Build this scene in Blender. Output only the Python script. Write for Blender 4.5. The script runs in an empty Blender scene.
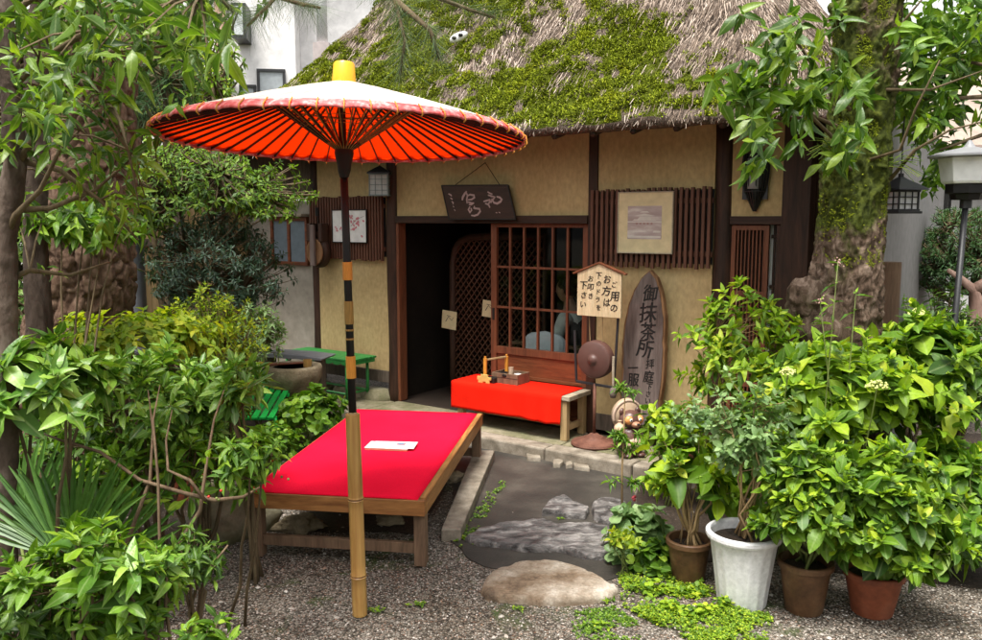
import bpy, bmesh, math, random
import numpy as np
from mathutils import Vector, Matrix, noise

# ------------------------------------------------------------------ camera, world, sun, exposure
SC = bpy.context.scene
COL = SC.collection
FPX, CX, CY, CAMH = 830.0, 491.0, 320.0, 1.75
PITCH = math.atan(100 / 830.0)
cam_d = bpy.data.cameras.new('camera')
cam = bpy.data.objects.new('camera', cam_d)
COL.objects.link(cam)
cam.location = (0, 0, CAMH)
cam.rotation_euler = (math.pi / 2 - PITCH, 0, 0)
cam_d.sensor_width = 36
cam_d.lens = 36 * FPX / 982
cam_d.clip_start = 0.05
cam_d.clip_end = 500
SC.camera = cam

SUN_EL, SUN_AZ = math.radians(70), math.radians(205)      # azimuth clockwise from +Y: light from behind-left of the camera
world = bpy.data.worlds.new('World')
SC.world = world
world.use_nodes = True
wn = world.node_tree
wn.nodes.clear()
sky = wn.nodes.new('ShaderNodeTexSky')
sky.sky_type = 'NISHITA'
sky.sun_disc = False
sky.sun_elevation = SUN_EL
sky.sun_rotation = SUN_AZ
sky.dust_density = 4
sky.air_density = 1.0
hs = wn.nodes.new('ShaderNodeHueSaturation')
hs.inputs['Saturation'].default_value = 0.05
hs.inputs['Value'].default_value = 1.0
bg = wn.nodes.new('ShaderNodeBackground')
bg.inputs['Strength'].default_value = 0.088
wo = wn.nodes.new('ShaderNodeOutputWorld')
wn.links.new(sky.outputs[0], hs.inputs['Color'])
wn.links.new(hs.outputs[0], bg.inputs['Color'])
wn.links.new(bg.outputs[0], wo.inputs['Surface'])

sun_d = bpy.data.lights.new('sun', 'SUN')
sun_d.energy = 1.5
sun_d.angle = math.radians(20)
sun_d.color = (1.0, 0.96, 0.88)
sun = bpy.data.objects.new('sun', sun_d)
COL.objects.link(sun)
sdir = Vector((math.sin(SUN_AZ) * math.cos(SUN_EL), math.cos(SUN_AZ) * math.cos(SUN_EL), math.sin(SUN_EL)))
sun.rotation_euler = sdir.to_track_quat('Z', 'Y').to_euler()

SC.view_settings.view_transform = 'Standard'
SC.view_settings.look = 'None'
SC.view_settings.exposure = 2.0
SC.view_settings.gamma = 1
SC.render.engine = 'CYCLES'
SC.cycles.max_bounces = 6
SC.cycles.transparent_max_bounces = 12

# ------------------------------------------------------------------ measuring helpers (photo pixel -> metres)
FW = np.array([0, math.cos(PITCH), -math.sin(PITCH)])
UPV = np.array([0, math.sin(PITCH), math.cos(PITCH)])
C0 = np.array([0, 0, CAMH])
def ray(x, y):
    return np.array([(x - CX) / FPX, 0, 0]) + FW - UPV * (y - CY) / FPX
def P(x, y, z=0.0):
    r = ray(x, y); return C0 + r * ((z - CAMH) / r[2])
def Q(x, y, d):
    r = ray(x, y); return C0 + r * (d / r[1])
HP0 = P(398, 400, 0.1)
HU = np.array([1181.0, -836.0, 0]); HU /= np.linalg.norm(HU)
HN = np.array([HU[1], -HU[0], 0])
HROT = math.atan2(HU[1], HU[0])
def W(x, y, t=0.0):               # pixel -> (s, z) on the plane t metres in front of the tea house wall
    r = ray(x, y); q = HP0 + HN * t; k = ((q - C0) @ HN) / (r @ HN); w = C0 + r * k
    return (w - HP0) @ HU, w[2]
def HW(s, t, z):                  # house coordinates -> world
    w = HP0 + HU * s + HN * t; return Vector((w[0], w[1], z))

# ------------------------------------------------------------------ materials
def clampc(c): return tuple(c) + (1,) if len(c) == 3 else tuple(c)
class Mat:
    def __init__(s, name):
        s.m = bpy.data.materials.new(name); s.m.use_nodes = True
        s.t = s.m.node_tree; s.n = s.t.nodes; s.b = s.n['Principled BSDF']; s.o = s.n['Material Output']
    def node(s, t, **kw):
        n = s.n.new(t)
        for k, v in kw.items():
            if k in n.inputs: n.inputs[k].default_value = v
            else: setattr(n, k, v)
        return n
    def link(s, a, b): s.t.links.new(a, b)
    def coord(s, scale=(1, 1, 1), which='Object'):
        tc = s.n.new('ShaderNodeTexCoord'); mp = s.n.new('ShaderNodeMapping')
        mp.inputs['Scale'].default_value = scale; s.link(tc.outputs[which], mp.inputs['Vector']); return mp.outputs[0]
    def noise(s, vec, scale, detail=4, rough=.55, dist=0):
        n = s.node('ShaderNodeTexNoise'); n.inputs['Scale'].default_value = scale
        n.inputs['Detail'].default_value = detail; n.inputs['Roughness'].default_value = rough; n.inputs['Distortion'].default_value = dist
        s.link(vec, n.inputs['Vector']); return n.outputs['Fac']
    def ramp(s, fac, stops):
        r = s.n.new('ShaderNodeValToRGB'); e = r.color_ramp.elements
        while len(e) < len(stops): e.new(0.5)
        for i, (p, c) in enumerate(stops): e[i].position = p; e[i].color = clampc(c)
        s.link(fac, r.inputs[0]); return r.outputs[0]
    def mix(s, fac, a, b, mode='MIX'):
        m = s.n.new('ShaderNodeMix'); m.data_type = 'RGBA'; m.blend_type = mode
        for sock, v in ((m.inputs[0], fac), (m.inputs[6], a), (m.inputs[7], b)):
            if isinstance(v, (int, float)): sock.default_value = v
            elif isinstance(v, tuple): sock.default_value = clampc(v)
            else: s.link(v, sock)
        return m.outputs[2]
    def bump(s, h, strength=.3, dist=.01):
        b = s.n.new('ShaderNodeBump'); b.inputs['Strength'].default_value = strength; b.inputs['Distance'].default_value = dist
        s.link(h, b.inputs['Height']); s.link(b.outputs[0], s.b.inputs['Normal'])
    def base(s, c, rough=.6, spec=.3):
        if isinstance(c, tuple): s.b.inputs['Base Color'].default_value = clampc(c)
        else: s.link(c, s.b.inputs['Base Color'])
        s.b.inputs['Roughness'].default_value = rough; s.b.inputs['Specular IOR Level'].default_value = spec; return s

def speck(name, stops, scale=8, stretch=(1, 1, 1), rough=.7, spec=.3, bump=.25, bd=.006, detail=6, dist=0, which='Object', fine=6):
    m = Mat(name); v = m.coord(stretch, which)
    n1 = m.noise(v, scale, detail, .6, dist); n2 = m.noise(v, scale * fine, 4, .6)
    c = m.ramp(n1, stops)
    d = m.ramp(n2, [(.3, (.72, .72, .72)), (.7, (1, 1, 1))])
    m.base(m.mix(1.0, c, d, 'MULTIPLY'), rough, spec)
    if bump:
        a = m.n.new('ShaderNodeMath'); a.operation = 'ADD'; m.link(n1, a.inputs[0]); m.link(n2, a.inputs[1]); m.bump(a.outputs[0], bump, bd)
    return m.m
def wood(name, c1, c2, axis='z', rough=.6, spec=.3, sc=7, bump=.35):
    st = {'x': (.12, 1, 1), 'y': (1, .12, 1), 'z': (1, 1, .12)}[axis]
    return speck(name, [(.28, c1), (.5, tuple((a + b) / 2 for a, b in zip(c1, c2))), (.72, c2)], sc * 3, st, rough, spec, bump, .004, 8, .8)
def leafmat(name, cols, trans=.35, rough=.38, spec=.45, vein=.35, tcol=None):
    """leaf: colour differs from leaf to leaf, pale midrib, light shines through"""
    m = Mat(name)
    g = m.n.new('ShaderNodeNewGeometry')
    k = len(cols)
    c = m.ramp(g.outputs['Random Per Island'], [(i / max(1, k - 1), cc) for i, cc in enumerate(cols)])
    uv = m.n.new('ShaderNodeUVMap'); sp = m.n.new('ShaderNodeSeparateXYZ'); m.link(uv.outputs[0], sp.inputs[0])
    if vein:
        a = m.n.new('ShaderNodeMath'); a.operation = 'ABSOLUTE'; m.link(sp.outputs[1], a.inputs[0])
        lt = m.n.new('ShaderNodeMapRange'); lt.inputs['From Min'].default_value = .02; lt.inputs['From Max'].default_value = .16
        lt.inputs['To Min'].default_value = vein; lt.inputs['To Max'].default_value = 0; m.link(a.outputs[0], lt.inputs['Value'])
        # side veins
        w = m.n.new('ShaderNodeMath'); w.operation = 'MULTIPLY_ADD'; m.link(sp.outputs[0], w.inputs[0]); w.inputs[1].default_value = 9
        nb = m.n.new('ShaderNodeMath'); nb.operation = 'MULTIPLY'; m.link(a.outputs[0], nb.inputs[0]); nb.inputs[1].default_value = -1.2
        m.link(nb.outputs[0], w.inputs[2])
        fr = m.n.new('ShaderNodeMath'); fr.operation = 'PINGPONG'; fr.inputs[1].default_value = .5; m.link(w.outputs[0], fr.inputs[0])
        m.bump(fr.outputs[0], .16, .003)
        lightc = m.mix(.55, c, (.62, .72, .35))
        c = m.mix(lt.outputs[0], c, lightc)
    no = m.noise(m.coord((1, 1, 1)), 35, 3)
    c = m.mix(1.0, c, m.ramp(no, [(.3, (.78, .78, .78)), (.7, (1.08, 1.08, 1.08))]), 'MULTIPLY')
    m.base(c, rough, spec)
    tr = m.n.new('ShaderNodeBsdfTranslucent')
    tc = m.mix(1.0, c, tcol or (1.5, 1.55, .55), 'MULTIPLY'); m.link(tc, tr.inputs['Color'])
    mx = m.n.new('ShaderNodeMixShader'); mx.inputs[0].default_value = trans
    m.link(m.b.outputs[0], mx.inputs[1]); m.link(tr.outputs[0], mx.inputs[2]); m.link(mx.outputs[0], m.o.inputs['Surface'])
    return m.m
def plain(name, c, rough=.5, spec=.4, metal=0):
    m = Mat(name); v = m.coord(); n = m.noise(v, 14, 5)
    m.base(m.mix(1.0, c, m.ramp(n, [(.3, (.82, .82, .82)), (.7, (1.05, 1.05, 1.05))]), 'MULTIPLY'), rough, spec)
    m.b.inputs['Metallic'].default_value = metal
    m.bump(n, .08, .004); return m.m

M = {}
M['plaster'] = speck('ochre_plaster', [(.22, (.36, .245, .11)), (.42, (.48, .345, .165)), (.62, (.54, .40, .20)), (.8, (.60, .47, .26))], 1.7, (1, 1, .55), .9, .1, .2, .005, 10, .5, fine=20)
M['grey_plaster'] = speck('grey_plaster', [(.25, (.30, .26, .21)), (.75, (.40, .36, .30))], 2.0, (1, 1, 1), .9, .1, .12, .003)
M['post'] = wood('dark_post_wood', (.014, .007, .004), (.075, .032, .017), 'z', .6, .3)
M['post_x'] = wood('dark_beam_wood', (.014, .007, .004), (.065, .028, .015), 'x', .6, .3)
M['red_wood'] = wood('reddish_lattice_wood', (.10, .032, .014), (.24, .080, .034), 'z', .55, .35)
M['red_wood_x'] = wood('reddish_board_wood', (.11, .032, .013), (.27, .085, .032), 'x', .5, .35)
M['slat'] = wood('slat_wood', (.085, .032, .018), (.17, .072, .042), 'z', .6, .3)
M['old_board'] = wood('weathered_board', (.07, .055, .042), (.17, .13, .10), 'z', .8, .2)
M['bench_wood'] = wood('honey_bench_wood', (.16, .055, .016), (.50, .235, .075), 'x', .55, .3)
M['bench_edge'] = wood('bench_edge_wood', (.20, .07, .02), (.56, .28, .085), 'y', .5, .3)
M['bench_leg'] = wood('bench_leg_wood', (.11, .065, .04), (.25, .155, .095), 'z', .65, .25)
M['pale_wood'] = wood('pale_grey_wood', (.30, .24, .17), (.50, .42, .31), 'x', .7, .2)
M['tan_wood'] = wood('tan_wood', (.36, .24, .11), (.52, .37, .19), 'z', .6, .3)
M['sign_wood'] = wood('sign_board_wood', (.50, .36, .20), (.70, .55, .35), 'z', .6, .25)
M['dark_sign'] = wood('dark_sign_board', (.03, .014, .008), (.065, .03, .018), 'x', .5, .35)
M['slab_wood'] = wood('grey_slab_wood', (.075, .05, .042), (.24, .185, .165), 'z', .75, .2, 4)
M['slab_bark'] = wood('slab_bark', (.10, .045, .02), (.32, .17, .08), 'z', .8, .2)
M['bamboo'] = None
M['ink'] = plain('black_ink', (.012, .011, .010), .5)
M['black'] = plain('black_lacquer', (.010, .009, .009), .45, .3)
M['black_metal'] = plain('black_metal', (.02, .02, .022), .45, .5)
M['iron'] = plain('brown_iron', (.10, .045, .035), .45, .5)
M['rust'] = speck('rusty_iron', [(.3, (.09, .032, .02)), (.7, (.20, .085, .055))], 12, rough=.7)
M['white'] = speck('white_plastic', [(.16, (.45, .41, .35)), (.27, (.73, .72, .72)), (.8, (.80, .80, .82))], 5, rough=.4, spec=.5, bump=.05, detail=10, fine=10)
M['paper'] = plain('white_paper', (.78, .77, .74), .8, .1)
M['cream'] = plain('cream_mount', (.66, .54, .32), .8, .1)
M['gold'] = plain('gold_lacquer', (.85, .42, .01), .35, .5)
M['rattan'] = wood('orange_rattan', (.55, .20, .02), (.78, .34, .05), 'z', .5, .4, 14)
M['dark_gold'] = wood('dull_gold_binding', (.18, .10, .02), (.42, .25, .06), 'z', .5, .4, 14)
M['green_paint'] = speck('green_paint', [(.3, (.018, .16, .03)), (.7, (.03, .26, .05))], 10, rough=.45, spec=.5, bump=.1)
M['bright_green'] = speck('bright_green_paint', [(.3, (.012, .42, .06)), (.7, (.02, .58, .10))], 10, rough=.4, spec=.5, bump=.1)
M['terracotta'] = speck('terracotta', [(.3, (.16, .045, .022)), (.5, (.26, .075, .035)), (.8, (.34, .13, .075))], 6, rough=.55)
M['brown_pot'] = speck('brown_glazed_pot', [(.25, (.05, .028, .014)), (.5, (.12, .06, .028)), (.8, (.20, .12, .06))], 9, rough=.5)
M['red_glaze'] = speck('red_brown_glaze', [(.3, (.10, .02, .012)), (.7, (.20, .04, .022))], 6, rough=.3, spec=.6)
M['soil'] = speck('soil', [(.3, (.018, .012, .008)), (.7, (.06, .04, .026))], 40, bump=.8, bd=.01)
M['granite'] = speck('granite', [(.28, (.11, .09, .065)), (.5, (.25, .21, .16)), (.75, (.42, .37, .30))], 9, rough=.75, fine=14)
M['mossy_stone'] = speck('mossy_stone', [(.25, (.085, .095, .03)), (.48, (.19, .17, .10)), (.75, (.34, .29, .21))], 5, rough=.85, bump=.5, fine=9)
M['slate'] = speck('dark_slate', [(.36, (.035, .031, .030)), (.5, (.13, .118, .112)), (.66, (.36, .335, .315))], 9, (1, 2.0, 1), .45, .5, .8, .015, 12, .5)
M['river_stone'] = speck('brown_river_stone', [(.32, (.06, .038, .024)), (.44, (.20, .14, .09)), (.58, (.33, .27, .205)), (.72, (.52, .47, .40))], 5.0, rough=.75, bump=.7, detail=10, fine=16)
M['basin_stone'] = speck('basin_stone', [(.25, (.12, .09, .05)), (.5, (.27, .21, .13)), (.8, (.46, .38, .26))], 9, rough=.85, bump=.7, bd=.012)
M['water'] = plain('dark_water', (.01, .012, .012), .04, .8)
M['felt'] = speck('magenta_red_felt', [(.3, (.80, .006, .035)), (.7, (.88, .009, .045))], 3, rough=.95, spec=.05, bump=.15, bd=.001, fine=90)
M['red_cloth'] = speck('orange_red_cloth', [(.3, (.74, .012, .003)), (.7, (.84, .016, .004))], 3, rough=.9, spec=.08, bump=.1, bd=.002, fine=60)
M['stem'] = wood('twig_bark', (.08, .055, .03), (.20, .15, .085), 'z', .8, .2)
M['green_stem'] = plain('green_stem', (.16, .20, .05), .6)
M['tan_stem'] = plain('tan_stem', (.34, .23, .11), .7)
def bamboo_mat():
    m = Mat('bamboo_yellow'); v = m.coord((1, 1, .25))
    n = m.noise(v, 9, 6, .6, .5)
    n2 = m.noise(m.coord((3, 3, .12)), 22, 5); ad = m.n.new('ShaderNodeMath'); ad.operation = 'MULTIPLY_ADD'; ad.inputs[1].default_value = .45; m.link(n2, ad.inputs[0]); sc2 = m.n.new('ShaderNodeMath'); sc2.operation = 'MULTIPLY'; sc2.inputs[1].default_value = .6; m.link(n, sc2.inputs[0]); m.link(sc2.outputs[0], ad.inputs[2]); n = ad.outputs[0]
    c = m.ramp(n, [(.25, (.10, .045, .015)), (.42, (.30, .15, .04)), (.6, (.44, .26, .08)), (.8, (.55, .38, .15))])
    m.base(c, .35, .5); m.bump(n, .08, .003); return m.m
M['bamboo'] = bamboo_mat()

# ------------------------------------------------------------------ mesh builder
class MB:
    def __init__(s): s.v = []; s.f = []; s.mi = []; s.n = 0
    def add(s, vs, fs, mi=0):
        o = s.n; s.v.extend([tuple(v) for v in vs]); s.n += len(vs)
        s.f.extend([tuple(i + o for i in f) for f in fs]); s.mi.extend([mi] * len(fs)); return s
    def box(s, x0, x1, y0, y1, z0, z1, mi=0, M=None):
        vs = [Vector((x, y, z)) for z in (z0, z1) for y in (y0, y1) for x in (x0, x1)]
        if M is not None: vs = [M @ v for v in vs]
        return s.add(vs, [(0, 2, 3, 1), (4, 5, 7, 6), (0, 1, 5, 4), (2, 6, 7, 3), (0, 4, 6, 2), (1, 3, 7, 5)], mi)
    def bar(s, a, b, w, h, mi=0, up=(0, 0, 1)):
        a = Vector(a); b = Vector(b); d = b - a; L = d.length; d.normalize(); u = Vector(up)
        x = d.cross(u)
        if x.length < 1e-4: x = d.cross(Vector((1, 0, 0)))
        x.normalize(); y = x.cross(d)
        R = Matrix((x, d, y)).transposed().to_4x4(); R.translation = a
        return s.box(-w / 2, w / 2, 0, L, -h / 2, h / 2, mi, R)
    def tube(s, path, rad, n=8, mi=0, cap=True, wob=0, seed=0):
        path = [Vector(p) for p in path]; k = len(path)
        if not hasattr(rad, '__len__'): rad = [rad] * k
        vs = []; pu = None
        for i, p in enumerate(path):
            d = (path[min(i + 1, k - 1)] - path[max(i - 1, 0)])
            if d.length < 1e-9: d = Vector((0, 0, 1))
            d.normalize()
            if pu is None:
                pu = d.cross(Vector((0, 0, 1)))
                if pu.length < .1: pu = d.cross(Vector((1, 0, 0)))
            u = (pu - d * pu.dot(d)).normalized(); pu = u; w = d.cross(u)
            for j in range(n):
                a = 2 * math.pi * j / n; r = rad[i]
                if wob: r *= 1 + wob * noise.noise(Vector((math.cos(a) * 1.5 + seed, math.sin(a) * 1.5, i * .35 + seed)))
                vs.append(p + (u * math.cos(a) + w * math.sin(a)) * r)
        fs = [(i * n + j, i * n + (j + 1) % n, (i + 1) * n + (j + 1) % n, (i + 1) * n + j) for i in range(k - 1) for j in range(n)]
        if cap: fs += [tuple(range(n))[::-1], tuple((k - 1) * n + j for j in range(n))]
        return s.add(vs, fs, mi)
    def lathe(s, prof, n=24, c=(0, 0, 0), mi=0, sides=None):
        vs = []
        for r, z in prof:
            for j in range(n):
                a = 2 * math.pi * (j + .5) / n; q = r
                if sides: q = r * math.cos(math.pi / sides) / math.cos((a % (2 * math.pi / sides)) - math.pi / sides)
                vs.append((c[0] + q * math.cos(a), c[1] + q * math.sin(a), c[2] + z))
        k = len(prof)
        fs = [(i * n + j, i * n + (j + 1) % n, (i + 1) * n + (j + 1) % n, (i + 1) * n + j) for i in range(k - 1) for j in range(n)]
        if prof[0][0] > 1e-6: fs.append(tuple(range(n))[::-1])
        if prof[-1][0] > 1e-6: fs.append(tuple((k - 1) * n + j for j in range(n)))
        return s.add(vs, fs, mi)
    def prism(s, pts, d0, d1, M=None, mi=0):      # polygon in local XZ, extruded along local Y
        n = len(pts); vs = [Vector((x, d, z)) for d in (d0, d1) for x, z in pts]
        if M is not None: vs = [M @ v for v in vs]
        return s.add(vs, [tuple(range(n)), tuple(range(2 * n - 1, n - 1, -1))] + [(i, i + n, (i + 1) % n + n, (i + 1) % n) for i in range(n)], mi)
    def rock(s, c, r, seed=0, amp=.18, sub=3, flat=None, freq=1.3, mi=0, rz=0):
        bm = bmesh.new(); bmesh.ops.create_icosphere(bm, subdivisions=sub, radius=1)
        o = Vector((seed * 7.3, seed * 3.1, seed)); vs = []
        R = Matrix.Rotation(rz, 3, 'Z')
        for v in bm.verts:
            p = v.co.copy(); k = 1 + amp * (noise.fractal(p * freq + o, 1.0, 2.0, 5) + .6 * noise.cell(p * 1.2 + o) - .3)
            q = Vector((p.x * r[0] * k, p.y * r[1] * k, p.z * r[2] * (1 + (k - 1) * .5)))
            if flat is not None: q.z = min(q.z, flat * r[2] + .02 * noise.noise(p * 3 + o) * r[0])
            vs.append(R @ q + Vector(c))
        fs = [tuple(v.index for v in f.verts) for f in bm.faces]; bm.free()
        return s.add(vs, fs, mi)
    def build(s, name, mats, parent=None, smooth=False, bevel=0, autos=None):
        me = bpy.data.meshes.new(name); me.from_pydata(s.v, [], s.f)
        if not isinstance(mats, (list, tuple)): mats = [mats]
        for m in mats: me.materials.append(m)
        me.polygons.foreach_set('material_index', s.mi)
        if smooth: me.polygons.foreach_set('use_smooth', [True] * len(s.f))
        me.validate(); me.update()
        if not smooth or autos:
            bm = bmesh.new(); bm.from_mesh(me); bmesh.ops.recalc_face_normals(bm, faces=bm.faces); bm.to_mesh(me); bm.free()
        if autos: me.set_sharp_from_angle(angle=math.radians(autos))
        o = bpy.data.objects.new(name, me); COL.objects.link(o)
        if parent is not None: o.parent = parent
        if bevel:
            b = o.modifiers.new('bevel', 'BEVEL'); b.width = bevel; b.segments = 2; b.limit_method = 'ANGLE'
        return o
def tag(o, label, cat=None, group=None, kind=None):
    if label: o['label'] = label
    if cat: o['category'] = cat
    if group: o['group'] = group
    if kind: o['kind'] = kind
    return o
def thing(name, label, cat, loc=(0, 0, 0), rz=0, group=None):
    o = bpy.data.objects.new(name, None); COL.objects.link(o); o.location = loc; o.rotation_euler = (0, 0, rz); o.empty_display_size = .1
    return tag(o, label, cat, group)
def house_thing(name, label, cat, s, t, z, group=None):
    return thing(name, label, cat, HW(s, t, z), HROT, group)

def text_into(mb, items, y, mi=0, depth=.002):
    """items: (char, x, z, size, rot); flat lettering in the local XZ plane facing -Y"""
    c = bpy.data.curves.new('tmp', 'FONT'); c.resolution_u = 3; c.align_x = 'CENTER'; c.align_y = 'CENTER'
    o = bpy.data.objects.new('tmp', c); COL.objects.link(o)
    for ch, x, z, size, rot in items:
        c.body = ch; c.size = 1; c.offset = 0; c.extrude = 0
        dg = bpy.context.evaluated_depsgraph_get(); dg.update()
        ev = o.evaluated_get(dg); me = ev.to_mesh()
        vs = [v.co.copy() for v in me.vertices]; fs = [tuple(p.vertices) for p in me.polygons]
        ev.to_mesh_clear()
        if not vs: continue
        cx = (min(v.x for v in vs) + max(v.x for v in vs)) / 2; cz = (min(v.y for v in vs) + max(v.y for v in vs)) / 2
        ca, sa = math.cos(rot), math.sin(rot); out = []
        sx, sz = size if isinstance(size, tuple) else (size, size)
        for v in vs:
            a, b = (v.x - cx), (v.y - cz)
            a += .05 * noise.noise(Vector((a * 2.2 + x * 9, b * 2.2, z * 7))); b += .05 * noise.noise(Vector((a * 2.2, b * 2.2 + 5, z * 7)))
            a += b * .12
            out.append((x + (a * ca - b * sa) * sx, y, z + (a * sa + b * ca) * sz))
        for kk, dxx in enumerate((0, .022, -.022)):
            mb.add([(a_ + dxx * sx, b_ - kk * .0003, c_ + dxx * .4 * sz) for a_, b_, c_ in out], fs, mi)
    bpy.data.objects.remove(o); bpy.data.curves.remove(c)
def stroke(mb, pts, w, y, mi=0):
    """brush stroke: a ribbon through pts (x, z) with widths w"""
    n = len(pts); vs = []
    for i, (x, z) in enumerate(pts):
        a = pts[max(0, i - 1)]; b = pts[min(n - 1, i + 1)]; dx, dz = b[0] - a[0], b[1] - a[1]; L = math.hypot(dx, dz) or 1
        k = w[i] / 2 if hasattr(w, '__len__') else w / 2 * (1.2 - .7 * i / n)
        vs += [(x - dz / L * k, y, z + dx / L * k), (x + dz / L * k, y, z - dx / L * k)]
    mb.add(vs, [(2 * i, 2 * i + 1, 2 * i + 3, 2 * i + 2) for i in range(n - 1)], mi)

# ------------------------------------------------------------------ leaves
def leaf_tmpl(kind, st=5, curl=.25, fold=.25, bend=0, wave=0, skew=0):
    xs = np.linspace(0, 1, st)
    prof = {'lance': lambda x: np.sin(np.pi * x ** .8) ** 1.1, 'ovate': lambda x: np.sin(np.pi * x ** .62) ** .8, 'broad': lambda x: np.sin(np.pi * x ** .72) ** .62, 'round': lambda x: np.sqrt(np.clip(1 - (2 * x - 1) ** 2, 0, 1)),
            'obov': lambda x: np.sin(np.pi * x ** 1.5) ** .8, 'needle': lambda x: 1 - .8 * x, 'blade': lambda x: np.sin(np.pi * np.clip(x, .03, 1) ** .5) ** .6}[kind](xs)
    prof = np.maximum(prof, .03)
    v = []; uv = []
    for x, w in zip(xs, prof):
        z = -curl * x * x
        for sgn in (-1, 0, 1): v.append((x, sgn * w * .5 * (1 + skew * sgn) + bend * x * x, z + abs(sgn) * fold * w * .5 + wave * sgn * math.sin(x * 7) * w * .5)); uv.append((x, sgn * w))
    v = np.array(v); uv = np.array(uv)
    f = []
    for i in range(st - 1):
        a = i * 3; f += [(a, a + 1, a + 4, a + 3), (a + 1, a + 2, a + 5, a + 4)]
    return v, np.array(f), uv
def inst_mesh(name, tmpl, R, T, mat, parent=None, smooth=True):
    n = len(T)
    if isinstance(tmpl, list):
        tvs = np.stack([t[0] for t in tmpl]); tv, tf, tuv = tmpl[0]; pick = np.random.default_rng(n).integers(0, len(tmpl), n)
        V = np.einsum('nij,nvj->nvi', R, tvs[pick]) + T[:, None, :]
    else:
        tv, tf, tuv = tmpl; V = np.einsum('nij,vj->nvi', R, tv) + T[:, None, :]
    nv = len(tv); nf = len(tf); k = tf.shape[1]
    F = (tf[None] + (np.arange(n) * nv)[:, None, None]).reshape(-1)
    me = bpy.data.meshes.new(name)
    me.vertices.add(n * nv); me.vertices.foreach_set('co', V.reshape(-1).astype(np.float32))
    me.loops.add(len(F)); me.loops.foreach_set('vertex_index', F.astype(np.int32))
    me.polygons.add(n * nf); me.polygons.foreach_set('loop_start', (np.arange(n * nf) * k).astype(np.int32))
    try: me.polygons.foreach_set('loop_total', np.full(n * nf, k, dtype=np.int32))
    except Exception: pass
    if tuv is not None:
        uvl = me.uv_layers.new(name='UVMap'); uvl.data.foreach_set('uv', np.tile(tuv[tf.reshape(-1)], (n, 1)).reshape(-1).astype(np.float32))
    if smooth: me.polygons.foreach_set('use_smooth', np.ones(n * nf, dtype=bool))
    me.materials.append(mat); me.update(calc_edges=True)
    o = bpy.data.objects.new(name, me); COL.objects.link(o)
    if parent is not None: o.parent = parent
    return o
def nrm(a): return a / np.maximum(np.linalg.norm(a, axis=-1, keepdims=True), 1e-9)
def frames(ax, up, L, Wd, Hh=None):
    ax = nrm(ax); side = nrm(np.cross(up, ax)); no = np.cross(ax, side)
    L = np.broadcast_to(L, (len(ax),)); Wd = np.broadcast_to(Wd, (len(ax),))
    return np.stack([ax * L[:, None], side * Wd[:, None], no * L[:, None]], axis=2)
def rosettes(tips, dirs, k, L, wr, rng, th=(30, 95), stem=.04, mode='spiral', droop=.25, var=.25):
    """k leaves round each shoot tip -> leaf frames and positions"""
    n = len(tips); dirs = nrm(dirs)
    ref = np.where(np.abs(dirs[:, 2:3]) > .9, np.array([[1., 0, 0]]), np.array([[0, 0, 1.]]))
    e1 = nrm(np.cross(dirs, ref)); e2 = np.cross(dirs, e1)
    i = np.arange(k)
    fr = (i + .5) / k
    if mode == 'spiral': phi = i[None] * 2.39996 + rng.uniform(0, 6.28, (n, 1)) + rng.normal(0, .25, (n, k))
    else: phi = (i // 2)[None] * (np.pi / 2) + (i % 2)[None] * np.pi + rng.uniform(0, 6.28, (n, 1)) + rng.normal(0, .15, (n, k)); fr = ((i // 2) + .5) / math.ceil(k / 2)
    theta = np.radians(th[0] + (th[1] - th[0]) * fr)[None] + rng.normal(0, .15, (n, k))
    rad = e1[:, None] * np.cos(phi)[..., None] + e2[:, None] * np.sin(phi)[..., None]
    ax = dirs[:, None] * np.cos(theta)[..., None] + rad * np.sin(theta)[..., None]
    ax[..., 2] -= droop * rng.uniform(.4, 1.4, (n, k)) * fr[None]
    up = dirs[:, None] * 1.0 + np.array([0, 0, .9]) + rng.normal(0, .25, (n, k, 3))
    pos = tips[:, None] - dirs[:, None] * (stem * fr)[None, :, None]
    size = L * (.55 + .5 * fr)[None] * rng.uniform(1 - var, 1 + var, (n, k))
    ax = ax.reshape(-1, 3); size = size.reshape(-1)
    return frames(ax, up.reshape(-1, 3), size, size * wr), pos.reshape(-1, 3)
def blob(c, r, n, rng, shell=.55, upb=.45, clump=.35, low=-.55):
    """shoot tips in an uneven ellipsoid"""
    d = nrm(rng.normal(size=(n * 2, 3))); d = d[d[:, 2] > low][:n]
    nz = np.array([noise.noise(Vector(x * 2.1 + c[0])) for x in d])
    rr = (shell + (1 - shell) * rng.uniform(0, 1, len(d)) ** .5) * (1 + clump * nz * 1.6)
    tips = np.array(c) + d * rr[:, None] * np.array(r)
    dirs = d * np.array([1, 1, .7]) + np.array([0, 0, upb]) + rng.normal(0, .2, d.shape)
    return tips, nrm(dirs)
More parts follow.
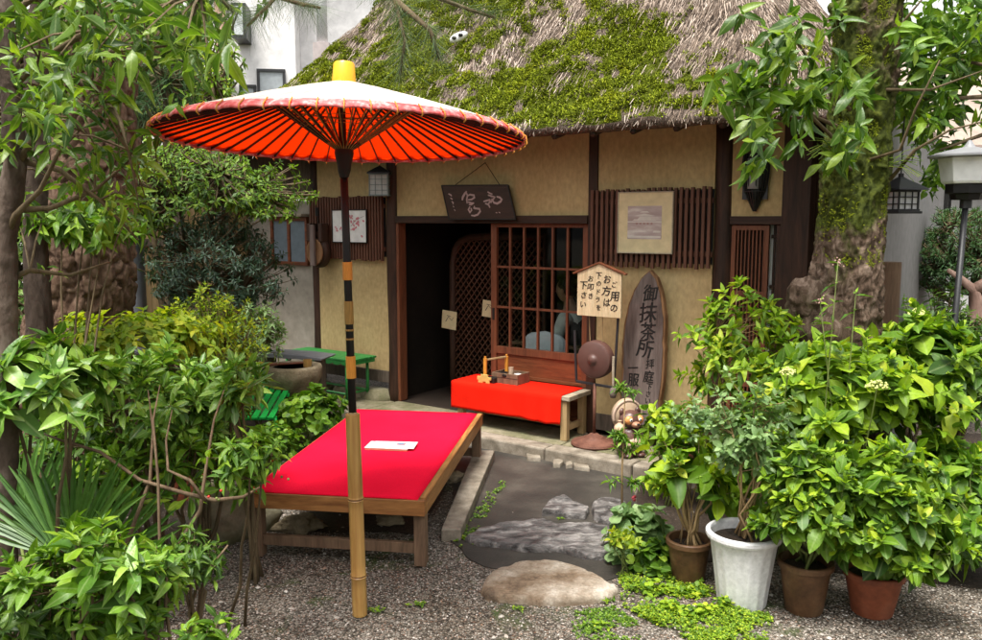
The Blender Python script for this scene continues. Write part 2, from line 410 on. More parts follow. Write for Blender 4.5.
def stems_for(base, tips, dirs, rng, nm=5, r0=.012, hub=None):
    """main stems from the base plus a twig to every tip, one mesh"""
    mb = MB(); base = Vector(base); tips = np.array(tips); c = tips.mean(0)
    nodes = []
    for i in range(nm):
        t = tips[rng.integers(len(tips))]; e = Vector(c * .25 + t * .75); path = []
        for q in np.linspace(0, 1, 6):
            p = base.lerp(e, q) + Vector(rng.normal(0, .02, 3)) * (q * (1 - q) * 4) + Vector((0, 0, .1 * q * (1 - q)))
            path.append(p)
        path[0] = base + Vector((rng.normal(0, .03), rng.normal(0, .03), 0))
        mb.tube(path, [r0 * (1 - .6 * q) for q in np.linspace(0, 1, 6)], 5)
        nodes += path[2:]
    N = np.array([list(p) for p in nodes])
    for t, d in zip(tips, dirs):
        j = ((N - (t - d * .12)) ** 2).sum(1).argmin(); a = Vector(N[j]); b = Vector(t)
        m = a.lerp(b, .5) + Vector((0, 0, -.02)); mb.tube([a, m.lerp(b - Vector(d) * .04, .5), b], [r0 * .32, r0 * .25, r0 * .15], 3, cap=False)
    return mb
LT = {k: leaf_tmpl(*a) for k, a in {'lance': ('lance', 6, .22, .3), 'ovate': ('ovate', 6, .22, .28), 'round': ('round', 6, .1, .12), 'obov': ('obov', 6, .15, .25),
      'small': ('ovate', 3, .15, .3), 'smallL': ('lance', 3, .15, .3), 'blade': ('blade', 7, .35, .35)}.items()}
for k_ in ('lance', 'ovate', 'broad', 'round', 'obov', 'small', 'smallL'):
    kd = {'small': 'ovate', 'smallL': 'lance'}.get(k_, k_); st_ = 3 if 'small' in k_ else 6; cb = {'lance': .22, 'ovate': .15, 'broad': .12, 'round': .06, 'obov': .10}[kd]
    LT[k_] = [leaf_tmpl(kd, st_, cb + a, f_, b_, w_, s_) for a, f_, b_, w_, s_ in ((0, .22, .0, .0, 0), (-.16, .10, .10, .10, .1), (.16, .34, -.12, .0, -.1), (.04, -.06, .18, .16, .12), (-.08, .18, -.2, -.14, 0), (.30, .12, .05, .2, -.08))]
LT['needle'] = (np.array([(0, -.5, 0), (0, .5, 0), (.5, -.4, -.02), (.5, .4, -.02), (1, 0, -.08)]), np.array([(0, 1, 3, 2), (2, 3, 4, 4)]), None)
LT['needle'] = (np.array([(0, -.5, 0), (0, .5, 0), (1, .2, -.06), (1, -.2, -.06)]), np.array([(0, 1, 2, 3)]), None)
# ------------------------------------------------------------------ ground
def sheet(name, pts, z, mat, thick=.02, sub=0):
    mb = MB(); n = len(pts)
    vs = [(x, y, z) for x, y in pts] + [(x, y, z - thick) for x, y in pts]
    mb.add(vs, [tuple(range(n)), tuple(range(2 * n - 1, n - 1, -1))] + [(i, (i + 1) % n, (i + 1) % n + n, i + n) for i in range(n)])
    return mb.build(name, mat)
def gravel_mat():
    m = Mat('gravel_ground'); v = m.coord()
    vo = m.node('ShaderNodeTexVoronoi'); vo.inputs['Scale'].default_value = 95; m.link(v, vo.inputs['Vector'])
    sp = m.n.new('ShaderNodeSeparateColor'); m.link(vo.outputs['Color'], sp.inputs[0])
    c = m.ramp(sp.outputs[0], [(0, (.07, .06, .048)), (.3, (.17, .15, .125)), (.6, (.31, .275, .235)), (.85, (.46, .415, .36)), (1, (.25, .15, .10))])
    d = m.ramp(vo.outputs['Distance'], [(.25, (1, 1, 1)), (.75, (.3, .27, .24))])
    big = m.noise(v, 1.6, 5, .6)
    c = m.mix(1.0, m.mix(1.0, c, d, 'MULTIPLY'), m.ramp(big, [(.35, (.62, .58, .52)), (.65, (1, 1, 1))]), 'MULTIPLY')
    mo = m.ramp(m.noise(m.coord(), 2.3, 6, .7, 1), [(.56, (0, 0, 0)), (.66, (1, 1, 1))])
    c = m.mix(mo, c, (.055, .075, .022)); m.base(c, .8, .3)
    iv = m.n.new('ShaderNodeMath'); iv.operation = 'MULTIPLY'; iv.inputs[1].default_value = -1; m.link(vo.outputs['Distance'], iv.inputs[0])
    m.bump(iv.outputs[0], 1, .012); return m.m
tag(sheet('ground', [(-60, -30), (60, -30), (60, 90), (-60, 90)], 0, gravel_mat(), .5), None, kind='structure')
M['packed'] = speck('damp_packed_earth', [(.3, (.018, .015, .012)), (.5, (.040, .034, .027)), (.72, (.092, .080, .064))], 2.4, rough=.62, spec=.45, bump=.45, bd=.006, detail=8, fine=34)
pv = [P(*a)[:2] for a in [(452, 452), (490, 440), (560, 449), (632, 476), (640, 520), (634, 566), (600, 588), (560, 580), (500, 572), (470, 560), (452, 540)]]
# the trodden earth path between the benches and the step
cc = np.mean(pv, axis=0); pe = []
for i in range(len(pv)):
    a, b = pv[i], pv[(i + 1) % len(pv)]
    for q in (0, .25, .5, .75):
        p = a + (b - a) * q; pe.append(p + (p - cc) * .06 * noise.noise(Vector((p[0] * 6, p[1] * 6, 1))))
tag(sheet('path', pe, .006, M['packed'], .02), None, kind='structure')
# stone step of the tea house: a row of granite slabs with a kerb
random.seed(5)
mb = MB()
def hbox(mb, s0, s1, t0, t1, z0, z1, mi=0):   # box in house coordinates, world space
    Rm = Matrix.Rotation(HROT, 4, 'Z'); Rm.translation = Vector((HP0[0], HP0[1], 0))
    return mb.box(s0, s1, -t1, -t0, z0, z1, mi, Rm)
x = -2.6
for w in (1.0, .85, .75, .9, 1.1, .8, .95, 1.2):
    hbox(mb, x + .006, x + w - .006, .0, .44, -.05, .093 + random.uniform(-.004, .004)); x += w
st = mb.build('pavement', M['mossy_stone'], bevel=.012); tag(st, None, kind='structure')
mb = MB(); x = -2.6
for w in (1.1, 1.3, .9, 1.25, .7, 1.0, 1.2):
    hbox(mb, x + .004, x + w - .004, .45, .60, -.05, .098 + random.uniform(-.004, .004)); x += w
tag(mb.build('kerb', M['granite'], bevel=.014), None, kind='structure')
# interior and yard floor behind the step
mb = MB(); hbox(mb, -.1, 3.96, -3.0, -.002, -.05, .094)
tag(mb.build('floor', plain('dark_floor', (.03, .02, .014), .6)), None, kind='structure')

# loose pebbles on the gravel
rng = np.random.default_rng(3)
def pebbles():
    n = 42000; y = 2.3 + 2.6 * rng.uniform(0, 1, n) ** 1.3; x = rng.uniform(-1.9, 3.2, n) * (y / 3.4)
    keep = np.ones(n, bool)
    pp = np.array(pe)
    from mathutils.geometry import intersect_point_line
    def inside(px, py):
        c = np.zeros(len(px), bool); j = len(pp) - 1
        for i in range(len(pp)):
            xi, yi = pp[i]; xj, yj = pp[j]
            c ^= ((yi > py) != (yj > py)) & (px < (xj - xi) * (py - yi) / (yj - yi + 1e-12) + xi); j = i
        return c
    keep &= ~(inside(x, y) & (rng.uniform(0, 1, n) > .05)); x = x[keep]; y = y[keep]; n = len(x)
    r = rng.uniform(.003, .0075, n) * np.where(rng.uniform(0, 1, n) > .97, 2.2, 1)
    tv = np.array([(1, 0, 0), (-.9, .1, .1), (.1, .8, 0), (0, -.9, .05), (0, 0, .75), (.55, .5, .4), (-.5, -.5, .45)])
    tf = np.array([(0, 2, 5), (0, 5, 4), (5, 2, 4), (2, 1, 4), (1, 6, 4), (1, 3, 6), (6, 3, 4), (3, 0, 4)])
    a = rng.uniform(0, 6.28, n); R = np.zeros((n, 3, 3)); R[:, 0, 0] = np.cos(a) * r; R[:, 0, 1] = -np.sin(a) * r * .75; R[:, 1, 0] = np.sin(a) * r; R[:, 1, 1] = np.cos(a) * r * .75; R[:, 2, 2] = r * .8
    m = Mat('pebbles'); g = m.n.new('ShaderNodeNewGeometry')
    c = m.ramp(g.outputs['Random Per Island'], [(0, (.06, .052, .042)), (.3, (.15, .132, .11)), (.6, (.28, .25, .215)), (.85, (.42, .38, .335)), (.93, (.25, .14, .085)), (1, (.56, .53, .49))])
    m.base(c, .7, .35)
    o = inst_mesh('gravel', (tv, tf, None), R, np.stack([x, y, np.full(n, .001)], 1), m.m, smooth=False)
    tag(o, 'loose grey and brown gravel strewn over the yard', 'gravel', kind='stuff')
pebbles()

# ------------------------------------------------------------------ tea house
house = thing('thatched_tea_house', 'old tea house with mossy thatched roof and ochre plaster walls behind the red benches', 'tea house', tuple(HP0[:2]) + (0,), HROT)
house.location.z = 0
def hb(name, boxes, mat, parent=None, bevel=.003, label=None):
    mb = MB()
    for b in boxes: mb.box(*b)
    o = mb.build(name, mat, parent or house, bevel=bevel)
    if label: o['label'] = label
    return o
# local frame: X = s, Y = into the house, Z = height
hb('wall', [(-1.0, -.10, .0, .08, .36, 2.42)], M['plaster'], bevel=0)
hb('wall', [(.02, 1.97, .0, .08, 1.785, 2.42)], M['plaster'], bevel=0)
hb('wall', [(2.045, 2.95, .0, .08, .26, 2.42)], M['plaster'], bevel=0)
hb('wall', [(3.07, 3.42, .0, .08, 1.775, 2.42)], M['plaster'], bevel=0)
hb('wall', [(-2.6, -1.10, .05, .13, .1, 1.93)], M['grey_plaster'], bevel=0, label='grey plaster side wall')
hb('board_wall', [(-2.6 + i * .19, -2.6 + i * .19 + .186, .0, .05, 1.96, 2.42) for i in range(8)], M['old_board'])
hb('base_board', [(-1.0, -.10, -.01, .07, .25, .36)], M['old_board'])
hb('base_board', [(2.045, 2.95, -.008, .07, .13, .26)], M['old_board'])
mb = MB()
for i, (s, w) in enumerate([(-2.2, .5), (-1.62, .45), (-1.1, .5), (-.55, .48), (-.24, .36)]): mb.rock((s, -.02, .10), (w * .56, .13, .12), i + 2, .08, 3, flat=.75)
mb.build('foundation_stone', M['mossy_stone'], house, smooth=True)
posts = [(-1.10, -1.0, -.03, .1, .0, 2.42), (-.10, .02, -.05, .1, .0, 2.42), (2.95, 3.07, -.05, .12, .0, 2.42)]
for p in posts:
    mb = MB(); cx, cy = (p[0] + p[1]) / 2, (p[2] + p[3]) / 2
    path = [(cx + .008 * math.sin(z * 3 + p[0]), cy, z) for z in np.linspace(p[4], p[5], 14)]
    mb.tube(path, [(p[1] - p[0]) * .56 * (1.12 if z < .25 else 1) for z in np.linspace(p[4], p[5], 14)], 12, wob=.12, seed=p[0])
    mb.build('post', M['post'], house, smooth=True)
hb('post', [(1.97, 2.045, -.02, .1, .1, 2.42)], M['post'])
hb('post', [(3.42, 3.60, -.03, .12, .0, 2.42)], M['post'])
hb('lintel', [(.02, 1.97, -.035, .09, 1.722, 1.785)], M['post_x'])
hb('lintel', [(3.07, 3.42, -.02, .09, 1.72, 1.775)], M['post_x'])
hb('eave_beam', [(-2.6, 3.96, -.08, .10, 2.42, 2.50)], M['post_x'])
mb = MB()
for s in np.arange(-1.9, 3.9, .30): mb.tube([(s, .2, 2.56), (s, -.58, 2.325)], .022, 6)
mb.build('rafter', M['post_x'], house, smooth=True)
hb('jamb', [(.02, .05, -.02, .08, .1, 1.722)], M['red_wood'])
# slat panels
def slats(s0, s1, z0, z1, n, nm):
    mb = MB(); random.seed(int(s0 * 10) + 50); w = (s1 - s0) / n
    for i in range(n):
        x = s0 + (i + .5) * w; mb.box(x - w * .27, x + w * .27, -.055, -.028, z0 + random.uniform(-.012, .006), z1 + random.uniform(-.008, .008))
    for z in (z0 + .10, z1 - .09): mb.box(s0, s1, -.0275, -.004, z - .018, z + .018)
    o = mb.build(nm, M['slat'], house, bevel=.002)
    mb = MB(); mb.box(s0 + .004, s1 - .004, -.0038, -.0008, z0 + .03, z1 - .012); mb.build('backing', M['ink'], o)  # black sheet added behind the slats to make the gaps dark
slats(-1.07, -.11, 1.385, 1.965, 27, 'slat_panel')
slats(2.0, 2.955, 1.41, 1.975, 23, 'slat_panel')
# sliding lattice door with glass
door = thing('sliding_door', None, None); door.parent = house
dr = door
def part(name, mb, mat, parent, **k): return mb.build(name, mat, parent, **k)
mb = MB(); s0, s1 = 1.04, 1.955
mb.box(s0, s0 + .055, .015, .05, .13, 1.72); mb.box(s1 - .045, s1, .015, .05, .13, 1.72)
mb.box(s0 + .055, s1 - .045, .016, .049, .64, .70); mb.box(s0 + .055, s1 - .045, .016, .049, .13, .19); mb.box(s0 + .055, s1 - .045, .016, .049, 1.69, 1.72)
mb.build('door_frame', M['red_wood'], dr, bevel=.002)
mb = MB(); W0, W1 = s0 + .055, s1 - .045
for i in range(1, 6):
    x = W0 + (W1 - W0) * i / 6 - .005; mb.box(x - .009, x + .009, .02, .044, .70, 1.69)
for z in (1.03, 1.365): mb.box(W0, W1, .0225, .041, z - .009, z + .009)
mb.build('lattice', M['red_wood'], dr, bevel=.0015)
mb = MB()
for z0, z1 in ((.19, .30), (.325, .445), (.47, .64)): mb.box(W0, W1, .03, .045, z0, z1)
for z in (.3125, .4575): mb.box(W0, W1, .018, .047, z - .0125, z + .0125)
mb.build('door_board', M['red_wood_x'], dr, bevel=.002)
mb = MB(); mb.box(s0 + .018, s0 + .038, .010, .016, .92, 1.02); mb.build('door_pull', M['ink'], dr)
gm = Mat('window_glass'); gm.n.remove(gm.b)
tr_ = gm.n.new('ShaderNodeBsdfTransparent'); gl = gm.n.new('ShaderNodeBsdfGlossy'); gl.inputs['Roughness'].default_value = .03
tr_.inputs[0].default_value = (.8, .84, .82, 1)
mx = gm.n.new('ShaderNodeMixShader'); mx.inputs[0].default_value = .015; gm.link(tr_.outputs[0], mx.inputs[1]); gm.link(gl.outputs[0], mx.inputs[2]); gm.link(mx.outputs[0], gm.o.inputs['Surface'])
M['glass'] = gm.m
mb = MB(); mb.box(W0, W1, .0455, .0485, .70, 1.69); mb.build('glass', M['glass'], dr)
# right hand lattice door with paper panes behind
rd = thing('side_door', None, None); rd.parent = house
mb = MB()
mb.box(3.08, 3.11, .0, .03, .12, 1.715); mb.box(3.31, 3.335, .0, .03, .12, 1.715)
for z in (.14, .62, 1.25, 1.70): mb.box(3.11, 3.31, .001, .029, z - .02, z + .014)
for i in range(8): x = 3.12 + i * .0255; mb.box(x, x + .010, .004, .026, .16, 1.68)
mb.build('lattice', M['red_wood'], rd, bevel=.0015)
mb = MB(); mb.box(3.32, 3.42, .07, .075, .6, 1.715); mb.build('paper_pane', M['paper'], rd); mb = MB(); mb.box(3.08, 3.318, .071, .075, .12, 1.715); mb.build('dark_panel', M['post'], rd)
mb = MB()
for z in (.3, .62, .95, 1.30, 1.64): mb.box(3.335, 3.42, .052, .068, z - .012, z + .012)
mb.box(3.35, 3.365, .05, .069, .1, 1.715); mb.box(3.385, 3.42, .0, .05, .1, 1.715); mb.box(3.08, 3.42, .0505, .07, .1, .6)
mb.build('door_frame', M['post'], rd, bevel=.002)
# window in the grey wall
wdw = thing('window', None, None); wdw.parent = house
a = W(262, 218, -.05); b = W(308, 268, -.05)
ws0, ws1, wz0, wz1 = -1.72, -1.18, 1.30, 1.78
mb = MB(); mb.box(ws0, ws1, .01, .05, wz1 - .04, wz1); mb.box(ws0, ws1, .01, .05, wz0, wz0 + .035); mb.box(ws0, ws0 + .035, .012, .048, wz0 + .035, wz1 - .04)
mb.box(ws1 - .03, ws1, .012, .048, wz0 + .035, wz1 - .04); mb.box(-1.47, -1.435, .014, .046, wz0 + .035, wz1 - .04)
mb.build('window_frame', M['red_wood_x'], wdw, bevel=.002)
mb = MB(); mb.box(ws0 + .03, ws1 - .03, .030, .034, wz0 + .03, wz1 - .03); mb.build('pane', plain('frosted_glass', (.16, .20, .23), .25, .6), wdw)
mb = MB(); mb.box(ws0 - .05, ws1 + .01, -.06, .05, wz1 + .004, wz1 + .03); mb.build('window_hood', M['pale_wood'], wdw, bevel=.002)
# gutter box below the boards
mb = MB(); mb.box(-1.62, -1.5, -.05, .0, 1.78 + .08, 2.05); mb.build('meter_box', M['old_board'], house, bevel=.004)
# inner walls, ceiling: a dark room
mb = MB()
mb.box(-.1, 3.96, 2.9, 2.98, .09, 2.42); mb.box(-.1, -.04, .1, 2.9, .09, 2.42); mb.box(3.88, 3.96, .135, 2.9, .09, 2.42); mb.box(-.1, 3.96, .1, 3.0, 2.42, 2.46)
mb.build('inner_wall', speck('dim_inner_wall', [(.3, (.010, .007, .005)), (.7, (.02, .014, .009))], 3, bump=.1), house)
mb = MB(); mb.box(2.05, 3.5, .125, .16, .12, 2.41); mb.build('inner_wall', M['old_board'], house)
hb('board_wall', [(3.60 + i * .12, 3.60 + i * .12 + .117, .10, .13, .0, 2.42) for i in range(3)], M['post'], label='brown board wall at the right end')

hb('wall', [(3.9605, 4.0, .132, 2.98, .1, 2.415)], plain('pale_side_render', (.26, .25, .245), .9, .1), bevel=0, label='pale grey side wall')
hb('post', [(3.958, 4.03, 2.981, 3.06, .0, 2.42)], M['ink'])
# ---- thatched roof
ROOF = dict(x0=-2.12, x1=3.98, y0=-.62, y1=4.6, z0=2.37)
def roof_pt(u, h):                  # u along the eave 0..4 (four sides), h height over the eave
    inset = h / 1.22
    x0, x1, y0, y1 = ROOF['x0'] + inset, ROOF['x1'] - inset, ROOF['y0'] + inset, ROOF['y1'] - inset
    rc = .45
    w, d = x1 - x0, y1 - y0
    rc = min(rc, w / 2 - .01, d / 2 - .01)
    per = [('l', x0 + rc, y0, w - 2 * rc, (1, 0)), ('l', x1, y0 + rc, d - 2 * rc, (0, 1)), ('l', x1 - rc, y1, w - 2 * rc, (-1, 0)), ('l', x0, y1 - rc, d - 2 * rc, (0, -1))]
    k = int(u) % 4; f = u - int(u)
    cor = [(x1 - rc, y0 + rc, -90), (x1 - rc, y1 - rc, 0), (x0 + rc, y1 - rc, 90), (x0 + rc, y0 + rc, 180)]
    if f < .82:
        q = f / .82; _, px, py, L, dd = per[k]; x, y = px + dd[0] * L * q, py + dd[1] * L * q; nx, ny = dd[1], -dd[0]
    else:
        a = math.radians(cor[k][2] + 90 * (f - .82) / .18); x, y = cor[k][0] + rc * math.cos(a), cor[k][1] + rc * math.sin(a); nx, ny = math.cos(a), math.sin(a)
    return Vector((x, y, ROOF['z0'] + h)), Vector((nx, ny, 0))
MOSSY = []
def moss_amount(p):
    n = noise.fractal(Vector((p.x * 1.5, p.y * 1.5, p.z * 2.1)) + Vector((3, 7, 1)), 1, 2, 4)
    fine = noise.noise(Vector((p.x * 7, p.y * 7, p.z * 9)))
    h = p.z - ROOF['z0']
    return .55 + .75 * n + .85 * fine - .18 * max(0, h - .55) - 1.2 * max(0, p.x - 3.1 + 1.0 * h - .2 * math.sin(h * 5)) + .25 * max(0, .6 - h) - (.25 if h < .07 else 0)
us = np.concatenate([k + np.linspace(0, 1, 90, endpoint=False) for k in range(4)]); hs_ = np.linspace(0, 2.75 * .93, 44)
vs = []; nu = len(us)
for h in hs_:
    for u in us:
        p, nn = roof_pt(u, h); up = (nn * 1.22 + Vector((0, 0, 1))).normalized()
        p += up * (.045 * noise.fractal(p * 2.5, 1, 2, 4) + .03 * max(0, min(1, moss_amount(p) * 2)))
        if h == 0: p += nn * .01 + Vector((0, 0, .02 * noise.noise(p * 3)))
        vs.append(p)
# eave underside
def ring(off, z):
    out = []
    for u in us:
        p, nn = roof_pt(u, 0); out.append(p - nn * off + Vector((0, 0, z)) + Vector((0, 0, .012 * noise.noise(p * 5))))
    return out
rings = [ring(.30, .06), ring(.05, -.035), ring(.0, -.02)]
allv = rings[0] + rings[1] + rings[2] + vs
mb = MB(); nr = len(allv) // nu
mb.add(allv, [(i * nu + j, i * nu + (j + 1) % nu, (i + 1) * nu + (j + 1) % nu, (i + 1) * nu + j) for i in range(nr - 1) for j in range(nu)])
mb.add([allv[(nr - 1) * nu + j] for j in range(nu)], [tuple(range(nu))])
tm = Mat('thatch'); v = tm.coord((6, 6, 1.2)); n1 = tm.noise(v, 9, 8, .7, .6)
tm.base(tm.ramp(n1, [(.25, (.035, .026, .02)), (.5, (.13, .10, .08)), (.75, (.26, .21, .17))]), .95, .05); tm.bump(n1, .8, .03)
mg = speck('moss_mat', [(.3, (.035, .045, .006)), (.7, (.13, .16, .015))], 18, rough=.95, spec=.05, bump=.9, bd=.02)
roof = mb.build('roof', [tm.m, mg], house, smooth=True)
for pl_ in roof.data.polygons:
    if len(pl_.vertices) == 4 and pl_.center.z > ROOF['z0'] + .04 and moss_amount(pl_.center) > .36: pl_.material_index = 1
rs = np.random.default_rng(11)
def roof_samples(n, hmax, extra=0):
    P_, N_, U_, D_ = [], [], [], []
    while len(P_) < n:
        u = rs.uniform(-.55, 1.6) % 4; h = rs.uniform(0, hmax)
        p, nn = roof_pt(u, h)
        if p.y > 2.4: continue
        up = (nn * 1.22 + Vector((0, 0, 1))).normalized(); dn = (nn - up * nn.dot(up)); dn = Vector((nn.x / 1.22, nn.y / 1.22, -1)).normalized()
        P_.append(p); N_.append(up); D_.append(dn); U_.append(h)
    return P_, N_, D_, U_
pp_, nn_, dd_, hh_ = roof_samples(95000, 1.75)
ax = []; T = []; upz = []
for p, n_, d in zip(pp_, nn_, dd_):
    j = noise.noise(p * 1.3) * .5
    if moss_amount(p) > .34 and rs.uniform() < .5: continue
    side = n_.cross(d)
    a = d + side * (j * .7 + rs.normal(0, .22)) + n_ * rs.normal(.03, .08); ax.append(list(a)); upz.append(list(n_ + side * rs.normal(0, .5)))
    T.append(list(p + n_ * (.045 * noise.fractal(p * 2.5, 1, 2, 4) + rs.uniform(-.01, .035))))
hz_ = np.maximum(0, np.array(T)[:, 2] - ROOF['z0']); L = np.minimum(rs.uniform(.03, .10, len(T)), .03 + hz_ * .9) * (1 + .9 * rs.uniform(0, 1, len(T)) ** 6); Wd = rs.uniform(.0025, .006, len(T))
sm = Mat('straw'); g = sm.n.new('ShaderNodeNewGeometry')
c = sm.ramp(g.outputs['Random Per Island'], [(0, (.03, .021, .015)), (.3, (.13, .095, .072)), (.55, (.30, .235, .19)), (.82, (.52, .43, .37)), (1, (.72, .63, .56))])
big = sm.noise(sm.coord((1, 1, 1)), 2.2, 4); c = sm.mix(1.0, c, sm.ramp(big, [(.35, (.7, .66, .6)), (.65, (1, .97, .95))]), 'MULTIPLY'); sm.base(c, .85, .15)
inst_mesh('straw', LT['needle'], frames(np.array(ax), np.array(upz), L, Wd), np.array(T), sm.m, roof, smooth=False)
# eave fringe
ax = []; T = []
for i in range(7000):
    u = rs.uniform(-.3, 1.3) % 4; p, n_ = roof_pt(u, 0); ax.append(list(n_ * rs.uniform(-.2, .5) + Vector((rs.normal(0, .2), 0, -1)))); T.append(list(p + n_ * rs.uniform(-.06, .015) + Vector((0, 0, rs.uniform(-.01, .04)))))
inst_mesh('straw_fringe', LT['needle'], frames(np.array(ax), rs.normal(size=(len(T), 3)), rs.uniform(.010, .028, len(T)), rs.uniform(.003, .006, len(T))), np.array(T), sm.m, roof, smooth=False)
# moss tufts
pp_, nn_, dd_, hh_ = roof_samples(120000, 1.7)
tips = []; dirs = []
for p, n_ in zip(pp_, nn_):
    m_ = moss_amount(p)
    if m_ + rs.normal(0, .16) > .24:
        tips.append(list(p + n_ * (.045 * noise.fractal(p * 2.5, 1, 2, 4) + .018 + .030 * min(1, max(0, m_)) + .022 * noise.noise(p * 11)))); dirs.append(list(n_ + Vector((0, 0, .3)) + Vector(rs.normal(0, .3, 3))))
tips = np.array(tips); dirs = np.array(dirs)
R_, T_ = rosettes(tips, dirs, 4, .021, .45, rs, th=(5, 80), stem=.01, droop=.1)
mm = Mat('moss'); g = mm.n.new('ShaderNodeNewGeometry')
c = mm.ramp(g.outputs['Random Per Island'], [(0, (.05, .065, .006)), (.35, (.14, .18, .010)), (.75, (.25, .31, .016)), (1, (.36, .40, .04))])
big = mm.noise(mm.coord((1, 1, 1)), 3.5, 5, .6); c = mm.mix(1.0, c, mm.ramp(big, [(.3, (.62, .60, .55)), (.5, (1, 1, 1)), (.7, (1.25, 1.1, .8))]), 'MULTIPLY'); mm.base(c, .9, .1)
M['moss'] = mm.m
mo = inst_mesh('moss', LT['needle'], R_, T_, mm.m, roof, smooth=False)
print('moss tufts', len(tips))
# pale floodlight half buried in the thatch
def on_roof(px, py):
    r = ray(px, py); w = None
    for k in np.linspace(4.5, 9, 900):
        q = C0 + r * k; s = (q - HP0) @ HU; y = -((q - HP0) @ HN); h = q[2] - ROOF['z0']
        if h > 0 and y >= ROOF['y0'] + h / 1.22 - .02: return Vector(q)
p = on_roof(459, 45)
fl = thing('roof_spotlight', 'small pale oval light fitting with two dark lenses lying on the mossy thatch', 'light fitting', p + Vector((0, -.06, .05)), HROT + .2)
mb = MB(); mb.lathe([(0, -.03), (.5, -.03), (.9, -.02), (1, 0), (.9, .02), (.5, .03), (0, .03)], 20); 
for i, q in enumerate(mb.v): mb.v[i] = (q[0] * .085, q[2] * .8, q[1] * .038 + q[0] * .02)
mb.build('housing', M['white'], fl, smooth=True)
for sx in (-.03, .03):
    mb = MB(); mb.lathe([(0, -.012), (.018, -.012), (.02, 0), (.018, .006)], 14)
    for i, q in enumerate(mb.v): mb.v[i] = (q[0] + sx, q[2] - .022, q[1] * .8 + sx * .3)
    mb.build('lens', M['black'], fl, smooth=True)
# ------------------------------------------------------------------ big bench
bn = thing('low_bench', 'large low wooden bench covered with magenta red felt beside the parasol pole', 'bench', (-.33, 3.98, 0), math.radians(-8.2))
BW, BL, BH = .94, 1.9, .37            # local: x to -BW, y to BL
mb = MB(); mb.box(-BW + .034, -.034, .034, BL - .034, BH - .03, BH - .006); mb.build('bench_top', M['bench_wood'], bn)
mb = MB(); n = 30; vs = []
for j in range(n + 1):
    for i in range(16):
        x = -BW + .012 + (BW - .05) * i / 15; y = .010 + (BL - .028) * j / n
        z = BH + .0015 + .0022 * noise.noise(Vector((x * 3, y * 3, 2))) + .0012 * noise.noise(Vector((x * 9, y * 7, 5))) + (-.004 if i == 15 else 0)
        vs.append((x, y, z))
mb.add(vs, [(j * 16 + i, j * 16 + i + 1, (j + 1) * 16 + i + 1, (j + 1) * 16 + i) for j in range(n) for i in range(15)])
o = mb.build('felt_cover', M['felt'], bn, smooth=True); sdm = o.modifiers.new('thick', 'SOLIDIFY'); sdm.thickness = .006; sdm.offset = -1
for y in (0, BL - .033): mb = MB(); mb.box(-BW, 0, y, y + .033, BH - .085, BH - .005); mb.build('apron', M['bench_wood'], bn, bevel=.004)
mb = MB(); mb.box(-.033, .001, .0335, BL - .0335, BH - .086, BH + .004); mb.build('side_rail', M['bench_edge'], bn, bevel=.004)
mb = MB(); mb.box(-BW - .001, -BW + .033, .0335, BL - .0335, BH - .086, BH - .004); mb.build('side_rail', M['bench_edge'], bn, bevel=.004)
for x in (-.066, -BW + .006):
    for y in (.036, BL - .10):
        mb = MB(); mb.box(x, x + .06, y, y + .065, .008, BH - .031); mb.build('leg', M['bench_leg'], bn, bevel=.004)
for bxx in ((-BW + .066, -.066, .05, .08, .07, .125), (-BW + .066, -.066, BL - .085, BL - .055, .07, .125)): mb = MB(); mb.box(*bxx); mb.build('stretcher', M['bench_leg'], bn, bevel=.003)
for i, (x, y) in enumerate(((-.036, .065), (-.036, BL - .07), (-BW + .036, .065))):
    p = bn.matrix_basis @ Vector((x, y, 0)); p = Matrix.Rotation(bn.rotation_euler[2], 4, 'Z') @ Vector((x, y, 0)) + bn.location
# booklet
bk = thing('booklet', 'white menu booklet with a small picture lying on the magenta felt', 'booklet', P(389, 447, .374), math.radians(-8.2))
mb = MB()
mb.box(-.10, .10, -.055, .055, .0, .008); mb.build('pages', M['cream'], bk)
mb = MB(); mb.box(-.103, .103, -.057, .057, .0082, .0102); mb.build('cover', M['paper'], bk)
mb = MB(); mb.add([(-.075, -.055, .012), (.13, -.048, .0115), (.125, .062, .0135), (-.08, .055, .0125), (-.075, -.055, .0105), (.13, -.048, .0105), (.125, .062, .0105), (-.08, .055, .0105)], [(0, 1, 2, 3), (0, 4, 5, 1), (1, 5, 6, 2), (2, 6, 7, 3), (3, 7, 4, 0)]); mb.build('loose_sheet', M['white'], bk)
mb = MB(); mb.box(.035, .075, .0, .035, .0137, .0139); mb.build('picture', plain('printed_red', (.55, .2, .22)), bk)
mb = MB(); mb.box(.041, .069, .006, .029, .0141, .0143); mb.build('picture', plain('printed_blue', (.15, .25, .38)), bk)

bk.scale = (1.3, 1.3, 1.2)
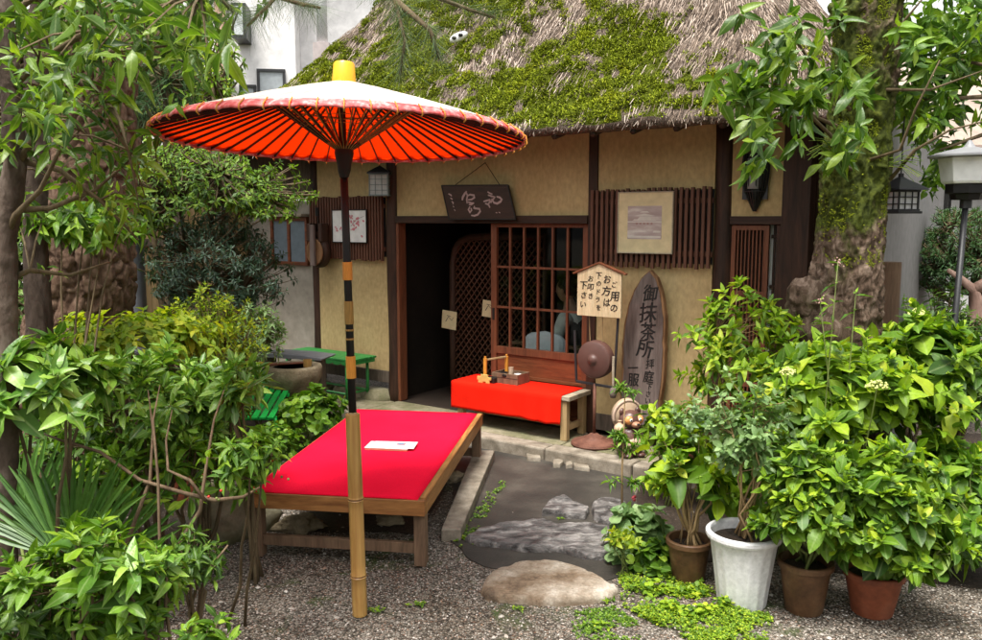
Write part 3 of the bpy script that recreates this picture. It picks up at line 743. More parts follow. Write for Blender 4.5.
# ------------------------------------------------------------------ parasol
base = P(360, 615, 0); top = Q(343, 150, 3.50); 
ub = thing('parasol', 'large red paper parasol with cream top on a leaning black pole in a bamboo stand', 'parasol', tuple(base))
axis = (Vector(top) - Vector(base)); 
def on_pole(y_px):
    # point on the pole seen at photo row y_px
    lo, hi = -.1, 1.6
    for _ in range(40):
        m_ = (lo + hi) / 2; w = np.array(base) + np.array(axis) * m_ - C0; yy = CY - FPX * (w @ UPV) / (w @ FW)
        if yy > y_px: lo = m_
        else: hi = m_
    return Vector(axis) * lo
ptop = on_pole(84)
mb = MB(); a = on_pole(614); b = on_pole(414); k = 22; path = []; rad = []
ax_n = b - a
for i in range(k + 1):
    q = i / k; path.append(a + ax_n * q); rr = .0335 - .002 * q
    rad.append(rr)
nodes_q = (.20, .585)
mbp = []; rr2 = []
for q in sorted(list(np.linspace(0, 1, 16)) + [x + dx for x in nodes_q for dx in (-.012, -.006, 0, .006, .012)]):
    d = min(abs(q - x) for x in nodes_q); mbp.append(a + ax_n * q); rr2.append(.0335 - .0025 * q + (.0025 if abs(d - .006) < .003 else (-.0015 if d < .002 else 0)))
mb.tube(mbp, rr2, 24); sb = mb.build('bamboo_stand', M['bamboo'], ub, smooth=True, autos=60)
for x in nodes_q: mb = MB(); mb.tube([a + ax_n * (x - .0022), a + ax_n * (x + .0022)], .0337, 24); mb.build('node_ring', M['slab_bark'], sb, smooth=True, autos=50)
mb = MB(); mb.tube([on_pole(425), on_pole(420 - 8)], [.019, .019], 16); mb.build('bamboo_core', M['tan_wood'], sb, smooth=True, autos=50)
mb = MB(); mb.tube([on_pole(440), ptop], [.0175, .016], 16); mb.build('pole', M['black'], ub, smooth=True)
for y0, y1, mt in ((280, 262, 'rattan'), (378, 356, 'rattan'), (324, 301, 'dark_gold')):
    A, B = on_pole(y0), on_pole(y1); mb = MB(); pts = []; rd_ = []
    for i in range(41): q = i / 40; pts.append(A.lerp(B, q)); rd_.append((.0205 if mt == 'rattan' else .0190) + (.0009 if i % 2 else 0))
    mb.tube(pts, rd_, 16); mb.build('pole_binding', M[mt], ub, smooth=True)
for yy in (331, 340):
    mb = MB(); mb.tube([on_pole(yy), on_pole(yy - 2)], .0186, 16); mb.build('pole_binding', M['dark_gold'], ub, smooth=True)
# canopy frame: tilted slightly towards the camera
NR = 54; R = .748; apex_z = (Vector(Q(343, 82, 3.49)) - Vector(base)); cen = apex_z.copy(); cen.z -= .222
TILT = Matrix.Rotation(math.radians(-3.0), 3, 'X') @ Matrix.Rotation(math.radians(.6), 3, 'Y')
TILT = TILT.transposed() if False else TILT
def cp(r, a, z):   # canopy space -> parasol space; z measured from the rim plane
    return TILT @ Vector((r * math.cos(a), r * math.sin(a), z)) + cen
def cz(r): return .222 * (1 - (r / R) ** 1.12)
rrs = [.03, .12, .24, .36, .48, .58, .66, .72, .748]
SUB = 4
mb = MB(); vs = []
for r in rrs:
    for j in range(NR * SUB):
        a = 2 * math.pi * j / (NR * SUB); f = (j % SUB) / SUB; sag = math.sin(math.pi * f)
        vs.append(cp(r * (1 - .014 * sag * (r / R) ** 4), a, cz(r) - .006 * sag * r / R))
n = NR * SUB
mb.add(vs, [(i * n + j, (i + 1) * n + j, (i + 1) * n + (j + 1) % n, i * n + (j + 1) % n) for i in range(len(rrs) - 1) for j in range(n)])
def paper_mat(name, col, tr, tc):
    m = Mat(name); no = m.noise(m.coord(), 40, 4)
    m.base(m.mix(1.0, col, m.ramp(no, [(.3, (.9, .9, .9)), (.7, (1.04, 1.04, 1.04))]), 'MULTIPLY'), .7, .2)
    t = m.n.new('ShaderNodeBsdfTranslucent'); t.inputs[0].default_value = clampc(tc)
    x = m.n.new('ShaderNodeMixShader'); x.inputs[0].default_value = tr
    m.link(m.b.outputs[0], x.inputs[1]); m.link(t.outputs[0], x.inputs[2]); m.link(x.outputs[0], m.o.inputs['Surface']); return m.m
M['red_paper'] = paper_mat('red_paper', (.95, .030, .002), .7, (1.0, .06, .002))
canopy = mb.build('canopy', M['red_paper'], ub, smooth=False)
# cream outer layer sits just over it, with a pink-red rolled rim
mb = MB(); vs = []; rr3 = [.03, .12, .24, .36, .48, .58, .66, .718]
for r in rr3:
    for j in range(n):
        a = 2 * math.pi * j / n; f = (j % SUB) / SUB; sag = math.sin(math.pi * f)
        vs.append(cp(r * (1 - .010 * sag * (r / R) ** 4), a, cz(r) + .006 - .006 * sag * r / R))
mb.add(vs, [(i * n + j, (i + 1) * n + j, (i + 1) * n + (j + 1) % n, i * n + (j + 1) % n) for i in range(len(rr3) - 1) for j in range(n)])
M['cream_paper'] = paper_mat('cream_paper', (.88, .86, .80), .38, (.95, .80, .70))
mb.build('canopy_cover', M['cream_paper'], ub, smooth=True)
mb = MB(); vs = []; ringp = [(.715, .0085), (.735, .004), (.749, -.003), (.752, -.012), (.750, -.018), (.745, -.017)]
SB = 8; n2 = NR * SB
for r, dz in ringp:
    for j in range(n2):
        a = 2 * math.pi * j / n2; f = (j % SB) / SB; sag = math.sin(math.pi * f) ** .7
        rc_ = r - .004 * (1 - sag) + .0006 * noise.noise(Vector((a * 40, r * 90, 0)))
        vs.append(cp(rc_, a, cz(min(r, R)) + dz * 1.0 + (.005 * sag if dz < -.01 else 0) + .0008 * noise.noise(Vector((a * 60, r * 200, 3)))))
mb.add(vs, [(i * n2 + j, (i + 1) * n2 + j, (i + 1) * n2 + (j + 1) % n2, i * n2 + (j + 1) % n2) for i in range(len(ringp) - 1) for j in range(n2)])
rm = Mat('rim_paper'); nz = rm.noise(rm.coord((1, 1, .4)), 45, 5); rm.base(rm.ramp(nz, [(.3, (.55, .05, .05)), (.5, (.68, .14, .14)), (.7, (.80, .42, .40))]), .7, .15)
mb.build('rim_band', rm.m, ub, smooth=True)
for j in range(NR):
    a = 2 * math.pi * j / NR
    mb = MB(); pts = [cp(r, a, cz(r) - .010) for r in (.05, .2, .4, .6, .74)]
    for p_, q_ in zip(pts[:-1], pts[1:]): mb.bar(p_, q_, .0038, .010)
    mb.build('rib', M['ink'], ub)
for j in range(NR):
    a = 2 * math.pi * j / NR; mb = MB()
    mb.tube([cp(.722, a, cz(.722) + .012), cp(.752, a, -.002), cp(.756, a, -.018), cp(.744, a, -.026)], .0028, 5)
    mb.build('rim_tie', M['rattan'], ub, smooth=True)
mb = MB()
for j in range(NR):
    a = 2 * math.pi * j / NR
    mb.tube([cp(r, a, cz(r) + .0072) for r in (.05, .2, .4, .6, .718)], .0007, 4, cap=False)
mb.build('cover_thread', M['cream_paper'], ub)
# struts: a fan from the runner up to a ring on the ribs
hubz = -.055
mb = MB(); mb2 = MB(); mb3 = MB()
for j in range(NR):
    a = 2 * math.pi * j / NR; a2 = a + math.radians(5) * (1 if j % 2 else -1)
    A = cp(.028, a, hubz); B = cp(.30, a2, cz(.30) - .014)
    (mb if j % 2 else mb2).bar(A, B, .0045, .006)
mb.build('strut_fan', M['ink'], ub); mb2.build('strut_fan', M['dark_gold'], ub)
mb = MB()
for r_, z_, rd in ((.30, cz(.30) - .014, .004), (.16, hubz + (cz(.30) - .014 - hubz) * (.16 - .028) / .272, .0015), (.20, hubz + (cz(.30) - .014 - hubz) * (.20 - .028) / .272, .0012), (.175, hubz + (cz(.30) - .014 - hubz) * (.175 - .028) / .272, .0014)):
    mb.tube([cp(r_, 2 * math.pi * j / 72, z_) for j in range(73)], rd, 5, cap=False)
mb.build('strut_thread', M['dark_gold'], ub)
mb = MB()
c1, c2 = hubz, hubz - .04
for prof in [[(.036, c1 + .016), (.040, c1 - .01), (.036, c1 - .03), (.029, c1 - .06), (.026, c1 - .085), (.018, c1 - .11)]]:
    n_ = 20; vs = [cp(r, 2 * math.pi * j / n_, z) for r, z in prof for j in range(n_)]
    mb.add(vs, [(i * n_ + j, i * n_ + (j + 1) % n_, (i + 1) * n_ + (j + 1) % n_, (i + 1) * n_ + j) for i in range(len(prof) - 1) for j in range(n_)] + [tuple(range(n_)), tuple(range((len(prof) - 1) * n_, len(prof) * n_))])
mb.build('hub', M['black'], ub, smooth=True, autos=40)
prof = [(.050, .214), (.048, .238), (.043, .294), (.038, .302), (.0, .304)]
mb = MB(); n_ = 24; vs = [cp(max(r, .0005), 2 * math.pi * j / n_, z) for r, z in prof for j in range(n_)]
mb.add(vs, [(i * n_ + j, i * n_ + (j + 1) % n_, (i + 1) * n_ + (j + 1) % n_, (i + 1) * n_ + j) for i in range(len(prof) - 1) for j in range(n_)])
mb.build('cap', M['gold'], ub, smooth=True, autos=40)

# ------------------------------------------------------------------ small bench with the orange-red cloth, against the wall
SB0, SB1, ST0, ST1, SH = .93, 2.02, .02, .36, .345
b2 = house_thing('side_bench', 'narrow wooden bench against the lattice door with an orange red cloth over it', 'bench', SB0, 0, .096)
mb = MB()
for i in range(3): w = (ST1 - ST0) / 3; mb.box(0, SB1 - SB0, -ST1 + i * w + .002, -ST1 + (i + 1) * w - .002, SH - .035, SH)
mb.build('seat', M['pale_wood'], b2, bevel=.004)
for x in (.03, SB1 - SB0 - .085):
    for y in (-ST1 + .015, -ST0 - .065): mb = MB(); mb.box(x, x + .055, y, y + .05, 0, SH - .036); mb.build('leg', M['tan_wood'], b2, bevel=.004)
mb = MB(); mb.box(SB1 - SB0 - .072, SB1 - SB0 - .042, -ST1 + .066, -ST0 - .066, .07, .115); mb.box(.086, SB1 - SB0 - .086, -.20, -.17, .07, .115); mb.build('stretcher', M['tan_wood'], b2, bevel=.003)
clo = house_thing('bench_cloth', 'orange red cloth draped over the narrow bench by the lattice door', 'cloth', SB0, 0, .096)
mb = MB(); nx, CW = 60, SB1 - SB0 - .065; prof = []
for q in np.linspace(0, 1, 30):
    Ltot = (ST1 - ST0) + .20; d = q * Ltot
    if d < ST1 - ST0: prof.append((-ST0 - d, SH + .004, 0))
    else: prof.append((-ST1 - .006, SH - .002 - (d - (ST1 - ST0)), (d - (ST1 - ST0)) / .2))
vs = []
for i in range(nx + 1):
    x = -.012 + (CW + .012) * i / nx
    for y, z, k in prof:
        f = .020 * k * (noise.noise(Vector((x * 6, 0, 4))) + .5 * math.sin(x * 19 + 2 * noise.noise(Vector((x * 3, 3, 3)))) + .4 * noise.noise(Vector((x * 16, k * 2, 7)))); vs.append((x + .004 * k * math.sin(i), y - abs(f) - .004 * k, z - .012 * k * (1 + noise.noise(Vector((x * 4, 1, 1))))))
np_ = len(prof); mb.add(vs, [(i * np_ + j, (i + 1) * np_ + j, (i + 1) * np_ + j + 1, i * np_ + j + 1) for i in range(nx) for j in range(np_ - 1)])
# left end drop
ev = []; 
for j in range(12):
    y = -ST0 - (ST1 - ST0 + .01) * j / 11
    for k in range(7): q = k / 6; ev.append((-.014 - .006 * q * (1 + noise.noise(Vector((y * 9, q, 0)))), y, SH + .003 - .215 * q))
mb.add(ev, [(j * 7 + k, j * 7 + k + 1, (j + 1) * 7 + k + 1, (j + 1) * 7 + k) for j in range(11) for k in range(6)])
o = mb.build('bench_cloth_sheet', M['red_cloth'], clo, smooth=True); o.name = 'cloth_sheet'; md = o.modifiers.new('thick', 'SOLIDIFY'); md.thickness = .003
# tobacco tray (box with handle) and tool rack with yellow posts
bx = house_thing('wooden_tray_box', 'low brown wooden box with a cup and small dishes on the orange red cloth', 'box', 1.36, .16, .096 + SH + .006)
mb = MB(); w, d, h = .125, .09, .085
mb.box(-w, w, -d, -d + .012, 0, h); mb.box(-w, w, d - .012, d, 0, h); mb.box(-w, -w + .012, -d + .012, d - .012, 0, h); mb.box(w - .012, w, -d + .012, d - .012, 0, h); mb.box(-w + .012, w - .012, -d + .012, d - .012, .0, .055)
mb.build('box_body', M['bench_leg'], bx, bevel=.003)
mb = MB(); mb.box(-w - .0012, w + .0012, -d - .0012, -d - .0002, .048, .051); mb.build('box_seam', M['ink'], bx)
mb = MB(); mb.lathe([(.0, .0), (.02, .0), (.022, .002), (.016, .006), (0, .008)], 14); 
for i, q in enumerate(mb.v): mb.v[i] = (q[0] - .0, -d - .002 - q[2] * .4, q[1] * .6 + .068)
mb.build('finger_hole', M['ink'], bx)
cup = house_thing('paper_cup', 'small pale cup standing in the wooden tray box', 'cup', 1.37, .17, .096 + SH + .063)
mb = MB(); mb.lathe([(.0, .0), (.017, .0), (.021, .07), (.019, .07), (.016, .006), (0, .006)], 18); mb.build('cup_body', plain('beige_ceramic', (.55, .40, .28), .5), cup, smooth=True, autos=40)
for nm, lb, s, t, r, mt in (('dark_dish', 'small dark bowl in the left of the tray box', 1.30, .17, .038, 'black'), ('pale_dish', 'small whitish ash dish in the right of the tray box', 1.435, .17, .03, 'white')):
    o = house_thing(nm, lb, 'dish', s, t, .096 + SH + .0625); mb = MB(); mb.lathe([(0, 0), (r * .6, 0), (r, .022), (r * .92, .022), (r * .5, .006), (0, .006)], 18); mb.build('bowl', M[mt], o, smooth=True, autos=50)
hd = house_thing('brush_rack', 'small yellow wooden rack with two posts and a slanting handle bar beside the tray box', 'rack', 1.22, .20, .096 + SH + .006)
for x, y in ((-.02, -.09), (.06, .10)):
    mb = MB(); mb.box(x - .014, x + .014, y - .009, y + .009, 0, .20); mb.box(x - .006, x + .006, y - .0095, y + .0095, .2005, .215); mb.build('rack_post', M['rattan'], hd, bevel=.003)
mb = MB(); mb.bar((-.02, -.08, .185), (.06, .09, .195), .014, .014); mb.build('rack_handle', M['tan_wood'], hd, bevel=.002)
mb = MB(); mb.prism([(-.075, .0), (-.03, .0), (-.03, .012), (.0, .012), (.0, 0), (.035, 0), (.035, .028), (.05, .028), (.05, .05), (.02, .05), (.02, .07), (-.05, .07), (-.05, .052), (-.085, .052), (-.085, .022), (-.075, .022)], -.112, -.10); mb.build('carved_foot', plain('pale_yellow_wood', (.58, .40, .12)), hd, bevel=.002)
mb = MB(); mb.box(-.09, .07, -.095, -.02, 0, .045); mb.build('drawer_block', M['ink'], hd, bevel=.003)

# ------------------------------------------------------------------ gong stand with the pentagon sign
GS, GT = 2.20, .30
gs = house_thing('gong_stand', 'brown iron stand with a round foot holding a bossed gong beside the narrow bench', 'gong', GS, GT, .096)
mb = MB(); mb.lathe([(0, 0), (.165, 0), (.172, .012), (.165, .026), (.11, .038), (.075, .055), (.07, .062), (.05, .066), (.03, .085), (.0, .09)], 36); mb.build('round_foot', M['rust'], gs, smooth=True, autos=40)
zc = .46
mb = MB(); mb.tube([(0, 0, .08), (0, 0, zc)], .012, 12); mb.build('pole', M['rust'], gs, smooth=True)
mb = MB(); w = .155
mb.bar((-w, 0, zc), (w, 0, zc - .012), .018, .018); mb.bar((-w, 0, zc), (-w - .02, 0, zc + .38), .014, .016); mb.bar((w, 0, zc - .012), (w + .03, 0, zc + .62), .014, .016); mb.build('fork', M['black_metal'], gs, bevel=.002)
mb = MB(); prof = [(0, -.050), (.020, -.048), (.030, -.040), (.040, -.030), (.05, -.028), (.115, -.022), (.132, -.014), (.140, 0), (.140, .05), (.132, .05), (.128, 0), (0, -.005)]
mb.lathe(prof, 40); gz = zc + .18
for i, q in enumerate(mb.v): mb.v[i] = (q[0] + .0, q[2] - .015, q[1] + gz)
mb.build('gong_disc', M['iron'], gs, smooth=True, autos=35)
mb = MB(); mb.tube([(-.05, .01, gz + .13), (-.055, 0, gz + .33)], .003, 5); mb.tube([(.05, .01, gz + .13), (.055, 0, gz + .33)], .003, 5); mb.build('gong_cord', M['tan_stem'], gs)
ml = house_thing('gong_mallet', 'pale wooden mallet with a wrapped head hanging by the gong', 'mallet', GS + .165, GT + .03, .096 + zc - .05)
mb = MB(); mb.tube([(0, 0, .05), (-.002, 0, .22), (0, 0, .27)], [.009, .010, .010], 10); mb.build('handle', M['pale_wood'], ml, smooth=True, autos=50)
mb = MB(); mb.lathe([(0, -.035), (.02, -.03), (.028, 0), (.02, .04), (.0, .05)], 14); mb.build('mallet_head', M['slab_wood'], ml, smooth=True)
# sign
sg = house_thing('hanging_sign', 'pale wooden pentagon sign with black brush writing above the gong', 'sign', GS - .0, GT + .02, 0)
zt, zl, zb, hw = 1.405, 1.36, 1.11, .175
def sgp(x, y): return W(x, y, GT + .04)
s_l, z_tl = sgp(577, 273); s_r, z_tr = sgp(621, 274); _, z_b = sgp(600, 317); s_c, z_t = sgp(600, 264)
hw = (s_r - s_l) / 2; sc_ = (s_r + s_l) / 2; sg.location = HW(sc_, GT + .02, 0)
mb = MB(); mb.prism([(-hw, z_b), (hw, z_b), (hw, z_tl), (0, z_t), (-hw, z_tl)], -.012, .006); mb.build('board', M['sign_wood'], sg, bevel=.002)
mb = MB()
mb.bar((0, -.004, z_t + .008), (-hw - .035, -.004, z_tl - .004), .036, .012); mb.bar((0, -.004, z_t + .008), (hw + .035, -.004, z_tr - .004), .036, .012); mb.build('sign_roof', M['red_wood_x'], sg, bevel=.002)
H_ = z_tl - z_b; it = []
cols = [('ご用の', .70, .0, .27), ('お方は', .36, .06, .27), ('下のドラを', -.02, .09, .185), ('お叩き', -.38, .04, .2), ('下さい', -.70, -.06, .225)]
for txt, fx, top_, adv in cols:
    z = z_tl - H_ * (.04 - top_)
    if txt == 'ご用の': z = z_tl - H_ * .10
    if txt == 'お叩き': z = z_tl - H_ * .02
    if txt == '下さい': z = z_tl - H_ * .17
    random.seed(len(it))
    for ch in txt:
        sz = H_ * adv * (1.0 if ch in '用方下叩' else .84); z -= H_ * adv / 2
        if ch == 'ご': go_ = (fx * hw, z); z -= H_ * adv / 2; continue
        it.append((ch, fx * hw + random.uniform(-.004, .004), z, (sz * .92, sz * .95), random.uniform(-.06, .06))); z -= H_ * adv / 2
mb = MB(); text_into(mb, it, -.0135)
for pts, ww in (([(-.015, .012), (-.004, .013), (.008, .010)], .006), ([(-.018, -.004), (-.016, -.013), (-.004, -.017), (.012, -.015)], .0065), ([(.010, .022), (.015, .015)], .004), ([(.018, .022), (.023, .016)], .004)): stroke(mb, [(go_[0] + a, go_[1] + b) for a, b in pts], ww, -.0146)
if 1:
    mb.build('writing', M['ink'], sg)['label'] = 'black brush writing in five columns'

# ------------------------------------------------------------------ tall pointed slab sign
sl = house_thing('slab_sign', 'tall pointed grey wooden slab with black brush writing leaning on the wall', 'sign', 2.42, .10, .096)
def slp(x, y): a, z = W(x, y, .12); return a - 2.42, z - .096
out = [slp(*a) for a in [(650, 270), (657, 278), (661, 289), (664, 303), (665.5, 325), (665, 350), (663.5, 375), (661, 400), (657, 425), (655, 440)]] + [slp(*a) for a in [(627, 440), (620, 420), (620, 395), (621.5, 370), (622, 345), (624, 325), (628, 305), (634, 290), (641, 278)]]
dense = []
for i in range(len(out)):
    a, b = out[i], out[(i + 1) % len(out)]
    for q in (0, .33, .66):
        x, z = a[0] + (b[0] - a[0]) * q, a[1] + (b[1] - a[1]) * q; k = .013 * noise.noise(Vector((x * 12, z * 12, 2))); dense.append((x + k, z + k))
cx_ = sum(p[0] for p in dense) / len(dense); inn = [((p[0] - cx_) * .90 + cx_, (p[1] - .6) * .985 + .6) for p in dense]
mb = MB(); mb.prism(dense, -.022, .03); mb.build('bark_edge', M['slab_bark'], sl, bevel=.006)
mb = MB(); mb.prism(inn, -.030, -.0225); mb.build('board', M['slab_wood'], sl, bevel=.004)
it = []
for ch, x, y, s, r in (('御', 652, 293, 14.5, -.05), ('抹', 650, 312, 18, .05), ('茶', 650, 331, 16, .05), ('所', 647, 348, 17, -.10), ('拝', 650, 362, 0, 0), ('一', 635, 367, 11, .1), ('服', 635.5, 379, 12, .05), ('拝', 652, 363, 9, .05), ('庭', 650.5, 376, 11, 0), ('下', 651, 386, 6.5, 0), ('さ', 650, 393, 6, 0), ('い', 649.5, 400, 6, 0)):
    if s: a, z = slp(x - 5, y); k = 1 / FPX * 6.1; it.append((ch, a + .03, z, (s * k * 1.05, s * k * 1.2), r))
mb = MB(); text_into(mb, it, -.0312); mb.build('writing', M['ink'], sl)

# ------------------------------------------------------------------ signboard over the door
nb = house_thing('name_board', 'dark slanted wooden board with pale cursive characters hanging over the doorway', 'sign', 0, .055, 0)
def nbp(x, y): return W(x, y, .07)
c4 = [nbp(*a) for a in [(449.5, 219.5), (516, 219.5), (508, 185), (442, 185.5)]]
mb = MB(); mb.prism(c4, -.02, .005); mb.build('board', M['dark_sign'], nb, bevel=.003)
mb = MB()
for p_, q_ in zip(c4, c4[1:] + c4[:1]): mb.bar((p_[0], -.02, p_[1]), (q_[0], -.02, q_[1]), .012, .008)
mb.build('board_edge', M['ink'], nb, bevel=.002)
mb = MB(); top_ = nbp(482, 162.5); mb.tube([(nbp(454.5, 185)[0], -.005, nbp(454.5, 185)[1]), (top_[0], .03, top_[1]), (nbp(499, 185)[0], -.005, nbp(499, 185)[1])], .0035, 6); mb.build('hanging_cord', M['post'], nb)
# strokes in zoom-pixel coordinates (12.275 px per photo px, origin 440,180)
def zp(pts): return [nbp(440 + x / 12.275, 180 + y / 12.275) for x, y in pts]
mb = MB(); U = .0075
for pts, w in (([(335, 140), (310, 170), (285, 215), (280, 250)], 2.6), ([(325, 150), (345, 190), (335, 240), (340, 290)], 2.0), ([(335, 200), (375, 180), (425, 190), (430, 215), (395, 240), (350, 245)], 2.2), ([(350, 270), (390, 285), (425, 285)], 1.8),
               ([(360, 300), (385, 305), (415, 290)], 1.6), ([(375, 325), (355, 365), (375, 400), (395, 370), (385, 345)], 2.2), ([(415, 345), (450, 350), (490, 355), (500, 385), (470, 425), (430, 440), (390, 435)], 2.2), ([(425, 320), (440, 360)], 1.5),
               ([(590, 145), (620, 165), (650, 175)], 1.6), ([(595, 185), (640, 200), (680, 210), (650, 250), (610, 280), (590, 310)], 2.2), ([(540, 265), (580, 255), (625, 240)], 1.9), ([(560, 290), (600, 300), (620, 340)], 1.9), ([(640, 230), (670, 280), (710, 290), (750, 265), (765, 240), (740, 215), (700, 205)], 2.4), ([(600, 245), (640, 280)], 1.6),
               ([(110, 170), (140, 185), (150, 200)], 1.6), ([(135, 220), (160, 240)], 1.5), ([(150, 265), (170, 280), (165, 300)], 1.5), ([(165, 320), (180, 335)], 1.1), ([(180, 360), (195, 380)], 1.0), ([(690, 400), (710, 405)], 1.0), ([(725, 395), (745, 405)], 1.0)):
    stroke(mb, zp(pts), [U * w * (.5 + .6 * math.sin(math.pi * (i + .5) / len(pts))) for i in range(len(pts))], -.0226)
mb.build('writing', plain('pale_pink_chalk', (.42, .30, .28), .8), nb)

# ------------------------------------------------------------------ framed pictures
def framed(name, label, x0, y0, x1, y1, t, fm, mat_, border, fw=.008):
    a = W(x0, y1, t); b = W(x1, y0, t); s0_, z0_, s1_, z1_ = a[0], a[1], b[0], b[1]
    o = house_thing(name, label, 'picture', s0_, t, 0); w = s1_ - s0_
    mb = MB(); mb.box(0, w, -.006, .012, z0_, z0_ + fw); mb.box(0, w, -.006, .012, z1_ - fw, z1_); mb.box(0, fw, -.0055, .012, z0_ + fw, z1_ - fw); mb.box(w - fw, w, -.0055, .012, z0_ + fw, z1_ - fw); mb.build('frame', fm, o, bevel=.001)
    mb = MB(); mb.box(fw, w - fw, .0, .008, z0_ + fw, z1_ - fw); mb.build('mount', mat_, o)
    return o, w, z0_, z1_
o, w, z0_, z1_ = framed('framed_picture', 'square framed temple picture in a wide cream mount on the right slatted panel', 617, 191, 674, 253, .075, M['pale_wood'], M['cream'], .2)
h_ = z1_ - z0_; px0, px1, pz0, pz1 = w * .19, w * .80, z0_ + h_ * .235, z0_ + h_ * .77
mb = MB(); mb.box(px0, px1, -.002, -.0005, pz0, pz1); 
pm = Mat('faded_print'); v = pm.coord((1, 1, 4)); n1 = pm.noise(v, 5, 3); pm.base(pm.ramp(n1, [(.35, (.36, .27, .25)), (.55, (.45, .36, .33)), (.68, (.62, .56, .50))]), .6, .3); mb.build('print', pm.m, o)
mb = MB(); hh = pz1 - pz0; ww = px1 - px0
def rel(a, b): return (px0 + ww * a, pz0 + hh * b)
M['print_pale'] = plain('print_pale', (.62, .56, .50), .8, .1)
for poly in ([(.36, .80), (.64, .80), (.58, .84), (.42, .84)], [(.18, .70), (.50, .77), (.82, .70), (.72, .69), (.30, .69)], [(.30, .60), (.70, .60), (.66, .68), (.36, .68)], [(.15, .56), (.85, .56), (.80, .60), (.20, .60)], [(.0, .50), (1, .50), (1, .54), (0, .54)], [(.02, .04), (.98, .04), (.98, .10), (.02, .10)], [(.03, .20), (.2, .19), (.2, .24), (.03, .25)], [(.75, .20), (.97, .20), (.97, .25), (.78, .26)]):
    mb.prism([rel(*p) for p in poly], -.003, -.0021)
mb.build('print_detail', M['print_pale'], o)
mb = MB()
for x in (.25, .36, .47, .58, .69): mb.prism([rel(x, .44), rel(x + .05, .44), rel(x + .05, .50), rel(x, .50)], -.003, -.0021)
mb.build('print_detail', plain('print_dark', (.36, .22, .19), .8, .1), o)
o, w, z0_, z1_ = framed('framed_picture', 'narrow framed print of pink blossom on the left slatted panel behind the parasol pole', 332.5, 209.5, 366.5, 242.5, .075, M['black'], M['paper'], .1)
mb = MB(); random.seed(2); h_ = z1_ - z0_
def disc(mb, x, z, r, y): mb.add([(x + r * math.cos(a) * (1 + .25 * math.sin(a * 3 + x * 50)), y, z + r * math.sin(a)) for a in [i * math.pi / 4 for i in range(8)]], [tuple(range(8))])
for cx_, cz_, n_, sp in ((.18, .40, 9, .05), (.66, .62, 16, .08), (.60, .42, 12, .06), (.75, .72, 8, .05), (.86, .20, 3, .02), (.90, .66, 2, .02)):
    for i in range(n_): disc(mb, w * (cx_ + random.gauss(0, sp)), z0_ + h_ * (cz_ + random.gauss(0, sp)), random.uniform(.006, .013), -.0012 - i * .00002)
mb.build('blossom_print', plain('blossom_pink', (.60, .22, .25), .8, .1), o)
mb = MB(); stroke(mb, [(w * .55, z0_ + h_ * .5), (w * .7, z0_ + h_ * .7), (w * .92, z0_ + h_ * .8)], .004, -.0008); mb.build('branch_print', plain('branch_ink', (.15, .12, .10), .8, .1), o)

# ------------------------------------------------------------------ lanterns on the wall
def grid_lantern(o, w, d, h, frame, pane, nx=3, nz=4, roof=.0):
    mb = MB(); e = .010
    for x in (-w / 2, w / 2 - e):
        for y in (-d / 2, d / 2 - e): mb.box(x, x + e, y, y + e, 0, h)
    for z in (0, h - e):
        mb.box(-w / 2 - .004, w / 2 + .004, -d / 2 - .004, -d / 2 + e, z - .0005, z + e + .0005); mb.box(-w / 2 - .004, w / 2 + .004, d / 2 - e, d / 2 + .004, z - .0005, z + e + .0005); mb.box(-w / 2 - .003, -w / 2 + e, -d / 2 + e, d / 2 - e, z, z + e); mb.box(w / 2 - e, w / 2 + .003, -d / 2 + e, d / 2 - e, z, z + e)
    mb.build('lantern_frame', frame, o, bevel=.0015)
    mb = MB(); b = .005
    for i in range(1, nx):
        x = -w / 2 + w * i / nx; mb.box(x - b / 2, x + b / 2, -d / 2 + .001, -d / 2 + .007, e, h - e); mb.box(x - b / 2, x + b / 2, d / 2 - .007, d / 2 - .001, e, h - e)
        y = -d / 2 + d * i / nx; mb.box(w / 2 - .007, w / 2 - .001, y - b / 2, y + b / 2, e, h - e); mb.box(-w / 2 + .001, -w / 2 + .007, y - b / 2, y + b / 2, e, h - e)
    for i in range(1, nz):
        z = h * i / nz
        mb.box(-w / 2 + e, w / 2 - e, -d / 2 + .0018, -d / 2 + .0062, z - b / 2, z + b / 2); mb.box(w / 2 - .0062, w / 2 - .0018, -d / 2 + e, d / 2 - e, z - b / 2, z + b / 2); mb.box(-w / 2 + .0018, -w / 2 + .0062, -d / 2 + e, d / 2 - e, z - b / 2, z + b / 2)
    mb.build('lantern_grid', frame, o)
    mb = MB(); mb.box(-w / 2 + .009, w / 2 - .009, -d / 2 + .009, d / 2 - .009, .004, h - .004); mb.build('lantern_paper', pane, o)
a = W(380, 196, .14)
la = house_thing('hanging_lantern', 'small grey green grid lantern hanging under the eave left of the doorway post', 'lantern', a[0], .14, a[1])
la.rotation_euler[2] += .6
grid_lantern(la, .17, .17, .19, plain('verdigris', (.16, .20, .19), .6), plain('grey_paper', (.42, .44, .42), .8), 3, 4)
mb = MB(); mb.lathe([(.14, .192), (.135, .205), (.05, .245), (.012, .26), (0, .262)], 4); mb.build('lantern_roof', M['black_metal'], la)
mb = MB(); mb.tube([(0, 0, .255), (0, 0, .42)], .004, 6); mb.build('lantern_hook', M['black_metal'], la)
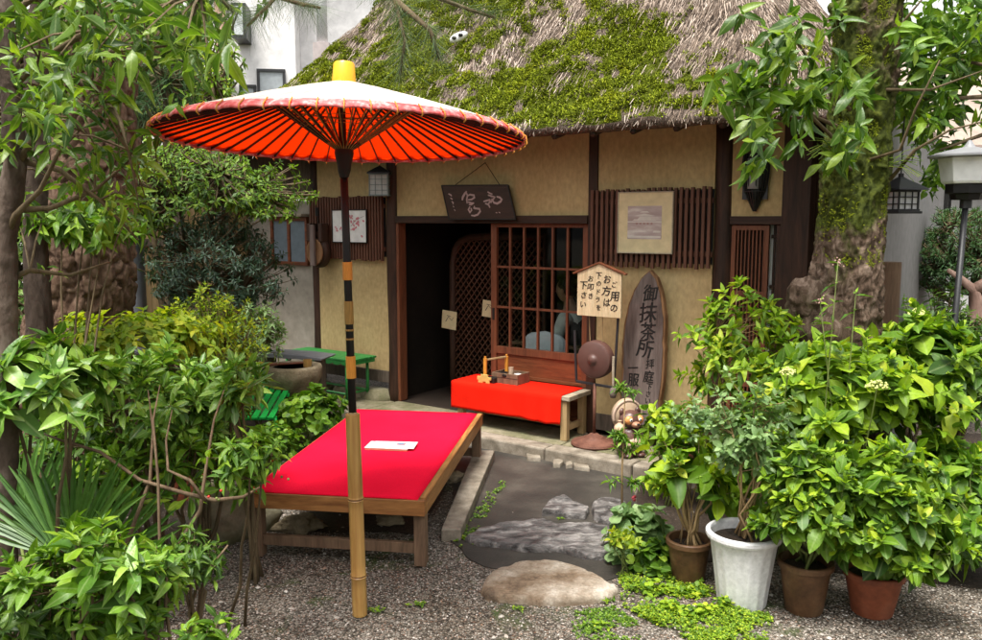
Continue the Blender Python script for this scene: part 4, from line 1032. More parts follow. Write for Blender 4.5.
# boat shaped basket lantern of dark staves
a0 = W(752, 152, .12); a1 = W(752, 211, .12)
bl = house_thing('basket_lantern', 'dark pointed wall basket of upright staves on the ochre panel above the side door', 'wall basket', a0[0] + .0, .02, 0)
zt_, zb_ = a0[1], a1[1]; Hh = zt_ - zb_
def bw(q): return .092 * (1 - max(0, (q - .25) / .75) ** 2.1) * (.86 + .14 * min(1, q / .25))
mb = MB()
for i in range(11):
    a = math.pi * (i + .5) / 11; path = []
    for q in np.linspace(0, 1, 10): r = max(.006, bw(q)); path.append((-math.cos(a) * r, -math.sin(a) * r * .8 - .004, zt_ - Hh * q))
    for p_, q_ in zip(path[:-1], path[1:]): mb.bar(p_, q_, .008, .012)
mb.build('stave', M['ink'], bl)
mb = MB()
for q in (.0, .66): 
    r = bw(q); mb.tube([(-math.cos(a) * r * 1.05, -math.sin(a) * r * .85 - .004, zt_ - Hh * q) for a in np.linspace(0, math.pi, 14)], .006, 6)
mb.box(-.085, .085, -.012, -.002, zb_ + Hh * .2, zt_); mb.build('hoop', M['black_metal'], bl)
mb = MB(); mb.lathe([(.0, zt_ - Hh * .62), (.045, zt_ - Hh * .62), (.05, zt_ - Hh * .1), (0, zt_ - Hh * .1)], 14, (0, -.03, 0)); mb.build('inner_paper', plain('smoky_paper', (.30, .30, .30), .7), bl, smooth=True)
mb = MB(); mb.box(-.07, .07, -.06, -.0, zt_ + .004, zt_ + .022); mb.build('rim', M['red_wood_x'], bl, bevel=.002)
# wooden fish-drum hanging on the left slatted panel
a = W(318, 252, .12); wd = house_thing('hanging_wooden_drum', 'round dark carved wooden drum hanging from a cord at the left slatted panel', 'wooden drum', a[0], .11, a[1])
mb = MB(); mb.lathe([(0, -.05), (.09, -.045), (.125, -.03), (.135, -.01), (.135, .03), (.12, .045), (0, .05)], 32)
for i, q in enumerate(mb.v): mb.v[i] = (q[0], q[2], q[1] * 1.12)
mb.build('drum_body', M['post'], wd, smooth=True, autos=45)
mb = MB(); mb.lathe([(.095, -.056), (.108, -.060), (.112, -.052), (.1, -.044)], 32)
for i, q in enumerate(mb.v): mb.v[i] = (q[0], q[2], q[1] * 1.12)
mb.build('drum_rim', M['slab_bark'], wd, smooth=True)
mb = MB(); mb.box(-.10, -.055, -.055, .04, .10, .27); mb.box(.055, .10, -.055, .04, .10, .27); mb.box(-.055, .055, -.04, .03, .14, .20); mb.build('hanger_block', M['post'], wd, bevel=.006)
mb = MB(); mb.box(-.028, .028, -.09, -.062, -.13, .26); mb.build('striker', M['slab_wood'], wd, bevel=.006)
mb = MB(); mb.tube([(0, 0, .20), (.0, .0, .42)], .006, 6); mb.tube([(.0, -.01, .34), (.0, -.01, .42)], .018, 8); mb.build('cord', M['black'], wd)
# ------------------------------------------------------------------ inside the doorway
a = W(432, 400, -.45); 
sc = house_thing('lattice_screen', 'arched bamboo framed lattice screen standing in the dark doorway', 'screen', .30, -.45, .096)
w_, h_ = 1.0, 1.50
mb = MB(); path = [(0, 0, 0), (0, 0, .5), (0, 0, 1.0), (0, 0, 1.25), (.03, 0, 1.38), (.09, 0, 1.46), (.2, 0, 1.50), (.45, 0, 1.51), (w_, 0, 1.51)]
mb.tube(path, .034, 12, wob=.05); mb.tube([(0, 0, .10), (w_, 0, .10)], .014, 8); mb.tube([(w_, 0, 0), (w_, 0, 1.5)], .02, 8); mb.build('screen_frame', M['post'], sc, smooth=True)
mb = MB()
def clip_line(x0, z0, dx, dz):
    pts = []
    for k in np.linspace(-3, 3, 241):
        x, z = x0 + dx * k, z0 + dz * k
        top_ = 1.49 if x > .2 else 1.49 - (.2 - x) ** 2 * 4.5
        if .03 < x < w_ - .02 and .11 < z < top_: pts.append((x, z))
    return (pts[0], pts[-1]) if len(pts) > 2 else None
for i in np.arange(-2.2, 3.4, .062):
    for yy, sgn in ((-.006, 1), (.006, -1)):
        c = clip_line(i if sgn > 0 else i + .0, .8, .64, .77 * sgn)
        if c: mb.bar((c[0][0], yy, c[0][1]), (c[1][0], yy, c[1][1]), .008, .020, up=(0, 1, 0))
mb.build('lattice', wood('dark_lattice', (.05, .02, .010), (.12, .05, .025)), sc)
for px, py, s_ in ((449, 320, .085), (489, 309, .075)):
    a = W(px, py, -.40); o = house_thing('paper_note', 'cream paper note with a faint sketch pinned low on the lattice screen' if px < 460 else 'paper note half hidden behind the sliding door edge', 'paper', a[0], -.405, a[1])
    mb = MB(); mb.box(-s_, s_, -.003, .0, -s_, s_); ob = mb.build('sheet', M['cream'], o); o.rotation_euler[1] = .08
    mb = MB(); stroke(mb, [(-.04, -.02), (-.01, .03), (.03, .0), (.05, .03)], .008, -.0035); stroke(mb, [(-.03, .04), (.02, .035)], .006, -.0035); mb.build('sketch', M['slab_wood'], o)
# low table behind the window with a plate, cloth covered chair
tb = house_thing('inner_table', 'dim low table inside the lattice window', 'table', 1.34, -.62, .096)
mb = MB(); mb.box(-.35, .5, -.22, .22, .565, .59); mb.build('tabletop', M['bench_leg'], tb, bevel=.003)
for x in (-.32, .44):
    for y in (-.19, .16): mb = MB(); mb.box(x, x + .04, y, y + .04, 0, .5645); mb.build('leg', M['post'], tb)
pl = house_thing('plate', 'white plate heaped with pale food seen low in the first pane of the lattice door', 'plate', 1.20, -.5, .689)
mb = MB(); mb.lathe([(0, 0), (.05, 0), (.10, .02), (.095, .023), (.05, .006), (0, .006)], 24); mb.build('dish', M['paper'], pl, smooth=True)
mb = MB(); mb.rock((0, 0, .02), (.075, .075, .045), 3, .3, 3); mb.build('food', plain('pale_food', (.45, .42, .28), .8), pl, smooth=True)
a = W(545, 345, -.28)
cc_ = house_thing('covered_chair', 'chair back under a pleated white cloth seen low through the lattice door', 'chair', a[0], -.28, .096)
mb = MB(); Z1 = W(545, 331, -.28)[1] - .096
vs = []; NJ, NK = 40, 16
for k in range(NK + 1):
    q = k / NK; 
    for j in range(NJ):
        an = 2 * math.pi * j / NJ; c, s_ = math.cos(an), math.sin(an)
        hx = .195 * (1 if q < .75 else math.sqrt(max(0.0, 1 - ((q - .75) / .25) ** 2.2))); hy = .05 * (1 if q < .75 else math.sqrt(max(0, 1 - ((q - .75) / .25) ** 2)))
        f = 1 + .05 * math.sin(j * 2.4) * (1 - q * .3)
        vs.append((math.copysign(abs(c) ** .5, c) * max(hx, .002) * f, s_ * max(hy, .002) * f, .36 + (Z1 - .36) * q))
mb.add(vs, [(k * NJ + j, k * NJ + (j + 1) % NJ, (k + 1) * NJ + (j + 1) % NJ, (k + 1) * NJ + j) for k in range(NK) for j in range(NJ)])
mb.build('cloth_cover', plain('lavender_white_cloth', (.84, .83, .92), .85, .1), cc_, smooth=True)
mb = MB(); mb.box(-.19, .19, -.02, .36, .34, .37); mb.build('seat', M['post'], cc_, bevel=.004)
for x in (-.18, .15):
    for y in (-.01, .32): mb = MB(); mb.box(x, x + .03, y, y + .03, 0, .3395); mb.build('leg', M['post'], cc_)

# ------------------------------------------------------------------ person sitting behind the lattice window
def person():
    a = W(566, 290, -.62); hx, hz = a
    o = house_thing('person', 'person with short dark hair in white shirt and dark vest behind the lattice door', 'person', hx, -.62, .096)
    hz -= .096
    # skeleton (local): faces towards -X; seated on a stool
    J = [(.16, 0, hz - .64, .12), (.15, 0, hz - .50, .115), (.11, 0, hz - .33, .12), (.07, 0, hz - .20, .085), (.04, 0, hz - .13, .048), (.02, 0, hz - .06, .055),
         (.08, -.17, hz - .24, .055), (.02, -.21, hz - .44, .042), (-.14, -.16, hz - .52, .034), (-.22, -.13, hz - .53, .026),
         (.08, .17, hz - .24, .055), (.02, .21, hz - .44, .042), (-.14, .16, hz - .52, .034), (-.22, .13, hz - .53, .026),
         (.12, -.09, hz - .70, .085), (-.26, -.11, hz - .70, .06), (-.28, -.11, .10, .045), (-.38, -.11, .03, .03),
         (.12, .09, hz - .70, .085), (-.26, .11, hz - .70, .06), (-.28, .11, .10, .045), (-.38, .11, .03, .03)]
    E = [(0, 1), (1, 2), (2, 3), (3, 4), (4, 5), (3, 6), (6, 7), (7, 8), (8, 9), (3, 10), (10, 11), (11, 12), (12, 13), (0, 14), (14, 15), (15, 16), (16, 17), (0, 18), (18, 19), (19, 20), (20, 21)]
    def skin(js, es, name, mat, root=0, grow=0):
        me = bpy.data.meshes.new(name); me.from_pydata([j[:3] for j in js], es, []); ob = bpy.data.objects.new(name, me); COL.objects.link(ob); ob.parent = o
        md = ob.modifiers.new('skin', 'SKIN'); md.use_smooth_shade = True
        for i, j in enumerate(js): me.skin_vertices[0].data[i].radius = (j[3] + grow, j[3] + grow)
        me.skin_vertices[0].data[root].use_root = True
        sb = ob.modifiers.new('sub', 'SUBSURF'); sb.levels = sb.render_levels = 2; me.materials.append(mat); return ob
    skinm = plain('skin', (.42, .24, .16), .5, .3); skin(J, E, 'body', skinm)
    idx = [0, 1, 2, 3, 6, 7, 8, 10, 11, 12]; mp = {v: i for i, v in enumerate(idx)}
    skin([J[i] for i in idx], [(mp[a], mp[b]) for a, b in E if a in mp and b in mp], 'shirt', plain('white_shirt', (.60, .60, .58), .85, .1), grow=.012)
    skin([J[i] for i in (0, 1, 2)] + [(.075, 0, hz - .225, .10)], [(0, 1), (1, 2), (2, 3)], 'vest', plain('dark_vest', (.02, .02, .022), .8, .1), grow=.034)
    idx = [0, 14, 15, 16, 18, 19, 20]; mp = {v: i for i, v in enumerate(idx)}
    skin([J[i] for i in idx], [(mp[a], mp[b]) for a, b in E if a in mp and b in mp], 'trousers', plain('dark_trousers', (.025, .025, .03), .85, .1), grow=.014)
    # head
    mb = MB(); n1, n2 = 22, 24
    for i in range(n1 + 1):
        th = math.pi * i / n1
        for j in range(n2):
            ph = 2 * math.pi * j / n2; x, y, z = -math.sin(th) * math.cos(ph), math.sin(th) * math.sin(ph), math.cos(th)
            f = max(0, -0 + (-x) * -1); fx = -x
            r = 1.0
            X = x * .092; Y = y * .072; Zz = z * .108
            if z < -.1: Y *= 1 + .28 * z; X *= 1 + .10 * z
            if x < -.8 and abs(y) < .35:
                X -= .016 * math.exp(-((z + .18) / .16) ** 2 - (y / .12) ** 2); X += .008 * math.exp(-((z - .08) / .12) ** 2 - ((abs(y) - .32) / .14) ** 2); X -= .006 * math.exp(-((z + .52) / .07) ** 2 - (y / .25) ** 2)
            mb.v.append((X, Y, Zz)); mb.n += 1
    mb.add([], [])
    mb.f += [(i * n2 + j, i * n2 + (j + 1) % n2, (i + 1) * n2 + (j + 1) % n2, (i + 1) * n2 + j) for i in range(n1) for j in range(n2)]; mb.mi += [0] * (n1 * n2)
    for s_ in (-1, 1): mb.rock((.005, s_ * .073, -.005), (.018, .008, .028), 1, .05, 2)
    hd = mb.build('head', skinm, o, smooth=True); hd.location = (0, 0, hz)
    mb = MB(); 
    for s_ in (-1, 1): mb.rock((-.082, s_ * .028, .010), (.007, .012, .007), 1, 0, 2)
    mb.build('eye', M['ink'], hd, smooth=True)
    mb = MB(); mb.rock((.018, 0, .028), (.092, .083, .100), 4, .06, 4); k = [(x + (.0 if z < .03 else 0), y, z) for x, y, z in mb.v]
    mb.v = [(max(x, -.055 - max(0, z - .03) * .6), y, max(z, -.07 if x > .02 else -.0 + abs(y) * -.3)) for x, y, z in k]
    mb.build('hair', plain('black_hair', (.015, .012, .010), .5, .3), hd, smooth=True)
    for s_, jj in ((-1, 9), (1, 13)):
        p = J[jj]; mb = MB(); mb.rock((p[0] - .02, p[1], p[2]), (.045, .038, .016), 2, .05, 2)
        for f_ in range(4): y = p[1] - .028 + f_ * .018; L = (.055, .065, .062, .05)[f_]; mb.tube([(p[0] - .05, y, p[2]), (p[0] - .05 - L * .6, y, p[2] + .002), (p[0] - .05 - L, y, p[2] - .014)], [.0085, .008, .006], 8)
        mb.tube([(p[0] - .01, p[1] + s_ * -.03, p[2]), (p[0] - .04, p[1] - s_ * .052, p[2] - .004), (p[0] - .065, p[1] - s_ * .058, p[2] - .01)], [.010, .009, .007], 8)
        mb.build('hand', skinm, o, smooth=True)
    stl = house_thing('stool', 'dark stool under the person inside the tea house', 'stool', hx + .14, -.62, .096)
    mb = MB(); mb.lathe([(0, hz - .83), (.15, hz - .83), (.155, hz - .80), (.15, hz - .785), (0, hz - .785)], 20); mb.build('seat', M['post'], stl)
    for q in range(4): an = q * math.pi / 2 + .78; mb = MB(); mb.tube([(math.cos(an) * .15, math.sin(an) * .15, 0), (math.cos(an) * .10, math.sin(an) * .10, hz - .83)], .014, 8); mb.build('leg', M['post'], stl)
person()

# ------------------------------------------------------------------ raccoon dog statue
b_ = P(629, 455, .096); ta = thing('raccoon_dog_statue', 'small ceramic raccoon dog with straw hat and orange eye patches at the slab sign', 'statue', (b_[0], b_[1], .096), .35)
fur = speck('brown_glaze', [(.3, (.055, .025, .018)), (.6, (.14, .065, .05)), (.8, (.22, .11, .09))], 14, rough=.35, spec=.5)
mb = MB(); mb.lathe([(0, 0), (.06, .0), (.09, .03), (.105, .08), (.10, .13), (.08, .18), (.065, .205), (0, .22)], 28); mb.build('body', fur, ta, smooth=True)
mb = MB(); mb.rock((0, -.028, .10), (.085, .085, .075), 3, .02, 3); mb.build('belly', plain('cream_glaze', (.52, .36, .26), .35), ta, smooth=True)
mb = MB(); mb.rock((0, -.01, .262), (.088, .075, .068), 5, .04, 4)
for s_ in (-1, 1): mb.rock((s_ * .062, -.0, .315), (.024, .016, .030), 2, .05, 2)
mb.build('head', fur, ta, smooth=True)
mb = MB(); mb.rock((0, -.082, .240), (.032, .040, .022), 2, .03, 3); mb.build('muzzle', plain('tan_glaze', (.40, .20, .12), .4), ta, smooth=True)
mb = MB(); mb.rock((0, -.121, .250), (.011, .009, .008), 2, 0, 2); mb.build('nose', M['ink'], ta, smooth=True)
for s_ in (-1, 1):
    mb = MB(); mb.rock((s_ * .040, -.062, .268), (.032, .024, .032), 2, .02, 3); mb.build('eye_patch', plain('orange_glaze', (.72, .30, .10), .35), ta, smooth=True)
    mb = MB(); mb.rock((s_ * .036, -.083, .272), (.012, .006, .013), 2, 0, 2); mb.build('eye', M['paper'], ta, smooth=True)
    mb = MB(); mb.rock((s_ * .036, -.0885, .272), (.006, .003, .007), 2, 0, 2); mb.build('pupil', M['ink'], ta, smooth=True)
    mb = MB(); mb.tube([(s_ * .075, -.01, .195), (s_ * .11, -.05, .17), (s_ * (.125 if s_ < 0 else .09), -.085, .20 if s_ < 0 else .13)], [.026, .024, .018], 10); mb.build('arm', fur, ta, smooth=True)
    mb = MB(); mb.rock((s_ * .05, -.055, .018), (.038, .055, .020), 2, .05, 2); mb.build('foot', fur, ta, smooth=True)
mb = MB(); n_ = 30; pts = [(.118, .0), (.105, .020), (.06, .040), (.0, .045), (.0, .036), (.06, .030), (.105, .008)]
mb.lathe(pts, 32); mb.v = [(x, -z * 1.2 + .055, y + .285) for x, y, z in mb.v]; mb.build('straw_hat', plain('pale_straw_hat', (.42, .30, .20), .8), ta, smooth=True)
mb = MB(); mb.tube([(.112 * math.cos(t), .03, .275 + .112 * math.sin(t)) for t in np.linspace(-.3, math.pi + .3, 30)], .010, 8); mb.build('hat_rim', plain('hat_rim_clay', (.46, .33, .25), .6), ta, smooth=True)
mb = MB(); mb.lathe([(0, 0), (.030, .004), (.040, .03), (.034, .055), (.014, .07), (.012, .085), (.017, .09), (0, .09)], 18, (-.135, -.10, .195)); mb.build('sake_flask', plain('flask_glaze', (.62, .42, .28), .4), ta, smooth=True)

# ------------------------------------------------------------------ stone basin, ladle, green benches
c = Q(293, 365, 6.9)
bs = thing('stone_basin', 'rough round stone water basin left of the green bench', 'stone basin', (c[0], c[1], 0))
zt_ = c[2] + .0; R_b = .245
mb = MB(); prof = [(0, zt_ - .26), (.12, zt_ - .26), (.19, zt_ - .20), (.235, zt_ - .10), (.245, zt_ - .02), (.235, zt_), (.19, zt_ + .002), (.18, zt_ - .02), (.14, zt_ - .09), (0, zt_ - .10)]
mb.lathe(prof, 48); mb.v = [tuple(np.array(v) * (1 + .03 * noise.noise(Vector(v) * 9), 1 + .03 * noise.noise(Vector(v) * 9 + Vector((5, 0, 0))), 1)) for v in mb.v]; mb.build('bowl', M['basin_stone'], bs, smooth=True)
mb = MB(); mb.rock((0, 0, (zt_ - .26) / 2), (.19, .19, (zt_ - .24) / 2 + .02), 6, .12, 3); mb.build('pedestal', M['basin_stone'], bs, smooth=True)
mb = MB(); mb.lathe([(0, zt_ - .022), (.178, zt_ - .022)], 32); mb.build('water_surface', M['water'], bs)
ld = thing('bamboo_ladle', 'reddish bamboo ladle lying across the stone basin rim', 'ladle', (c[0], c[1], zt_ + .012), .25)
mb = MB(); mb.tube([(-.26, -.05, .006), (.10, .0, .004)], .011, 10); mb.build('handle', M['red_wood_x'], ld, smooth=True, autos=50)
mb = MB(); mb.lathe([(0, -.03), (.036, -.03), (.038, .03), (.034, .03), (.032, -.02), (0, -.02)], 16, (.12, .0, -.0)); mb.build('scoop', M['bamboo'], ld, smooth=True, autos=50)
c2 = Q(296, 356, 7.25); pk = thing('grey_board', 'weathered grey board lying behind the stone basin', 'board', c2, HROT * .4)
mb = MB(); mb.prism([(-.34, 0), (.30, -.01), (.33, .012), (.1, .03), (-.2, .035), (-.36, .02)], -.13, .13); mb.build('plank', plain('slate_grey_board', (.17, .17, .18), .6), pk, bevel=.004)
mb = MB(); mb.box(-.28, -.22, -.05, .05, -c2[2] + .0, -.01); mb.box(.20, .26, -.05, .05, -c2[2] + .0, -.012); mb.build('support', M['old_board'], pk)
gb = house_thing('green_bench', 'dark green low bench with scalloped edge against the ochre wall left of the doorway', 'bench', -1.12, .06, .094)
mb = MB(); L_ = .92; w5 = .34 / 6
for i in range(6): mb.box(0, L_, -.34 + i * w5 + .003, -.34 + (i + 1) * w5 - .003, .392, .412)
mb.build('seat', M['green_paint'], gb, bevel=.004)
mb = MB()
for i in range(8):
    x = .02 + i * (L_ - .04) / 8; ww = (L_ - .04) / 8
    mb.prism([(x, .391), (x + ww, .391)] + [(x + ww / 2 + ww / 2 * math.cos(t), .375 - .022 * math.sin(t)) for t in np.linspace(0, math.pi, 8)], -.335, -.322)
for i in range(5):
    y = -.32 + i * .06; mb.box(L_ - .016, L_ - .003, y, y + .056, .36, .391)
mb.build('scalloped_apron', M['green_paint'], gb)
for x in (.05, L_ - .075):
    for y in (-.315, -.05): mb = MB(); mb.tube([(x, y, 0), (x, y, .391)], .015, 8); mb.build('leg', M['green_paint'], gb, smooth=True)
mb = MB()
for y in (-.315, -.05): mb.tube([(.05, y, .09), (L_ - .075, y, .09)], .011, 8)
for x in (.05, L_ - .075): mb.tube([(x, -.315, .09), (x, -.05, .09)], .011, 8); mb.tube([(x, -.30, .29), (x + .0, -.24, .385)], .009, 8)
mb.build('stretcher', M['green_paint'], gb, smooth=True)
A = P(275, 418, .30); B = P(301, 371, .40)
g2 = thing('slatted_green_bench', 'bright green slatted garden bench half hidden by leaves behind the big bench', 'bench', (A[0], A[1], 0), math.atan2(-(B[0] - A[0]), B[1] - A[1]))
LL = math.hypot(B[0] - A[0], B[1] - A[1]); tilt_ = (B[2] - A[2])
mb = MB()
for i in range(7): x = -.42 + i * .06; mb.bar((x + .028, 0, .30), (x + .028, LL, .30 + tilt_), .044, .016)
mb.build('slat', M['bright_green'], g2, bevel=.003)['label'] = None if False else 'bright green slats'
mb = MB()
for y in (.08, LL / 2, LL - .08): mb = MB(); mb.box(-.40, .0, y - .015, y + .015, .265 + tilt_ * y / LL, .288 + tilt_ * y / LL); mb.build('cross_bar', M['bright_green'], g2)
for y in (.06, LL - .12):
    for x in (-.01, -.40): mb = MB(); mb.tube([(x, y + .05, 0), (x, y - .0, .28 + tilt_ * y / LL)], .014, 8); mb.build('leg', M['bright_green'], g2, smooth=True)

# ------------------------------------------------------------------ stones
def stone(name, label, cat, poly_px, h, mat, seed, z=.0, group=None, dome=.0):
    """a natural flagstone: outline from the ground plan, rounded edge, uneven top"""
    pts = [P(x, y, z)[:2] for x, y in poly_px]; c = np.mean(pts, axis=0); o = thing(name, label, cat, (c[0], c[1], z), 0, group); out = []
    for i in range(len(pts)):
        p0, p1 = pts[i] - c, pts[(i + 1) % len(pts)] - c
        for q in np.linspace(0, 1, 14, endpoint=False): p = p0 * (1 - q) + p1 * q; out.append(p * (1 + .05 * noise.noise(Vector((p[0] * 20, p[1] * 20, seed)))))
    n = len(out)
    for _ in range(3): out = [(out[i - 1] + 2 * out[i] + out[(i + 1) % n]) / 4 for i in range(n)]
    levels = [(1.0, -.03), (1.0, h * .35), (.985, h * .65), (.965, h * .85)] + [(k_, h * (1 + dome * (1 - k_ ** 2))) for k_ in np.linspace(.94, .02, 30)]
    mb = MB(); vs = []
    for k, zz in levels:
        for p in out:
            q = p * k; vs.append((q[0], q[1], zz + (.26 * h if zz > 0 else 0) * (noise.fractal(Vector((q[0] * 6, q[1] * 9, seed)), 1, 2, 6)) + (.10 * h * noise.noise(Vector((q[0] * 30, q[1] * 40, seed))) if zz > 0 else 0)))
    mb.add(vs, [(i * n + j, i * n + (j + 1) % n, (i + 1) * n + (j + 1) % n, (i + 1) * n + j) for i in range(len(levels) - 1) for j in range(n)]); mb.add([vs[(len(levels) - 1) * n + j] for j in range(n)], [tuple(range(n))])
    ob = mb.build(name, mat, None, smooth=True, autos=50); bpy.data.objects.remove(o)
    ob.location = (c[0], c[1], z); tag(ob, label, cat, group); return ob
stone('stepping_stone', 'large rounded brown stepping stone on the gravel in front', 'stone', [(481, 590), (492, 575), (520, 567), (550, 565), (580, 572), (602, 583), (618, 593), (614, 600), (590, 605), (560, 607), (540, 606), (510, 604), (488, 601), (480, 595)], .036, M['river_stone'], 3, dome=.35)
stone('slate_slab', 'wide jagged dark slate slab across the earth path', 'stone', [(464, 541), (482, 532), (510, 527), (545, 524), (560, 529), (590, 528), (612, 532), (620, 545), (604, 562), (585, 560), (560, 553), (525, 553), (497, 548), (478, 547)], .04, M['slate'], 8, z=.004)
stone('slate_slab', 'small grey slate piece beyond the wide slab, left of the pair', 'stone', [(541, 517), (548, 506), (563, 500), (572, 505), (590, 512), (586, 520), (566, 519), (552, 516)], .04, M['slate'], 15, z=.004)
stone('slate_slab', 'grey slate piece partly under the round leaved plant, right of the pair', 'stone', [(591, 510), (600, 502), (618, 502), (632, 510), (630, 526), (612, 526), (594, 522)], .04, M['slate'], 21, z=.004)
for i, pl_ in enumerate([[(526, 457), (540, 458), (541, 462), (527, 461)], [(553, 464), (560, 462), (564, 465), (560, 468), (553, 468)], [(565, 466), (571, 465), (573, 468), (566, 469)], [(573, 466), (588, 468), (590, 472), (574, 470)]]):
    stone('edge_stone', ['flat grey stone at the left of the small row below the step', 'rounded pale pebble left of the middle of the row below the step', 'tiny round pebble in the middle of the row below the step', 'long white stone at the right of the row below the step'][i], 'stone', pl_, .03, M['granite'], i + 30, z=.004, group='small stones along the step')
# long granite slab beside the big bench
g0, g1 = [P(x, y)[:2] for x, y in ((462, 530), (495, 452))], None
mb = MB(); q4 = [P(x, y, .07)[:2] for x, y in ((441, 529), (461, 529), (494.5, 450), (474, 450))]
mb.add([(x, y, z) for z in (-.03, .07) for x, y in q4], [(3, 2, 1, 0), (4, 5, 6, 7), (0, 1, 5, 4), (1, 2, 6, 5), (2, 3, 7, 6), (3, 0, 4, 7)])
o = mb.build('granite_slab', M['granite'], bevel=.008); tag(o, 'long narrow granite slab lying beside the right edge of the big bench', 'stone slab')
mb = MB(); mb.rock((0, 0, 0), (.19, .17, .25), 12, .16, 4); o = mb.build('boulder', M['mossy_stone'], smooth=True); tag(o, 'lichen covered boulder left of the big bench legs', 'boulder'); o.location = P(212, 545, .0) + np.array([0, .15, .08])
mb = MB(); mb.rock((0, 0, 0), (.22, .13, .10), 17, .15, 3); o = mb.build('boulder', M['mossy_stone'], smooth=True); tag(o, 'low grey boulder beside the bench leg behind the stem', 'boulder'); o.location = P(243, 540, 0) + np.array([-.05, .2, .05])
mb = MB(); mb.rock((0, 0, 0), (.07, .05, .03), 19, .1, 3); o = mb.build('round_stone', M['granite'], smooth=True); tag(o, 'smooth oval grey stone lying on the boulder under the shrubs', 'stone'); o.location = P(183, 523, .15)
mb = MB(); mb.rock((0, 0, 0), (.12, .1, .10), 23, .12, 3); o = mb.build('boulder', M['river_stone'], smooth=True); tag(o, 'greyish stone at the left edge beneath the fan palm', 'boulder'); o.location = P(20, 590, .0) + np.array([0, .1, .04])
for k, (x, y, s_) in enumerate(((448, 553, .08), (462, 565, .06), (432, 575, .05), (350, 470, .1), (302, 455, .09))):
    pass
tp = thing('terracotta_planter', 'low reddish terracotta planter under the shrubs on the left', 'planter', P(190, 510, 0) + np.array([0, .25, 0]), .1)
mb = MB(); mb.box(-.16, .16, -.09, .09, 0, .15); mb.box(-.175, .175, -.105, .105, .15, .18); mb.build('planter_body', M['terracotta'], tp, bevel=.008)
mb = MB(); mb.box(-.15, .15, -.08, .08, .1801, .185); mb.build('soil', M['soil'], tp)

# ------------------------------------------------------------------ white apartment block
ap = thing('apartment_block', 'white rendered apartment block rising behind the thatched roof on the left', 'building', Q(300, 220, 16) * np.array([1, 1, 0]), .12)
aw = speck('white_render', [(.3, (.80, .78, .77)), (.7, (.86, .84, .83))], .8, rough=.9, bump=.05)
def ax_(px, py): return (px - 300) * 16 / FPX, Q(px, py, 16)[2]
mb = MB(); mb.box(-2.0, .0, 0, 7, 0, 8.5); mb.box(.002, 3.4, .9, 7, 0, 8.5); mb.build('wall', aw, ap)
mb = MB(); mb.box(-6.5, -2.002, .25, 7, 0, 7.2); mb.build('wall', aw, ap)
mb = MB(); x, _ = ax_(231, 0); mb.box(x - .09, x + .09, -.12, -.002, 0, 8.3); mb.build('drain_pipe', plain('beige_pipe', (.52, .34, .24), .6), ap)
for (x0, y0, x1, y1, dep) in ((263, 70, 290, 95, .02), (246, 86, 262, 102, .02), (200, 30, 212, 45, .02)):
    a, z1 = ax_(x0, y0); b, z0 = ax_(x1, y1); mb = MB(); e = .05
    mb.box(a, b, -.05, .0, z0, z0 + e); mb.box(a, b, -.05, .0, z1 - e, z1); mb.box(a, a + e, -.045, 0, z0 + e, z1 - e); mb.box(b - e, b, -.045, 0, z0 + e, z1 - e); f_ = mb.build('window', M['black_metal'], ap)
    mb = MB(); mb.box(a + e, b - e, -.02, -.004, z0 + e, z1 - e); mb.build('pane', plain('grey_pane', (.35, .38, .40), .2, .6), f_)
a, z1 = ax_(246, 12); b, z0 = ax_(259, 46); mb = MB(); mb.box(a, b, -.55, -.51, z0, z1); mb.box(a, b, -.509, 0, z0, z0 + .04); mb.box(a, b, -.509, 0, z1 - .04, z1); mb.box(b - .04, b, -.509, 0, z0 + .04, z1 - .04); wi = mb.build('box_window', M['black_metal'], ap)
mb = MB(); mb.box(a + .03, b - .05, -.54, -.02, z0 + .06, z1 - .06); mb.box(a + .04, b - .06, -.56, -.551, z0 + .06, z1 - .06); mb.build('pane', plain('pale_pane', (.55, .58, .58), .2, .6), wi)
mb = MB(); a, z = ax_(237, 79); mb.lathe([(0, .12), (.12, .02), (.13, -.04), (.04, -.06), (.0, -.1)], 14, (a, -.14, z)); mb.build('vent_cap', M['black_metal'], ap)
mb = MB(); mb.box(-6.5, -2.6, .19, .249, ax_(215, 72)[1] - .02, ax_(215, 72)[1] + .02); mb.build('string_course', M['old_board'], ap)
mb = MB(); mb.box(-6.6, 3.5, -.15, 7.1, 8.5, 8.7); mb.build('roof', M['granite'], ap)
cp_ = Q(322, 30, 14); ch = thing('vent_chimney', 'white vent stack on a pinkish tiled cap behind the left slope of the thatch', 'chimney', (cp_[0], cp_[1], 0))
mb = MB(); mb.box(-.13, .13, -.13, .13, 0, Q(318, 44, 14)[2]); mb.build('base', plain('greyish_tile', (.42, .36, .35), .7), ch); mb = MB(); mb.tube([(0, 0, Q(318, 44, 14)[2]), (0, 0, cp_[2] + 1.5)], .09, 16); mb.build('stack', M['white'], ch, smooth=True)

